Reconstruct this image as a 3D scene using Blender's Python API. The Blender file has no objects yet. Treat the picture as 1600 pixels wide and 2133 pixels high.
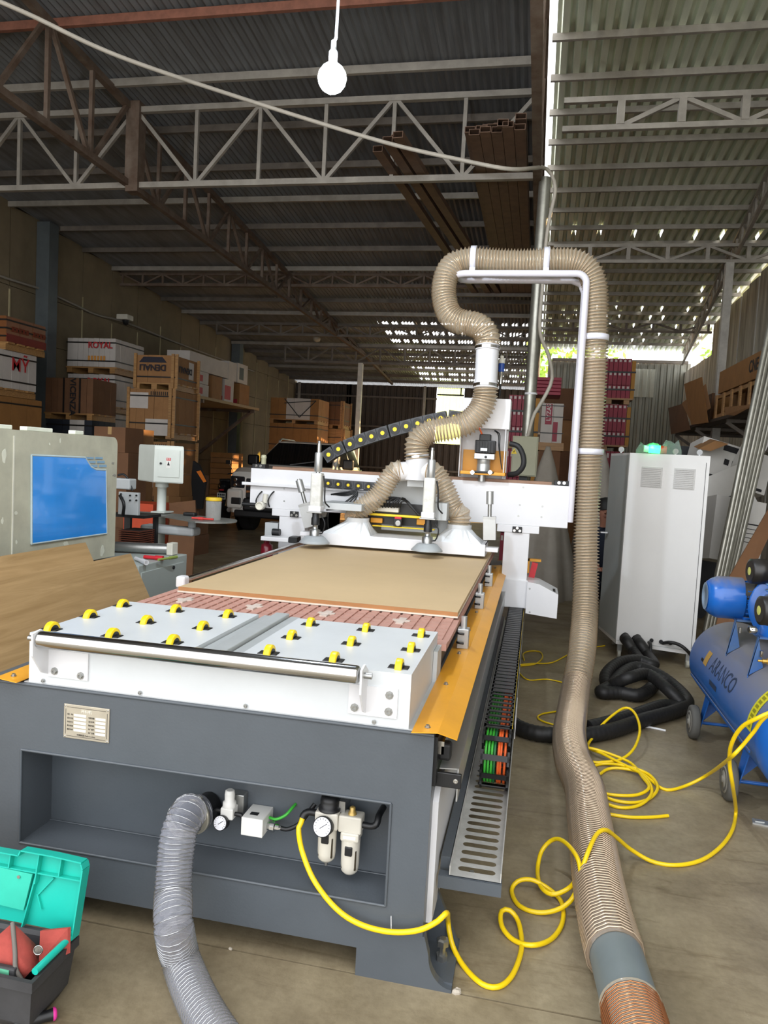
import bpy, math, random
from mathutils import Vector as V, Matrix, Quaternion
random.seed(7)
sc = bpy.context.scene
COL = sc.collection
PI = math.pi

# ------------------------------------------------------------------ camera
YAW, PITCH, ROLL, FPX, CAMZ = -.200119, .068923, -.053037, 1547.84, 1.58
_f = V((math.sin(YAW)*math.cos(PITCH), math.cos(YAW)*math.cos(PITCH), -math.sin(PITCH)))
_r = _f.cross(V((0, 0, 1))).normalized()
_d = _f.cross(_r)
_c, _s = math.cos(ROLL), math.sin(ROLL)
CX = _c*_r + _s*_d          # image right
CY = -_s*_r + _c*_d         # image down
CZ = _f                     # forward
CO = V((0, 0, CAMZ))
cd = bpy.data.cameras.new('camera')
cam = bpy.data.objects.new('camera', cd)
COL.objects.link(cam)
m = Matrix.Identity(4)
for i in range(3):
    m[i][0] = CX[i]; m[i][1] = -CY[i]; m[i][2] = -CZ[i]; m[i][3] = CO[i]
cam.matrix_world = m
cd.sensor_fit = 'VERTICAL'; cd.sensor_height = 36.0; cd.sensor_width = 27.0
cd.lens = FPX/2133*36.0
cd.clip_start = .05; cd.clip_end = 300
sc.camera = cam

# ------------------------------------------------------------------ light and exposure
w = bpy.data.worlds.new('world'); sc.world = w; w.use_nodes = True
nt = w.node_tree
bg = nt.nodes['Background']
bg.inputs['Color'].default_value = (.97, .98, 1.0, 1); bg.inputs['Strength'].default_value = 2.7
sd = bpy.data.lights.new('sun', 'SUN'); sd.energy = 14.0; sd.angle = .01; sd.color = (1, .62, .28)
so = bpy.data.objects.new('sun', sd); COL.objects.link(so)
so.rotation_euler = V((-.80, -.50, -.33)).to_track_quat('-Z', 'Y').to_euler()
vs = sc.view_settings
vs.view_transform = 'Standard'; vs.look = 'None'; vs.gamma = 1.0; vs.use_curve_mapping = False
vs.exposure = .42
pl = bpy.data.lights.new('door_portal', 'AREA'); pl.shape = 'RECTANGLE'; pl.size = 13; pl.size_y = 6.2
pl.cycles.is_portal = True
po = bpy.data.objects.new('door_portal', pl); COL.objects.link(po)
po.location = (-2, .6, 3.1); po.rotation_euler = (math.radians(90), 0, 0)

# ------------------------------------------------------------------ pixel -> place (a pixel gives a direction, the plane it lies in the distance)
def U(x, y, Y=None, X=None, Z=None):
    d = CX*((x-800)/FPX) + CY*((y-1066.5)/FPX) + CZ
    if Y is not None: t = Y/d.y
    elif X is not None: t = X/d.x
    else: t = (Z-CAMZ)/d.z
    return CO + d*t

# ------------------------------------------------------------------ materials
def lin(c):
    if isinstance(c, str):
        c = c.lstrip('#'); c = [int(c[i:i+2], 16)/255 for i in (0, 2, 4)]
        c = [(v/12.92 if v <= .04045 else ((v+.055)/1.055)**2.4) for v in c]
    return (c[0], c[1], c[2], 1)
MATS = {}
def mat(name, col, rough=.5, metal=0., var=.12, scale=6., bump=0., bscale=40., spec=.5, alpha=1., trans=0., emit=None, es=0., coat=0., col2=None, stretch=None, dist=0.):
    if name in MATS: return MATS[name]
    M = bpy.data.materials.new(name); M.use_nodes = True
    n = M.node_tree.nodes; l = M.node_tree.links
    b = n['Principled BSDF']
    b.inputs['Roughness'].default_value = rough; b.inputs['Metallic'].default_value = metal
    b.inputs['Specular IOR Level'].default_value = spec
    b.inputs['Coat Weight'].default_value = coat
    b.inputs['Alpha'].default_value = alpha; b.inputs['Transmission Weight'].default_value = trans
    tc = n.new('ShaderNodeTexCoord'); mp = n.new('ShaderNodeMapping')
    l.new(tc.outputs['Object'], mp.inputs[0])
    if stretch: mp.inputs['Scale'].default_value = stretch
    no = n.new('ShaderNodeTexNoise'); no.inputs['Scale'].default_value = scale; no.inputs['Detail'].default_value = 5; no.inputs['Roughness'].default_value = .65; no.inputs['Distortion'].default_value = dist
    l.new(mp.outputs[0], no.inputs['Vector'])
    cr = n.new('ShaderNodeValToRGB'); cr.color_ramp.elements[0].position = .32; cr.color_ramp.elements[1].position = .68
    c = lin(col)
    if col2 is None:
        cr.color_ramp.elements[0].color = tuple(v*(1-var) for v in c[:3])+(1,)
        cr.color_ramp.elements[1].color = tuple(min(1, v*(1+var*.6)) for v in c[:3])+(1,)
    else:
        cr.color_ramp.elements[0].color = lin(col2); cr.color_ramp.elements[1].color = c
    l.new(no.outputs[0], cr.inputs[0]); l.new(cr.outputs[0], b.inputs['Base Color'])
    if bump:
        n2 = n.new('ShaderNodeTexNoise'); n2.inputs['Scale'].default_value = bscale; n2.inputs['Detail'].default_value = 4
        l.new(mp.outputs[0], n2.inputs['Vector'])
        bp = n.new('ShaderNodeBump'); bp.inputs['Strength'].default_value = bump; bp.inputs['Distance'].default_value = .01
        l.new(n2.outputs[0], bp.inputs['Height']); l.new(bp.outputs[0], b.inputs['Normal'])
    if emit:
        b.inputs['Emission Color'].default_value = lin(emit); b.inputs['Emission Strength'].default_value = es
    MATS[name] = M
    return M

def mat_floor():
    M = bpy.data.materials.new('concrete_floor'); M.use_nodes = True
    n = M.node_tree.nodes; l = M.node_tree.links; b = n['Principled BSDF']
    tc = n.new('ShaderNodeTexCoord')
    def noise(s, d=6, r=.6, st=None, dist=0):
        no = n.new('ShaderNodeTexNoise'); no.inputs['Scale'].default_value = s; no.inputs['Detail'].default_value = d; no.inputs['Roughness'].default_value = r; no.inputs['Distortion'].default_value = dist
        if st:
            mp = n.new('ShaderNodeMapping'); mp.inputs['Scale'].default_value = st[:3]; mp.inputs['Rotation'].default_value = (0, 0, st[3]); l.new(tc.outputs['Object'], mp.inputs[0]); l.new(mp.outputs[0], no.inputs['Vector'])
        else: l.new(tc.outputs['Object'], no.inputs['Vector'])
        return no
    def ramp(src, p0, c0, p1, c1):
        cr = n.new('ShaderNodeValToRGB'); e = cr.color_ramp.elements
        e[0].position = p0; e[0].color = c0; e[1].position = p1; e[1].color = c1
        l.new(src.outputs[0], cr.inputs[0]); return cr
    def mix(mode, fac, a, bb):
        mx = n.new('ShaderNodeMix'); mx.data_type = 'RGBA'; mx.blend_type = mode
        if isinstance(fac, float): mx.inputs[0].default_value = fac
        else: l.new(fac.outputs[0], mx.inputs[0])
        l.new(a, mx.inputs[6]); l.new(bb, mx.inputs[7]); return mx.outputs[2]
    A = ramp(noise(.7, 5, .6, None, .6), .35, lin('#857a66'), .68, lin('#a0967d'))
    B = ramp(noise(3.2, 8, .68), .36, (.70, .66, .60, 1), .66, (1.08, 1.05, 1, 1))
    Cc = ramp(noise(38, 4, .6), .35, (.86, .85, .83, 1), .6, (1.04, 1.04, 1.04, 1))
    S = ramp(noise(1.1, 10, .7, (1, 7, 1, .5), 1.2), .56, (1, 1, 1, 1), .70, (.58, .52, .45, 1))
    W = ramp(noise(2.0, 9, .72, (6, 1, 1, .25), .8), .66, (0, 0, 0, 1), .76, (.24, .22, .17, 1))
    x = mix('MULTIPLY', 1., A.outputs[0], B.outputs[0]); x = mix('MULTIPLY', .8, x, Cc.outputs[0]); x = mix('MULTIPLY', .8, x, S.outputs[0]); x = mix('ADD', .6, x, W.outputs[0])
    l.new(x, b.inputs['Base Color'])
    R = ramp(noise(2.4, 6, .6), .3, (.32, .32, .32, 1), .7, (.62, .62, .62, 1)); l.new(R.outputs[0], b.inputs['Roughness'])
    bp = n.new('ShaderNodeBump'); bp.inputs['Strength'].default_value = .12; bp.inputs['Distance'].default_value = .01
    l.new(noise(60, 5).outputs[0], bp.inputs['Height']); l.new(bp.outputs[0], b.inputs['Normal'])
    MATS['floor'] = M; return M

def mat_wood(name, c1, c2, axis=1, scale=3.):
    M = bpy.data.materials.new(name); M.use_nodes = True
    n = M.node_tree.nodes; l = M.node_tree.links; b = n['Principled BSDF']
    tc = n.new('ShaderNodeTexCoord'); mp = n.new('ShaderNodeMapping'); l.new(tc.outputs['Object'], mp.inputs[0])
    s = [14, 14, 14]; s[axis] = .8; mp.inputs['Scale'].default_value = s
    no = n.new('ShaderNodeTexNoise'); no.inputs['Scale'].default_value = scale; no.inputs['Detail'].default_value = 8; no.inputs['Roughness'].default_value = .62; no.inputs['Distortion'].default_value = 1.3
    l.new(mp.outputs[0], no.inputs['Vector'])
    cr = n.new('ShaderNodeValToRGB'); cr.color_ramp.elements[0].position = .3; cr.color_ramp.elements[1].position = .7
    cr.color_ramp.elements[0].color = lin(c2); cr.color_ramp.elements[1].color = lin(c1)
    l.new(no.outputs[0], cr.inputs[0]); l.new(cr.outputs[0], b.inputs['Base Color'])
    b.inputs['Roughness'].default_value = .5
    MATS[name] = M; return M

def mat_hose(name, col, alpha, rough=.18, spec=.6):
    M = bpy.data.materials.new(name); M.use_nodes = True
    n = M.node_tree.nodes; l = M.node_tree.links; b = n['Principled BSDF']; out = n['Material Output']
    b.inputs['Base Color'].default_value = lin(col); b.inputs['Roughness'].default_value = rough; b.inputs['Specular IOR Level'].default_value = spec
    t = n.new('ShaderNodeBsdfTransparent'); t.inputs[0].default_value = (.93, .9, .86, 1)
    mx = n.new('ShaderNodeMixShader')
    lw = n.new('ShaderNodeLayerWeight'); lw.inputs[0].default_value = .35
    no = n.new('ShaderNodeTexNoise'); no.inputs['Scale'].default_value = 30
    ma = n.new('ShaderNodeMath'); ma.operation = 'MULTIPLY_ADD'; ma.inputs[1].default_value = .45; ma.inputs[2].default_value = alpha
    l.new(lw.outputs['Facing'], ma.inputs[0])
    m2 = n.new('ShaderNodeMath'); m2.operation = 'MULTIPLY_ADD'; m2.inputs[1].default_value = .12; l.new(no.outputs[0], m2.inputs[0]); l.new(ma.outputs[0], m2.inputs[2]); m2.use_clamp = True
    l.new(m2.outputs[0], mx.inputs[0]); l.new(t.outputs[0], mx.inputs[1]); l.new(b.outputs[0], mx.inputs[2]); l.new(mx.outputs[0], out.inputs[0])
    MATS[name] = M; return M

# ------------------------------------------------------------------ mesh building
class MB:
    def __init__(s): s.v = []; s.f = []; s.sm = []
    def add(s, vs, fs, smooth=False):
        o = len(s.v); s.v += [tuple(v) for v in vs]; s.f += [tuple(i+o for i in f) for f in fs]; s.sm += [smooth]*len(fs); return s
    def box(s, x0, x1, y0, y1, z0, z1):
        x0, x1 = sorted((x0, x1)); y0, y1 = sorted((y0, y1)); z0, z1 = sorted((z0, z1))
        return s.add([(x0,y0,z0),(x1,y0,z0),(x1,y1,z0),(x0,y1,z0),(x0,y0,z1),(x1,y0,z1),(x1,y1,z1),(x0,y1,z1)],
                     [(3,2,1,0),(4,5,6,7),(0,1,5,4),(1,2,6,5),(2,3,7,6),(3,0,4,7)])
    def bbox(s, x0, x1, y0, y1, z0, z1, r=.006, n=2):
        """box with rounded edges"""
        x0, x1 = sorted((x0, x1)); y0, y1 = sorted((y0, y1)); z0, z1 = sorted((z0, z1))
        r = min(r, (x1-x0)/2.01, (y1-y0)/2.01, (z1-z0)/2.01)
        rings = []
        for k in range(n+1):
            a = PI/2*k/n; ins = r*(1-math.sin(a)); zz = z0 + r*(1-math.cos(a)); rings.append((ins, zz))
        for k in range(n+1):
            a = PI/2*k/n; ins = r*(1-math.cos(a)); zz = z1 - r*(1-math.sin(a)); rings.append((ins, zz))
        vs = []; cs = [(x1-r, y1-r, 0), (x0+r, y1-r, 1), (x0+r, y0+r, 2), (x1-r, y0+r, 3)]
        for ins, zz in rings:
            rr = r-ins
            for cx, cy, q in cs:
                for k in range(n+1):
                    a = PI/2*(q+k/n); vs.append((cx+rr*math.cos(a), cy+rr*math.sin(a), zz))
        N = 4*(n+1); fs = []
        for i in range(len(rings)-1):
            for j in range(N):
                fs.append((i*N+j, i*N+(j+1) % N, (i+1)*N+(j+1) % N, (i+1)*N+j))
        fs.append(tuple(range(N-1, -1, -1))); fs.append(tuple((len(rings)-1)*N+j for j in range(N)))
        return s.add(vs, fs)
    def hexa(s, p): # 8 points bottom 4, top 4
        return s.add(p, [(3,2,1,0),(4,5,6,7),(0,1,5,4),(1,2,6,5),(2,3,7,6),(3,0,4,7)])
    def slab(s, pts, n): # polygon extruded by vector n
        n = V(n); k = len(pts); pts = [V(p) for p in pts]
        return s.add(pts+[p+n for p in pts], [tuple(range(k-1, -1, -1)), tuple(range(k, 2*k))]+[(i, (i+1) % k, k+(i+1) % k, k+i) for i in range(k)])
    def bar(s, a, b, w, h=None, up=(0, 0, 1)):
        a = V(a); b = V(b); h = h or w; d = (b-a).normalized(); up = V(up)
        if abs(d.dot(up)) > .98: up = V((1, 0, 0)) if abs(d.x) < .9 else V((0, 1, 0))
        x = d.cross(up).normalized()*(w/2); y = x.cross(d).normalized()*(h/2)
        return s.hexa([a-x-y, a+x-y, a+x+y, a-x+y, b-x-y, b+x-y, b+x+y, b-x+y])
    def cyl(s, a, b, r, r2=None, n=16, cap=True, smooth=True):
        a = V(a); b = V(b); r2 = r if r2 is None else r2; d = (b-a).normalized()
        x = d.orthogonal().normalized(); y = d.cross(x)
        vs = [a+(x*math.cos(2*PI*i/n)+y*math.sin(2*PI*i/n))*r for i in range(n)]+[b+(x*math.cos(2*PI*i/n)+y*math.sin(2*PI*i/n))*r2 for i in range(n)]
        s.add(vs, [(i, (i+1) % n, n+(i+1) % n, n+i) for i in range(n)], smooth)
        if cap:
            s.add(vs, [tuple(range(n-1, -1, -1)), tuple(range(n, 2*n))])
        return s
    def lathe(s, base, axis, prof, n=20, smooth=True): # prof: (r, h) along axis
        a = V(axis).normalized(); x = a.orthogonal().normalized(); y = a.cross(x); base = V(base)
        vs = []; fs = []
        for r, h in prof:
            for i in range(n):
                t = 2*PI*i/n; vs.append(base+a*h+(x*math.cos(t)+y*math.sin(t))*r)
        for k in range(len(prof)-1):
            for i in range(n):
                fs.append((k*n+i, k*n+(i+1) % n, (k+1)*n+(i+1) % n, (k+1)*n+i))
        s.add(vs, fs, smooth)
        c = []
        if prof[0][0] > 1e-5: c.append(tuple(range(n-1, -1, -1)))
        if prof[-1][0] > 1e-5: c.append(tuple((len(prof)-1)*n+i for i in range(n)))
        if c: s.add(vs, c)
        return s
    def tube(s, pts, r, n=8, cap=True, rf=None, smooth=True):
        F = frames(pts); vs = []; fs = []
        for k, (p, x, y) in enumerate(F):
            rr = rf(k) if rf else r
            for i in range(n):
                t = 2*PI*i/n; vs.append(p+(x*math.cos(t)+y*math.sin(t))*rr)
        for k in range(len(F)-1):
            for i in range(n):
                fs.append((k*n+i, k*n+(i+1) % n, (k+1)*n+(i+1) % n, (k+1)*n+i))
        s.add(vs, fs, smooth)
        if cap: s.add(vs, [tuple(range(n-1, -1, -1)), tuple((len(F)-1)*n+i for i in range(n))])
        return s
    def mesh(s, name):
        me = bpy.data.meshes.new(name); me.from_pydata(s.v, [], s.f); me.polygons.foreach_set('use_smooth', s.sm); me.update(); return me

def frames(pts):
    pts = [V(p) for p in pts]; out = []
    t0 = (pts[1]-pts[0]).normalized(); x = t0.orthogonal().normalized()
    for k, p in enumerate(pts):
        t = (pts[min(k+1, len(pts)-1)]-pts[max(k-1, 0)]).normalized()
        x = (x-t*x.dot(t)).normalized(); out.append((p, x, t.cross(x)))
    return out
def spline(P, step=.03):
    """Catmull-Rom through P resampled at an even step"""
    P = [V(p) for p in P]; Q = [P[0]*2-P[1]]+P+[P[-1]*2-P[-2]]; out = []
    for i in range(1, len(Q)-2):
        a, b, c, d = Q[i-1:i+3]
        for k in range(24):
            t = k/24; out.append(.5*((2*b)+(c-a)*t+(2*a-5*b+4*c-d)*t*t+(3*b-a-3*c+d)*t**3))
    out.append(P[-1])
    L = [0]
    for i in range(1, len(out)): L.append(L[-1]+(out[i]-out[i-1]).length)
    n = max(2, int(round(L[-1]/step))); res = []; j = 0
    for k in range(n+1):
        s_ = L[-1]*k/n
        while j < len(L)-2 and L[j+1] < s_: j += 1
        u = (s_-L[j])/max(1e-9, L[j+1]-L[j]); res.append(out[j].lerp(out[j+1], min(1, u)))
    return res

def tag(o, label=None, cat=None, group=None, kind=None):
    if label: o['label'] = label
    if cat: o['category'] = cat
    if group: o['group'] = group
    if kind: o['kind'] = kind
    return o
def link(name, me, parent=None):
    o = bpy.data.objects.new(name, me); COL.objects.link(o)
    if parent is not None:
        o.parent = parent
        if parent.get('_root'): o.matrix_parent_inverse = Matrix.Translation(-V(parent.location))
    return o
def obj(name, mb, m, parent=None, label=None):
    me = mb.mesh(name) if isinstance(mb, MB) else mb
    if m is not None and not me.materials: me.materials.append(m)
    o = link(name, me, parent)
    if label: o['label'] = label
    return o
def thing(name, loc, label=None, cat=None, group=None, kind=None):
    o = bpy.data.objects.new(name, None); COL.objects.link(o); o.location = loc; o['_root'] = 1
    o.empty_display_size = .1
    return tag(o, label, cat, group, kind)
def copy_tree(o, parent=None):
    c = o.copy(); COL.objects.link(c)
    if parent is not None: c.parent = parent
    for ch in list(o.children): copy_tree(ch, c)
    return c
def finish():
    for o in bpy.data.objects:
        if '_root' in o: del o['_root']

def text_mesh(s, size, ext=.001, bold=0.):
    cu = bpy.data.curves.new('lettering', 'FONT'); cu.body = s; cu.size = size; cu.extrude = ext; cu.align_x = 'CENTER'; cu.align_y = 'CENTER'; cu.offset = bold; cu.resolution_u = 3
    o = bpy.data.objects.new('lettering', cu); COL.objects.link(o)
    dg = bpy.context.evaluated_depsgraph_get(); me = bpy.data.meshes.new_from_object(o.evaluated_get(dg))
    bpy.data.objects.remove(o); bpy.data.curves.remove(cu)
    return me
def lettering(s, size, pos, right, up, m, parent, ext=.001, bold=0., wid=None):
    """flat letters standing on a surface: right/up are the reading directions"""
    me = text_mesh(s, size, ext, bold)
    r = V(right).normalized(); u = V(up); u = (u-r*u.dot(r)).normalized(); n = r.cross(u); p = V(pos)
    k = 1.
    if wid:
        xs = [v.co.x for v in me.vertices]
        if xs: k = wid/(max(xs)-min(xs))
    for v in me.vertices: v.co = p+r*(v.co.x*k)+u*v.co.y+n*v.co.z
    me.materials.clear(); me.materials.append(m)
    return link('lettering', me, parent)
def bolt(mb, p, n, r=.008, h=.006):
    p = V(p); n = V(n).normalized(); mb.lathe(p, n, [(r*1.5, 0), (r*1.5, h*.3), (r, h*.3), (r, h), (r*.5, h), (r*.5, h*.5)], 8, False); return mb
# ------------------------------------------------------------------ shared materials
WHITE = mat('white_paint', '#dcdcde', .38, var=.04, scale=3, coat=.15)
WHITE2 = mat('pale_grey_paint', '#b9bdbe', .42, var=.05, scale=3)
SLATE = mat('slate_grey_paint', '#50565c', .36, var=.07, scale=4, bump=.05, bscale=120)
BLACK = mat('black_plastic', '#151618', .45, var=.15)
RUBBER = mat('black_rubber', '#17181a', .6, var=.2)
CHROME = mat('polished_steel', '#c8c8c6', .16, 1., var=.05, scale=20, stretch=(.3, 8, 8))
STEEL = mat('brushed_steel', '#a9aaa8', .35, .9, var=.12, scale=14)
GALV = mat('galvanised_steel', '#a7a69c', .38, .75, var=.2, scale=9)
ALU = mat('aluminium', '#b9bbba', .36, .7, var=.06, scale=8)
AMBER = mat('amber_paint', '#dc9a22', .4, var=.08, scale=5)
YEL = mat('yellow_plastic', '#f2cf18', .38, var=.05)
YHOSE = mat('yellow_hose_rubber', '#f0cc10', .34, var=.06, scale=10)
MDF = mat('mdf_board', '#c6ac84', .62, var=.07, scale=1.3, bump=.05, bscale=90)
MDFE = mat('mdf_edge', '#a9774a', .7, var=.1)
SALMON = mat('salmon_spoilboard', '#b88c7e', .6, var=.1, scale=9)
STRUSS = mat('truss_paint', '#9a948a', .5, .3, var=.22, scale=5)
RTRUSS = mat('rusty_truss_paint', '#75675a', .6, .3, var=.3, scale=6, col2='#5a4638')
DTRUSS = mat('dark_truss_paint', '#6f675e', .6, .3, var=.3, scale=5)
RUST = mat('rust_purlin', '#8a5a48', .7, .1, var=.3, scale=8)
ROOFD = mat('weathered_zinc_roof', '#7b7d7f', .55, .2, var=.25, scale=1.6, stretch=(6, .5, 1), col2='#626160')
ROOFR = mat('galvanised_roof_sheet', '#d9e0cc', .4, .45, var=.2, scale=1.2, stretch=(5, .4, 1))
BROWNST = mat('brown_steel_tube', '#6d5443', .6, .3, var=.25, scale=8)
CARD = mat('cardboard', '#8f673f', .8, var=.12, scale=6)
CARD2 = mat('cardboard_orange', '#8f6434', .75, var=.15, scale=5)
CARD3 = mat('cardboard_dark', '#6c4a30', .8, var=.15, scale=5)
WCARD = mat('white_carton', '#b9b2ab', .7, var=.08, scale=5)
RCARD = mat('red_carton', '#8c1b33', .55, var=.12, scale=5)
PALLET = mat_wood('pallet_wood', '#b08550', '#7d5a34', 0, 3)
STRAP = mat('black_strap', '#171310', .5, var=.1)
INK = mat('black_print', '#17171b', .7, var=.1)
REDINK = mat('red_print', '#b0262a', .7, var=.1)
GLASSD = mat('dark_glass', '#0b0d10', .06, var=.05, coat=.4)

# ------------------------------------------------------------------ floor
def roofL(y): return 5.55-.08*(y-8.2)
def roofR(y): return 6.63-.08*y
fl = thing('floor', (0, 0, 0), 'worn brown grey concrete floor with a straight expansion joint', None, kind='structure')
FLM = mat_floor()
jy = U(520, 1985, Z=0).y
for (x0, x1) in ((-14, -3.0), (-2.994, 2.6), (2.606, 9)):
    for (y0, y1) in ((-9, jy-.004), (jy+.004, 9.6), (9.606, 26)):
        obj('floor_slab', MB().box(x0, x1, y0, y1, -.15, 0), FLM, fl)
obj('joint_base', MB().box(-14, 9, -9, 26, -.17, -.012), mat('joint_dirt', '#2b2620', .9), fl)

# ------------------------------------------------------------------ ceiling: two roofs of corrugated sheets
def sheet(x0, x1, ya, yb, zf, pitch, amp, holes=None, trap=False):
    n = max(1, int(round((x1-x0)/pitch))); p = (x1-x0)/n; mb = MB()
    prof = [(0, 1), (.28, 1), (.4, -1), (.88, -1)] if trap else [(0, 1), (.25, 0), (.5, -1), (.75, 0)]
    xs = []; zs = []
    for i in range(n):
        for u, a in prof: xs.append(x0+(i+u)*p); zs.append(a*amp)
    xs.append(x1); zs.append(amp)
    ys = [ya, yb]
    if holes:
        h0, h1, dy, hl, px_ = holes
        k = 0; y = h0
        while y < h1:
            ys += [y, y+hl]; y += dy
        ys = sorted(set(ys))
    W = len(xs); vs = []
    for y in ys:
        for x, z in zip(xs, zs): vs.append((x, y, zf(y)+z))
    fs = []
    for r in range(len(ys)-1):
        hole = holes and (ys[r] >= h0-1e-6) and abs(((ys[r]-h0) % dy)) < 1e-4
        for c in range(W-1):
            if hole and (c % 4) in px_ and ((c//4*7+r*3) % 11) < holes_density: continue
            fs.append((r*W+c, r*W+c+1, (r+1)*W+c+1, (r+1)*W+c))
    return mb.add(vs, fs, False)
holes_density = 8
ce = thing('ceiling', (-4, 8, 5.5), 'low pitched corrugated metal roof in two bays over the workshop', None, kind='structure')
xs = [-8.65+.93*i for i in range(10)]
for i in range(9):
    hl = (17.3, 24.2, .82, .30, (2, 3)) if xs[i+1] > -3.3 else None
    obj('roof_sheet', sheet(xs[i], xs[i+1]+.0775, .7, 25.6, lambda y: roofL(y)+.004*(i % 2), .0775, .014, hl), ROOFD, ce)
holes_density = 4
xr = [-.10+.97*i for i in range(5)]
for i in range(4):
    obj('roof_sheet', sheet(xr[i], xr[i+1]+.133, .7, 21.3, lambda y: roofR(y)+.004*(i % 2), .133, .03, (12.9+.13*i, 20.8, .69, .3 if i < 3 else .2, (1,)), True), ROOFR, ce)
for k, y in enumerate([1.74+.98*i for i in range(24)]):
    z = roofL(y)-.06
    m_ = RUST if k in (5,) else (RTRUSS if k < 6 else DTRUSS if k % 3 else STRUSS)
    obj('purlin', MB().box(-8.6, -.26, y-.022, y+.022, z-.04, z+.04), m_, ce)
for k, y in enumerate([1.07+.69*i for i in range(29)]):
    z = roofR(y)-.06
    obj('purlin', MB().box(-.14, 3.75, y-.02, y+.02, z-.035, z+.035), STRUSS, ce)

GAPCOV = mat('brown_gap_cover', '#5f5348', .6, .2, var=.3, scale=3)  # added boards that shut parts of the roof gap and cut its light
for y0, y1 in ((.7, 4.6), (12.0, 12.3), (13.4, 14.6), (15.6, 25.4)):
    z0 = roofL(y0)+.05; z1 = roofL(y1)+.05
    obj('gap_cover', MB().hexa([(-.42, y0, z0-.02), (-.14, y0, z0-.02), (-.14, y1, z1-.02), (-.42, y1, z1-.02), (-.42, y0, z0+.32), (-.13, y0, z0+.36), (-.13, y1, z1+.36), (-.42, y1, z1+.32)]), GAPCOV, ce)
# ------------------------------------------------------------------ trusses
def trussX(y, x0, x1, zt, zb, nx0, dx, cw, vw, dw, mt, label, odd=0):
    t = thing('roof_truss', ((x0+x1)/2, y, zb), label, None, kind='structure')
    obj('top_chord', MB().box(x0, x1, y-cw/2, y+cw/2, zt-cw, zt), mt, t)
    obj('bottom_chord', MB().box(x0, x1, y-cw/2, y+cw/2, zb, zb+cw), mt, t)
    k0 = math.ceil((x0-nx0)/dx); k1 = math.floor((x1-nx0)/dx)
    for k in range(k0, k1+1):
        x = nx0+k*dx
        obj('vertical', MB().bar((x, y, zb+cw), (x, y, zt-cw), vw), mt, t)
        if k < k1:
            a, b = ((zt-cw*.9, zb+cw*.9) if (k+odd) % 2 == 0 else (zb+cw*.9, zt-cw*.9))
            obj('diagonal', MB().bar((x+.03, y, a), (x+dx-.03, y, b), dw), mt, t)
    return t
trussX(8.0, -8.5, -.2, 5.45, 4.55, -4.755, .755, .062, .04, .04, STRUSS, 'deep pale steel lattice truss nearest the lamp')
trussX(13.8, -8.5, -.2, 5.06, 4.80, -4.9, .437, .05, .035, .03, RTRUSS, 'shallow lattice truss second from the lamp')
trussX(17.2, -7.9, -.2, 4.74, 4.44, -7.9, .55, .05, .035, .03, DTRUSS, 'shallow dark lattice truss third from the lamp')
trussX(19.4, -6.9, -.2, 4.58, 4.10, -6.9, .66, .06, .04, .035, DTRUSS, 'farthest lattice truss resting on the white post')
p1 = U(1172, 208, Y=8.3); 
trussX(8.3, .02, 3.75, U(1400, 200, Y=8.3).z+.02, U(1400, 268, Y=8.3).z, p1.x, .603, .055, .075, .045, STRUSS, 'pale lattice truss of the bright right bay nearest the camera')
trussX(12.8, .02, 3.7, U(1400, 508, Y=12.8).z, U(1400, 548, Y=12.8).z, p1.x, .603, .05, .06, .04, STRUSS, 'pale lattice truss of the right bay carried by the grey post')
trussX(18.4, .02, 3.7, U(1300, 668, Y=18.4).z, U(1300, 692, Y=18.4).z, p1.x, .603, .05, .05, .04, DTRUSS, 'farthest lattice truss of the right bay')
def trussY(xa, xb, y0, y1, zt, zb, dy, cw, vw, mt, label):
    t = thing('girder_truss', (xa, y0, zb(y0)), label, None, kind='structure')
    X = lambda y: xa+(xb-xa)*(y-y0)/(y1-y0)
    obj('top_chord', MB().bar((xa, y0, zt(y0)), (xb, y1, zt(y1)), cw), mt, t)
    obj('bottom_chord', MB().bar((xa, y0, zb(y0)), (xb, y1, zb(y1)), cw), mt, t)
    n = int((y1-y0)/dy)
    for k in range(n+1):
        y = y0+k*dy
        obj('vertical', MB().bar((X(y), y, zb(y)), (X(y), y, zt(y)), vw), mt, t)
        if k < n:
            a, b = (zt, zb) if k % 2 == 0 else (zb, zt)
            obj('diagonal', MB().bar((X(y), y+.04, a(y)), (X(y+dy), y+dy-.04, b(y+dy)), vw), mt, t)
    return t
trussY(-4.8, -4.9, 2.2, 24.4, lambda y: roofL(y)-.12, lambda y: 4.6-.012*(y-8), .72, .07, .042, RTRUSS, 'long brown girder truss running from front to back under the dark roof')
trussY(-.2, -.2, 2.2, 24.8, lambda y: roofL(y)-.1, lambda y: 4.56, .8, .08, .05, RTRUSS, 'brown girder truss over the galvanised pipe column')
trussY(2.45, 3.55, 7.6, 21.0, lambda y: roofR(y)-.12, lambda y: roofR(y)-.42, .5, .05, .03, STRUSS, 'pale girder truss slanting along the right bay')
o = obj('girder_post', MB().box(-4.83, -4.68, 7.93, 8.08, 4.5, 5.5), RTRUSS, None); tag(o, 'short brown steel post between truss chords under the dark roof', None, kind='structure')

hg = thing('tube_hanger', (-1, 13.5, 4.6), 'dark steel hanger bar under the second truss carrying the brown tubes', None, kind='structure')
obj('bar', MB().box(-2, -.15, 13.47, 13.53, 4.58, 4.635), DTRUSS, hg)
for x in (-1.9, -.25): obj('strap', MB().box(x-.02, x+.02, 13.53, 13.78, 4.6, 4.9), DTRUSS, hg)
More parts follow.
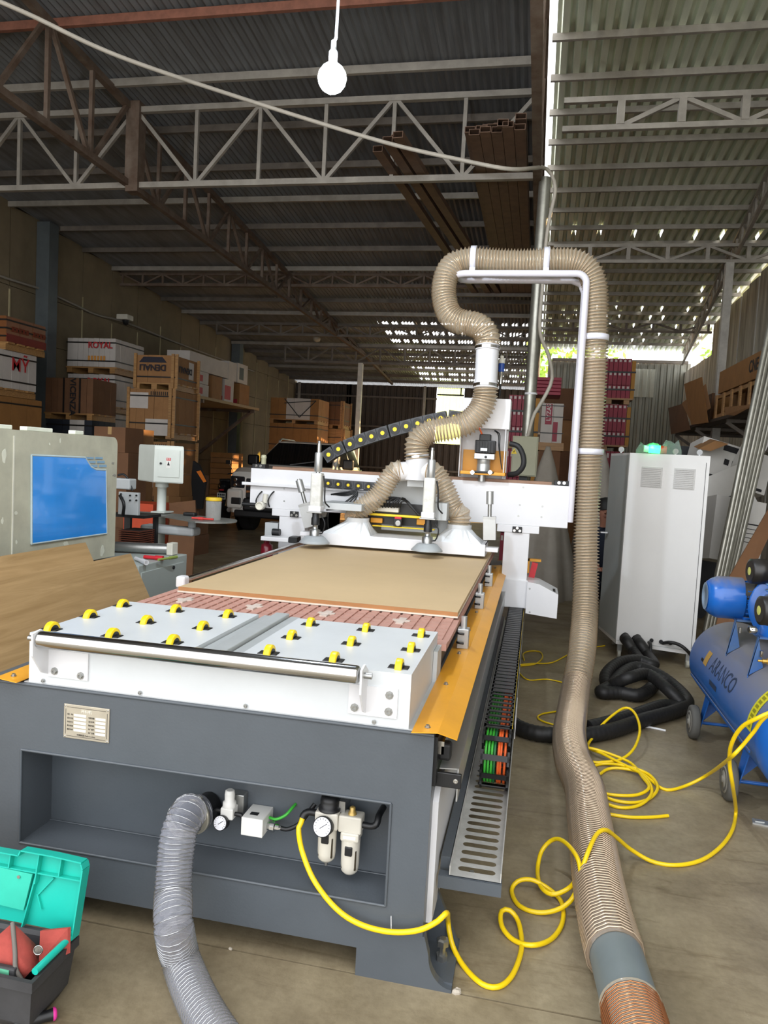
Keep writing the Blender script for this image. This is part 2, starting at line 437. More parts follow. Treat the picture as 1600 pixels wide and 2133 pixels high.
# ------------------------------------------------------------------ walls
def corr(x0, x1, y, z0, z1, pitch, amp):
    n = int((x1-x0)/pitch); p = (x1-x0)/n; vs = []; fs = []
    prof = [(0, 1), (.3, 1), (.42, -1), (.88, -1)]
    for i in range(n):
        for u, a in prof: vs += [(x0+(i+u)*p, y+a*amp, z0), (x0+(i+u)*p, y+a*amp, z1)]
    for i in range(len(vs)//2-1): fs.append((2*i, 2*i+2, 2*i+3, 2*i+1))
    return MB().add(vs, fs)
WB = mat('dark_back_wall_sheet', '#4d443c', .6, .3, var=.25, scale=3, stretch=(6, 1, .5))
wb = thing('wall_back', (-4, 25, 0), 'dark corrugated metal back wall with horizontal rails', None, kind='structure')
wx0 = U(912, 812, Y=25).x; wx1 = U(968, 812, Y=25).x; wz1 = U(940, 808, Y=25).z; wz0 = U(935, 925, Y=25).z
zt = roofL(25)-.07
for a, b, z0, z1 in ((-8.6, -6.4, 0, zt), (-6.6, wx0, 0, zt), (wx0-.2, wx1+.2, 0, wz0), (wx1, .4, 0, zt)):
    obj('wall_sheet', corr(a, b, 25+.012*(z1 < zt or a > -2), z0, z1, .2, .02), WB, wb)
for z in (1.3, 2.7, 3.7):
    for a, b in (((-8.4, .2),) if z < wz0 else ((-8.4, wx0), (wx1, .2))): obj('rail', MB().box(a, b, 24.9, 24.96, z, z+.06), DTRUSS, wb)
for x in (-8.3, -3.9, -6.2): obj('wall_post', MB().box(x, x+.08, 24.8, 24.88, 0, zt), STRUSS, wb)
FIB = bpy.data.materials.new('yellow_fibreglass'); FIB.use_nodes = True
n_ = FIB.node_tree.nodes; l_ = FIB.node_tree.links
tr = n_.new('ShaderNodeBsdfTranslucent'); tr.inputs[0].default_value = lin('#e8f0a0'); tp = n_.new('ShaderNodeBsdfTransparent'); tp.inputs[0].default_value = lin('#f4f890')
wv = n_.new('ShaderNodeTexNoise'); wv.inputs['Scale'].default_value = 4; mm = n_.new('ShaderNodeMath'); mm.operation = 'MULTIPLY_ADD'; mm.inputs[1].default_value = .3; mm.inputs[2].default_value = .1
mx = n_.new('ShaderNodeMixShader'); l_.new(wv.outputs[0], mm.inputs[0]); l_.new(mm.outputs[0], mx.inputs[0]); l_.new(tr.outputs[0], mx.inputs[2]); l_.new(tp.outputs[0], mx.inputs[1]); l_.new(mx.outputs[0], n_['Material Output'].inputs[0])
wn = thing('window_1', ((wx0+wx1)/2, 25, wz0), 'glowing yellow green translucent panel in the dark back wall', None, kind='structure')
obj('pane', corr(wx0, wx1, 25, wz0, wz1, .2, .02), FIB, wn)
zz = U(940, 825, Y=25).z
obj('window_bar', MB().box(wx0, wx1, 24.9, 24.94, zz, zz+.05), BLACK, wn); obj('window_bar', MB().box(U(960, 815, Y=25).x, U(960, 815, Y=25).x+.04, 24.9, 24.94, zz, wz1), BLACK, wn)
# lower back wall of the right bay, open above
wr = thing('wall_rear', (2, 21.6, 0), 'grey corrugated rear wall of the right bay with a bright gap above', None, kind='structure')
ztr = U(1400, 757, Y=21.6).z
FIB2 = bpy.data.materials.new('pale_fibreglass'); FIB2.use_nodes = True
n_ = FIB2.node_tree.nodes; l_ = FIB2.node_tree.links
tr = n_.new('ShaderNodeBsdfTranslucent'); tr.inputs[0].default_value = lin('#e6e6dc'); df = n_.new('ShaderNodeBsdfDiffuse'); df.inputs[0].default_value = lin('#cfd0c4'); wv = n_.new('ShaderNodeTexNoise'); mx = n_.new('ShaderNodeMixShader')
l_.new(wv.outputs[0], mx.inputs[0]); l_.new(tr.outputs[0], mx.inputs[1]); l_.new(df.outputs[0], mx.inputs[2]); l_.new(mx.outputs[0], n_['Material Output'].inputs[0])
GWALL = mat('grey_wall_sheet', '#8a8a80', .5, .4, var=.2, scale=3, stretch=(6, 1, .5))
for a, b in ((.1, 1.7), (1.54, 2.7), (2.54, 3.9)): obj('wall_sheet', corr(a, b, 21.6+.05*(a == 1.54), 0, ztr, .16, .018), GWALL, wr)
obj('rail', MB().box(.2, 3.8, 21.5, 21.56, ztr-.02, ztr+.06), DTRUSS, wr)
a_, b_ = U(1318, 768, Y=21.5), U(1363, 828, Y=21.5)
w2 = thing('window_2', ((a_.x+b_.x)/2, 21.5, b_.z), 'pale translucent corrugated panel in the rear wall beside the red cartons', None, kind='structure')
obj('pane', corr(a_.x, b_.x, 21.52, b_.z, a_.z, .16, .018), FIB2, w2)
# left wall: masonry panels between vertical joints
LW = mat('stained_wall_panel', '#776a52', .85, var=.2, scale=1.4, bump=.1, bscale=20)
LJ = mat('pale_joint_strip', '#a59a78', .8, var=.2, scale=3)
wl = thing('wall_left', (-8.45, 12, 0), 'tall stained left wall of panels with pale joint strips', None, kind='structure')
ys = [-2+.97*i for i in range(29)]
for i in range(28):
    y0, y1 = ys[i], ys[i+1]
    for z0, z1 in ((0, 1.35), (1.36, 2.45), (2.46, 3.25), (3.26, 4.05), (4.06, roofL((y0+y1)/2)-.02)):
        if y1 < 5: continue
        obj('wall_panel', MB().box(-8.55, -8.45+random.uniform(-.006, .006), y0+.012, y1-.012, z0, z1), LW, wl)
    obj('joint_strip', MB().box(-8.47, -8.435, y0-.012, y0+.012, 0, 4.0+.3*(i % 3 == 0)), LJ, wl)
obj('wall_backing', MB().box(-8.65, -8.5, -2, 25.2, 0, 6.3), mat('dark_mortar', '#3f382c', .9), wl)
for y in (11.35, 19.5): obj('wall_post', MB().box(-8.44, -8.2, y-.12, y+.12, 0, roofL(y)-.05), mat('blue_grey_steel', '#5d6466', .5, .4), wl)
cab_pts = [U(x, y, X=-8.4) for x, y in ((-30, 560), (0, 575), (72, 598), (90, 604), (150, 632), (200, 655), (262, 672))]
o = obj('wall_cable', MB().tube(spline(cab_pts+[cab_pts[-1]+V((0, 2.5, -.05)), cab_pts[-1]+V((0, 7, -.1))], .15), .022, 6), mat('grey_cable', '#8b8478', .6), None)
tag(o, 'slack grey cable running high along the left wall', 'cable')
# right wall of weathered panels
RW = mat('weathered_right_wall', '#c4c1b6', .75, .1, var=.35, scale=1.3, stretch=(1, 5, .45), col2='#77736a')
wq = thing('wall_right', (3.75, 14, 0), 'weathered grey right wall of vertical panels', None, kind='structure')
y = -2.0; k = 0  # unseen near panels are added to keep the sun off the foreground
while y < 21.5:
    w_ = (.55, .8, .5, 1.0, .65)[k % 5]
    zt_ = roofR(y+w_/2)-.12 if y < 18.2 else 4.4  # far panels are cut low so that sunlight comes in over them
    obj('wall_panel', MB().box(3.72+.02*(k % 2), 3.78, y, y+w_-.004, 0, zt_), RW, wq)
    y += w_; k += 1
# open sides beyond: a post under each bay
pc = obj('pipe_column', MB().cyl((-.13, 8.0, 0), (-.12, 8.0, 4.56), .062, n=20), GALV, None); tag(pc, 'galvanised round pipe column rising behind the hose boom', None, kind='structure')
for z, n__ in ((2.35, 1), (3.62, 1)):
    obj('cable_tie', MB().cyl((-.12, 8.0, z), (-.12, 8.0, z+.02), .067, n=18), WHITE, pc)
a = U(753, 738, Y=19.35); o = obj('support_post', MB().box(a.x-.06, a.x+.06, 19.29, 19.41, 0, 4.12), mat('white_post', '#cfcbc0', .5, var=.15), None); tag(o, 'slim white square post standing behind the car', None, kind='structure')
a = U(1520, 548, Y=12.8); o = obj('support_post', MB().box(a.x-.06, a.x+.06, 12.74, 12.86, 0, a.z), mat('grey_post', '#a8a49b', .5, var=.2), None); tag(o, 'grey square post of the right bay above the cardboard heap', None, kind='structure')

# ------------------------------------------------------------------ steel tubes stored on the truss
def rect_tube(a, b, w, h, t=.006):
    a = V(a); b = V(b); d = (b-a).normalized(); x = d.cross(V((0, 0, 1))).normalized(); z = x.cross(d)
    P = lambda o, ww, hh: [o-x*ww-z*hh, o+x*ww-z*hh, o+x*ww+z*hh, o-x*ww+z*hh]
    vs = P(a, w/2, h/2)+P(b, w/2, h/2)+P(a, w/2-t, h/2-t)+P(b, w/2-t, h/2-t); fs = []
    for i in range(4):
        j = (i+1) % 4
        fs += [(i, j, 4+j, 4+i), (8+j, 8+i, 12+i, 12+j), (j, i, 8+i, 8+j), (4+i, 4+j, 12+j, 12+i)]
    return MB().add(vs, fs)
pos = []
for r in range(3):
    for c in range((5, 5, 4)[r]): pos.append((-.36-.105*c-(.05 if r == 1 else .0), 7.1+random.uniform(-.12, .12)+.05*r, 4.665+.058*r, r, c))
wd = ('bottom', 'middle', 'top')
for i, (x, y, z, r, c) in enumerate(pos):
    o = obj('steel_tube', rect_tube((x, y, z), (x, 13.6, z), .1, .055), BROWNST, None)
    tag(o, '%s row brown steel box tube lying %s from the pipe column in the large bundle' % (wd[r], ('first', 'second', 'third', 'fourth', 'fifth')[c]), 'steel tube', 'brown steel tubes lying on the trusses beside the column')
for i, (x, z) in enumerate(((-1.50, 4.66), (-1.62, 4.66), (-1.56, 4.72), (-1.76, 4.66))):
    o = obj('steel_tube', rect_tube((x, 7.1+.1*i, z), (x+.62-.05*i, 13.6, z), .1, .06), BROWNST, None)
    tag(o, ('brown steel box tube of the small slanting bundle, rightmost', 'brown steel box tube of the small slanting bundle, middle', 'brown steel box tube lying on top of the small slanting bundle', 'brown steel box tube of the small slanting bundle, leftmost')[i], 'steel tube', 'brown steel tubes of the small bundle')
o = obj('steel_tube', rect_tube(U(1048, 255, Y=6.95), V((-.62, 8.6, 5.0)), .1, .06), BROWNST, None); tag(o, 'brown steel tube tilted upward out of the large bundle', 'steel tube', 'brown steel tubes lying on the trusses beside the column')

# ------------------------------------------------------------------ lamp
b0 = U(692, 163, Y=3.5)
lampt = thing('hanging_bulb', b0, 'glowing bluish white globe bulb hanging on a cord from the roof', 'lamp')
obj('bulb', MB().lathe(b0+V((0, 0, -.068)), (0, 0, 1), [(0, 0), (.026, .005), (.048, .02), (.063, .044), (.068, .068), (.063, .092), (.048, .116), (.03, .13), (.022, .134)], 24), mat('glowing_bulb', '#ffffff', .3, emit='#e6f2ff', es=560), lampt)
obj('socket', MB().lathe(b0+V((0, 0, .07)), (0, 0, 1), [(.02, 0), (.021, .05), (.014, .06), (.012, .1)], 14), mat('lamp_socket', '#d8dde0', .4), lampt)
ct = U(705, 0, Y=3.5)
obj('cord', MB().tube(spline([b0+V((0, 0, .16)), ct, V((ct.x+.02, 3.5, roofL(3.5)-.08))], .1), .008, 6), mat('white_cord', '#d5dade', .5), lampt)
cp = [U(-60, -22, Y=5.2), U(60, 30, Y=5.4), U(255, 120, Y=5.9), U(545, 218, Y=6.7), U(800, 296, Y=6.8), U(960, 333, Y=6.85), U(1060, 352, Y=6.9), U(1112, 350, Y=7.3), U(1132, 349, Y=7.85), U(1148, 362, Y=7.89), U(1157, 395, Y=7.89), U(1146, 450, Y=7.89), U(1138, 500, Y=7.89), U(1130, 600, Y=7.89), U(1125, 690, Y=7.89), U(1143, 740, Y=7.89), U(1150, 790, Y=7.89), U(1130, 835, Y=7.89), U(1112, 865, Y=7.89), U(1100, 908, Y=7.89)]
o = obj('power_cable', MB().tube(spline(cp, .08), .019, 8), mat('dusty_white_cable', '#b7b0a3', .55, var=.15), None); tag(o, 'thick dusty white power cable strung under the roof and down the pipe column', 'cable')
# ------------------------------------------------------------------ the router
MC = -.965
cnc = thing('cnc_router', (MC, 2.135, 0), 'large slate grey and white flatbed router with roller deck and gantry', 'machine')
FY = 2.135; XL = -1.765; XR = -.246
base = obj('base_frame', MB(), SLATE, None)
bpy.data.objects.remove(base)
mb = MB()
T = .784; B_ = .088; RZ0 = .236; RZ1 = .556; RX0 = -1.623; RX1 = -.364; RY = 2.30
# front face as a frame round the recess
mb.add([(XL,FY,B_),(XR,FY,B_),(XR,FY,T),(XL,FY,T),(RX0,FY,RZ0),(RX1,FY,RZ0),(RX1,FY,RZ1),(RX0,FY,RZ1)], [(0,1,5,4),(1,2,6,5),(2,3,7,6),(3,0,4,7)])
# recess
mb.add([(RX0,FY,RZ0),(RX1,FY,RZ0),(RX1,FY,RZ1),(RX0,FY,RZ1),(RX0,RY,RZ0),(RX1,RY,RZ0),(RX1,RY,RZ1),(RX0,RY,RZ1)], [(0,1,5,4),(5,1,2,6),(3,7,6,2),(0,4,7,3),(4,5,6,7)])
# top, sides, back, underside
BY = 6.35
mb.add([(XL,FY,T),(XR,FY,T),(XR,BY,T),(XL,BY,T),(XL,FY,B_),(XR,FY,B_),(XR,BY,B_),(XL,BY,B_)], [(0,1,2,3),(5,6,2,1),(7,4,0,3),(6,7,3,2),(4,7,6,5)])
fr = obj('base_frame', mb, SLATE, cnc)
# pressed edge rolls round the recess and the top edge
ed = MB()
for a, b in (((RX0, RZ0), (RX1, RZ0)), ((RX1, RZ0), (RX1, RZ1)), ((RX1, RZ1), (RX0, RZ1)), ((RX0, RZ1), (RX0, RZ0))):
    ed.cyl((a[0], FY-.001, a[1]), (b[0], FY-.001, b[1]), .0045, n=8)
ed.cyl((RX0, RY-.004, RZ0+.002), (RX1, RY-.004, RZ0+.002), .003, n=6)
obj('recess_edge', ed, SLATE, fr)
obj('top_edge', MB().cyl((XL, FY, T-.004), (XR, FY, T-.004), .006, n=8), SLATE, fr)
def leg(xa, xb, out):
    mb = MB(); pts = []
    prof = [(xa, B_+.01), (xb, B_+.01)]
    # front plate with a curved cut to the outside
    o = xb+out*.10
    P = [(xa, .0), (o, .0)]+[(o-out*.075*math.sin(t*PI/2/8), .105-.095*math.cos(t*PI/2/8)) for t in range(9)]+[(o-out*.09, .16), (xa, .16)]
    pts = [(p[0], FY-.0006, p[1]) for p in P]
    if out < 0: pts = pts[::-1]
    mb.slab(pts, (0, .03, 0))
    mb.box(min(xa, o), max(xa, o), FY+.02, FY+.24, 0, .018)
    mb.box(min(xa, xb), max(xa, xb), FY+.024, FY+.24, .018, B_+.01)
    mb.slab([(xb, FY+.2, .018), (o, FY+.2, .018), (xb, FY+.2, .24)], (0, .02, 0))
    return mb
for sx in (1, -1):
    xa, xb = (-.447, -.25) if sx > 0 else (2*MC+.447, 2*MC+.25)
    lg = obj('foot', leg(xa, xb, sx), SLATE, cnc)
    bx = xb+sx*.055
    obj('levelling_bolt', MB().lathe((bx, FY+.12, .018), (0, 0, 1), [(.019, 0), (.019, .018), (.011, .018), (.011, .045), (.02, .047), (.02, .066), (.012, .07)], 6, False), STEEL, lg)
for yy in (4.1, 5.9):
    for x in (XL+.05, XR-.17): obj('foot', MB().box(x, x+.12, yy, yy+.2, 0, B_), SLATE, cnc)
# name plate
a, b, c, d = [U(x, y, Y=2.13) for x, y in ((135, 1467), (228, 1477), (226, 1547), (130, 1537))]
PX0, PX1, PZ0, PZ1 = -1.466, -1.301, .619, .733
npl = obj('name_plate', MB().bbox(PX0, PX1, FY-.004, FY, PZ0, PZ1, .002), mat('nameplate_metal', '#b3ab9a', .42, .35, var=.12, scale=12), cnc, 'small engraved metal data plate')
PRM = mat('plate_engraving', '#4b463f', .6); PWM = mat('plate_field', '#e3ded3', .5)
pb = MB()
for z in (PZ0+.008, PZ1-.010): pb.box(PX0+.012, PX1-.012, FY-.0048, FY-.004, z, z+.0012)
for x in (PX0+.007, PX1-.008): pb.box(x, x+.0012, FY-.0048, FY-.004, PZ0+.014, PZ1-.016)
obj('border_line', pb, PRM, npl)
pf = MB()
for k in range(5):
    z = PZ1-.034-.0125*k
    obj('data_field', MB().box(PX0+.038, PX0+.082, FY-.0048, FY-.004, z-.004, z+.004), PWM, npl); obj('data_field', MB().box(PX0+.116, PX0+.152, FY-.0048, FY-.004, z-.004-.004, z), PWM, npl)
for q in ((PX0+.006, PZ0+.006), (PX1-.006, PZ0+.006), (PX0+.006, PZ1-.006), (PX1-.006, PZ1-.006)): obj('rivet', MB().lathe((q[0], FY-.004, q[1]), (0, -1, 0), [(.003, 0), (.002, .0015), (0, .002)], 8), CHROME, npl)
rt = (1, 0, 0); up = (0, 0, 1)
lettering('开料机', .013, ((PX0+PX1)/2, FY-.0045, PZ1-.020), rt, up, PWM, npl, .0004)
for k, (s1, s2) in enumerate((('型 号', '电源容量'), ('最大行程', '总功率'), ('外形尺寸', '额定电压'), ('最大转速', '出厂编号'), ('额定功率', '出厂日期'))):
    z = PZ1-.034-.0125*k
    lettering(s1, .0065, (PX0+.024, FY-.0045, z), rt, up, PRM, npl, .0003, wid=.021)
    lettering(s2, .0065, (PX0+.101, FY-.0045, z-.004), rt, up, PRM, npl, .0003, wid=.021)
lettering('中国制造 Made in china', .0068, ((PX0+PX1)/2, FY-.0045, PZ0+.0145), rt, up, PRM, npl, .0003)
# roller deck
CT = .952; CX0, CX1 = -1.606, -.325; CYA, CYB = 2.142, 2.735; GX0, GX1 = -1.035, -.872
deck = obj('roller_deck', MB().add([(CX0,CYA,T),(CX1,CYA,T),(CX1,CYB,T),(CX0,CYB,T),(CX0,CYA,CT),(CX1,CYA,CT),(CX1,CYB,CT),(CX0,CYB,CT),(GX0,CYA,CT),(GX1,CYA,CT),(GX1,CYB,CT),(GX0,CYB,CT),(GX0,CYA,CT-.03),(GX1,CYA,CT-.03),(GX1,CYB,CT-.03),(GX0,CYB,CT-.03)],
    [(0,1,5,9,13,12,8,4),(1,2,6,5),(2,3,7,11,15,14,10,6),(3,0,4,7),(4,8,11,7),(9,5,6,10),(12,13,14,15),(8,12,15,11),(13,9,10,14)]), mat('deck_white', '#cdd1d3', .34, var=.05, scale=4), cnc)
obj('flange', MB().box(CX0-.014, CX1+.032, CYA-.004, CYB+.0, T, T+.004), mat('deck_flange', '#c9cbcc', .3, .3), deck)
obj('side_flap', MB().box(CX1+.001, CX1+.016, CYB-.1, CYB+.02, T+.004, CT-.05), WHITE2, deck)
fb = MB()
for x in (-1.55, -1.2, -.84, -.43): obj('bolt', bolt(MB(), (x, CYA-.004, T+.013), (0, -1, 0), .0045, .006), STEEL, deck)
for yy in (2.2, 2.33, 2.5, 2.66): obj('bolt', bolt(MB(), (CX1+.022, yy, T+.004), (0, 0, 1), .0055, .006), STEEL, deck)
GR = mat('groove_aluminium', '#b4b8b8', .4, .2, var=.08)
for i, (x0, x1, z0, z1) in enumerate(((-1.03, -.985, CT-.03, CT-.012), (-.98, -.925, CT-.03, CT+.004), (-.92, -.877, CT-.03, CT-.008))):
    obj('guide_profile', MB().bbox(x0, x1, CYA+.003, CYB+.05, z0, z1, .003), GR, deck)
WR = .034
SLOT = BLACK
for x in (-1.572, -1.345, -1.127, -.796, -.582, -.376):
    for yy in (2.205, 2.425, 2.645):
        if x == -1.572 and yy < 0: continue
        xx = x
        hs = obj('wheel_socket', MB().add([(xx-.032,yy-.02,CT+.0005),(xx+.032,yy-.02,CT+.0005),(xx+.032,yy+.02,CT+.0005),(xx-.032,yy+.02,CT+.0005),(xx-.03,yy-.018,CT+.003),(xx+.03,yy-.018,CT+.003),(xx+.03,yy+.018,CT+.003),(xx-.03,yy+.018,CT+.003)],
            [(0,1,5,4),(1,2,6,5),(2,3,7,6),(3,0,4,7),(4,5,6,7)]), SLOT, deck)
        wz = CT-.006
        wh = obj('deck_wheel', MB().lathe((xx-.0125+.004, yy, wz), (1, 0, 0), [(WR-.012, 0), (WR-.001, .001), (WR, .004), (WR, .018), (WR-.001, .021), (WR-.012, .022)], 22), YEL, hs)
        wh.parent = deck
        obj('wheel_hub', MB().lathe((xx-.0095, yy, wz), (1, 0, 0), [(WR-.0115, 0), (WR-.011, .024)], 18), BLACK, deck)
# long steel roller on brackets
RZ = .951; RYc = 2.085
obj('roller', MB().lathe((-1.53, RYc, RZ), (1, 0, 0), [(.02, 0), (.026, .003), (.0275, .01), (.0275, 1.05), (.026, 1.057), (.02, 1.06)], 32), CHROME, cnc)
for sx, x in ((1, -.462), (-1, -1.536)):
    br = obj('roller_bracket', MB(), None, cnc) if False else None
    P = [(0, RYc-.03, RZ+.022), (0, RYc+.012, RZ+.03), (0, CYA, RZ+.0), (0, CYA, RZ-.13), (0, RYc+.02, RZ-.115), (0, RYc-.028, RZ-.05)]
    P = [(x, p[1], p[2]) for p in P]
    mbk = MB().slab(P if sx < 0 else P, (.006, 0, 0))
    xa = x if sx > 0 else x-.0
    mbk.box(x-.05 if sx > 0 else x, x+.10 if sx > 0 else x+.15, CYA-.006, CYA, .815, .905)
    bk = obj('roller_bracket', mbk, WHITE, cnc)
    bb = MB()
    for q in (((x+.075, .885), (x+.075, .835), (x-.03, .835)) if sx > 0 else ((x+.125, .83), (x+.03, .835))): obj('bolt', bolt(MB(), (q[0], CYA-.006, q[1]), (0, -1, 0), .0085, .009), STEEL, bk)
    obj('axle', MB().cyl((x-.005, RYc, RZ), (x+.03*sx, RYc, RZ), .009, n=12), STEEL, bk)
# vacuum bed
BZ = .905; BX0, BX1, BYA, BYB = -1.695, -.292, 2.745, 6.1
bed = obj('bed_frame', MB().box(BX0+.02, BX1-.03, BYA+.03, BYB, T, BZ-.026), mat('bed_side', '#3f4347', .4, .2), cnc)
sp = obj('spoilboard', MB().box(BX0, BX1, BYA, BYB, BZ-.026, BZ-.006), SALMON, cnc)
gx = .0475; nX = 29; 
for i in range(nX):
    x0 = BX0+.012+i*gx
    for j in range(9):
        y0 = BYA+.075+j*.066
        if x0+gx > BX1: continue
        if j in (3, 4) and i % 7 == 3: continue
        obj('spoilboard_block', MB().box(x0, x0+gx-.012 if j % 1 == 0 else x0, y0, y0+.057, BZ-.006, BZ), SALMON, sp)
for i in range(nX):
    if i % 7 == 3:
        x0 = BX0+.012+i*gx
        obj('suction_plug', MB().box(x0+.002, x0+gx-.014, BYA+.285, BYA+.40, BZ-.006, BZ+.001).box(x0-.02, x0+gx+.008, BYA+.328, BYA+.356, BZ-.0045, BZ+.002), mat('pale_plug', '#cbbdb2', .5), sp)
obj('front_strip', MB().box(BX0, BX1, BYA, BYA+.068, BZ-.006, BZ), SALMON, sp)
# side pins and cylinders on the bed
for i, yy in enumerate((3.15, 4.07, 4.86)):
    x = -.268
    pc_ = obj('locating_cylinder', MB().bbox(x-.02, x+.028, yy-.028, yy+.028, .80, .885, .003).cyl((x+.004, yy, .885), (x+.004, yy, .935), .013, n=14), ALU, cnc)
    obj('air_tube', MB().tube(spline([(x-.02, yy-.02, .865), (x-.01, yy-.05, .87), (x+.01, yy-.045, .868)], .01), .005, 6).tube(spline([(x-.02, yy-.02, .825), (x-.01, yy-.05, .83), (x+.01, yy-.045, .828)], .01), .005, 6), BLACK, pc_)
# left round guide bar
a = U(410, 1208, Z=.93); 
obj('guide_bar', MB().cyl((-1.71, 3.45, .925), (-1.71, 5.6, .925), .014, n=12), CHROME, cnc)
obj('bar_holder', MB().bbox(-1.735, -1.685, 3.4, 3.46, .89, .95, .012, 3), WHITE, cnc)
# amber chip guards on both sides
for sx in (1, -1):
    X = lambda v: MC+sx*(v-MC)
    pts = [(X(-.31), .792), (X(-.232), .80), (X(-.178), .775)]
    mb = MB()
    for (p, q) in ((pts[0], pts[1]), (pts[1], pts[2])):
        ya = 2.1
        q0 = [(p[0], ya+(.0 if p is pts[0] else .0), p[1]), (q[0], ya+(.03 if q is pts[2] else 0), q[1]), (q[0], 5.95, q[1]), (p[0], 5.95, p[1])]
        mb.slab(q0 if sx > 0 else q0[::-1], (0, 0, .003))
    gd = obj('chip_guard', mb, AMBER, cnc)
    gb = MB()
    for k in range(9): obj('bolt', bolt(MB(), (X(-.268), 2.14+.45*k, .800), (0, 0, 1), .006, .008), STEEL, gd)
# right flank: rail, rack cover, white skirt, tray
obj('linear_rail', MB().box(-.243, -.222, 2.2, 6.3, .70, .74), CHROME, cnc)
obj('rail_bed', MB().box(-.246, -.236, 2.15, 6.3, .62, .77), mat('rail_black', '#1d1e20', .35, .3), cnc)
obj('end_stop', MB().bbox(-.240, -.20, 2.20, 2.24, .68, .735, .01, 3), RUBBER, cnc)
obj('rail_cover', MB().slab([(-.232, 2.2, .655), (-.175, 2.2, .66), (-.175, 6.3, .66), (-.232, 6.3, .655)], (0, 0, .003)).box(-.177, -.173, 2.2, 6.3, .56, .663), ALU, cnc)
eb = obj('end_bracket', MB().bbox(-.246, -.163, 2.188, 2.2, .604, .65, .003), BLACK, cnc)
obj('bracket_screw', bolt(MB(), (-.18, 2.188, .628), (0, -1, 0), .005, .003), CHROME, eb)
obj('skirt_panel', MB().slab([(-.246, 2.20, .165), (-.246, 2.20, .55), (-.246, 2.26, .60), (-.246, 6.2, .60), (-.246, 6.2, .165)], (.018, 0, 0)), WHITE, cnc)
# drag chain tray with slots
TZ = .30; TX0, TX1, TY0, TY1 = -.186, -.028, 2.25, 6.25
mb = MB(); n = 34; py_ = .052; yk = TY0+.035
ystart = yk
vs = []
def quad(mb, x0, x1, y0, y1): mb.add([(x0, y0, TZ), (x1, y0, TZ), (x1, y1, TZ), (x0, y1, TZ)], [(0, 1, 2, 3)])
sl = .027; xs0, xs1 = TX0+.022, TX1-.018
quad(mb, TX0, xs0, TY0, TY1); quad(mb, xs1, TX1, TY0, TY1); quad(mb, xs0, xs1, TY0, yk)
while yk+py_ < TY1:
    y0, y1 = yk, yk+sl; r = sl/2; yc = (y0+y1)/2
    # rounded ends of the slot
    L = [(xs0+r-r*math.sin(t*PI/8), yc-r*math.cos(t*PI/8)) for t in range(9)]
    o = len(mb.v)
    mb.add([(x, y, TZ) for x, y in L]+[(xs0, y0, TZ), (xs0, y1, TZ)], [(9, 0, 1, 2, 3, 4), (4, 5, 6, 7, 8, 10), (9, 4, 10)][:2])
    R_ = [(xs1-r+r*math.sin(t*PI/8), yc-r*math.cos(t*PI/8)) for t in range(9)]
    mb.add([(x, y, TZ) for x, y in R_]+[(xs1, y0, TZ), (xs1, y1, TZ)], [(9, 4, 3, 2, 1, 0), (10, 8, 7, 6, 5, 4)])
    quad(mb, xs0, xs1, y1, yk+py_); yk += py_
quad(mb, xs0, xs1, yk, TY1)
for x in (TX0, TX1): mb.box(x-.0015, x+.0015, TY0, TY1, TZ, TZ+.03)
tray = obj('cable_tray', mb, mat('tray_zinc', '#c9c9c6', .42, .35, var=.18, scale=12), cnc)
obj('tray_angle', MB().box(TX0-.035, TX0-.004, TY0+.05, TY1, TZ-.02, TZ+.03).box(TX0-.035, TX1+.004, TY0-.004, TY0, TZ-.045, TZ-.005).box(TX0-.035, TX1+.004, TY0, TY0+.03, TZ-.012, TZ-.004), SLATE, tray)
obj('tray_bolt', MB().cyl((-.12, TY0+.05, TZ-.045), (-.12, TY0+.05, TZ-.005), .008, n=8), STEEL, tray)
for y in (3.1, 4.4, 5.8): obj('tray_bracket', MB().box(-.24, TX1, y, y+.04, TZ-.03, TZ-.006), SLATE, tray)
obj('tray_plate', MB().slab([(TX1+.004, 3.42, .33), (TX1+.004, 3.42, .44), (TX1+.004, 3.6, .47), (TX1+.004, 3.6, .33)], (.003, 0, 0)), WHITE, tray)
# drag chain
chn = obj('drag_chain', MB().box(-.15, -.14, 2.9, 2.92, .318, .322), BLACK, cnc, 'black drag chain with green and orange cables')
cx0, cx1 = -.142, -.032; cr = .10; cyc, czc = 2.93, .43
path = []   # outer neutral line (y, z, tangent angle)
for k in range(48):
    y = 5.75-k*.0597
    if y > cyc: path.append((y, czc+cr, PI))
for k in range(6):
    a = PI/2+PI*k/5.; path.append((cyc+cr*math.cos(a), czc+cr*math.sin(a), a+PI/2))
for k in range(1, 40):
    y = cyc+.0597*k
    if y < 5.6: path.append((y, czc-cr, 2*PI))
lm = {}
for i, (y, z, a) in enumerate(path):
    t = V((0, math.cos(a), math.sin(a))); n_ = V((0, -math.sin(a), math.cos(a)))  # n_ inward
    loop = 49 > i > 44
    lower = i > 54
    c = V((0, y, z)); mb = MB(); wb_ = .022 if i < 40 else .011
    for x in (cx0, cx1-.008):
        q = [c+t*-.027-n_*.021, c+t*.027-n_*.021, c+t*.027+n_*.021, c+t*-.027+n_*.021]
        mb.slab([V((x, p.y, p.z)) for p in q], (.008, 0, 0))
    for sgn in (-1, 1):
        q = [c+t*-wb_+n_*(.017*sgn), c+t*wb_+n_*(.017*sgn), c+t*wb_+n_*(.021*sgn), c+t*-wb_+n_*(.021*sgn)]
        mb.slab([V((cx0, p.y, p.z)) for p in q], (cx1-cx0, 0, 0))
    obj('chain_link', mb, BLACK, chn)
line = [V((0, y, z)) for y, z, a in path if True]
CG = mat('green_cable', '#3fae3a', .4); COR = mat('orange_cable', '#e0622a', .4)
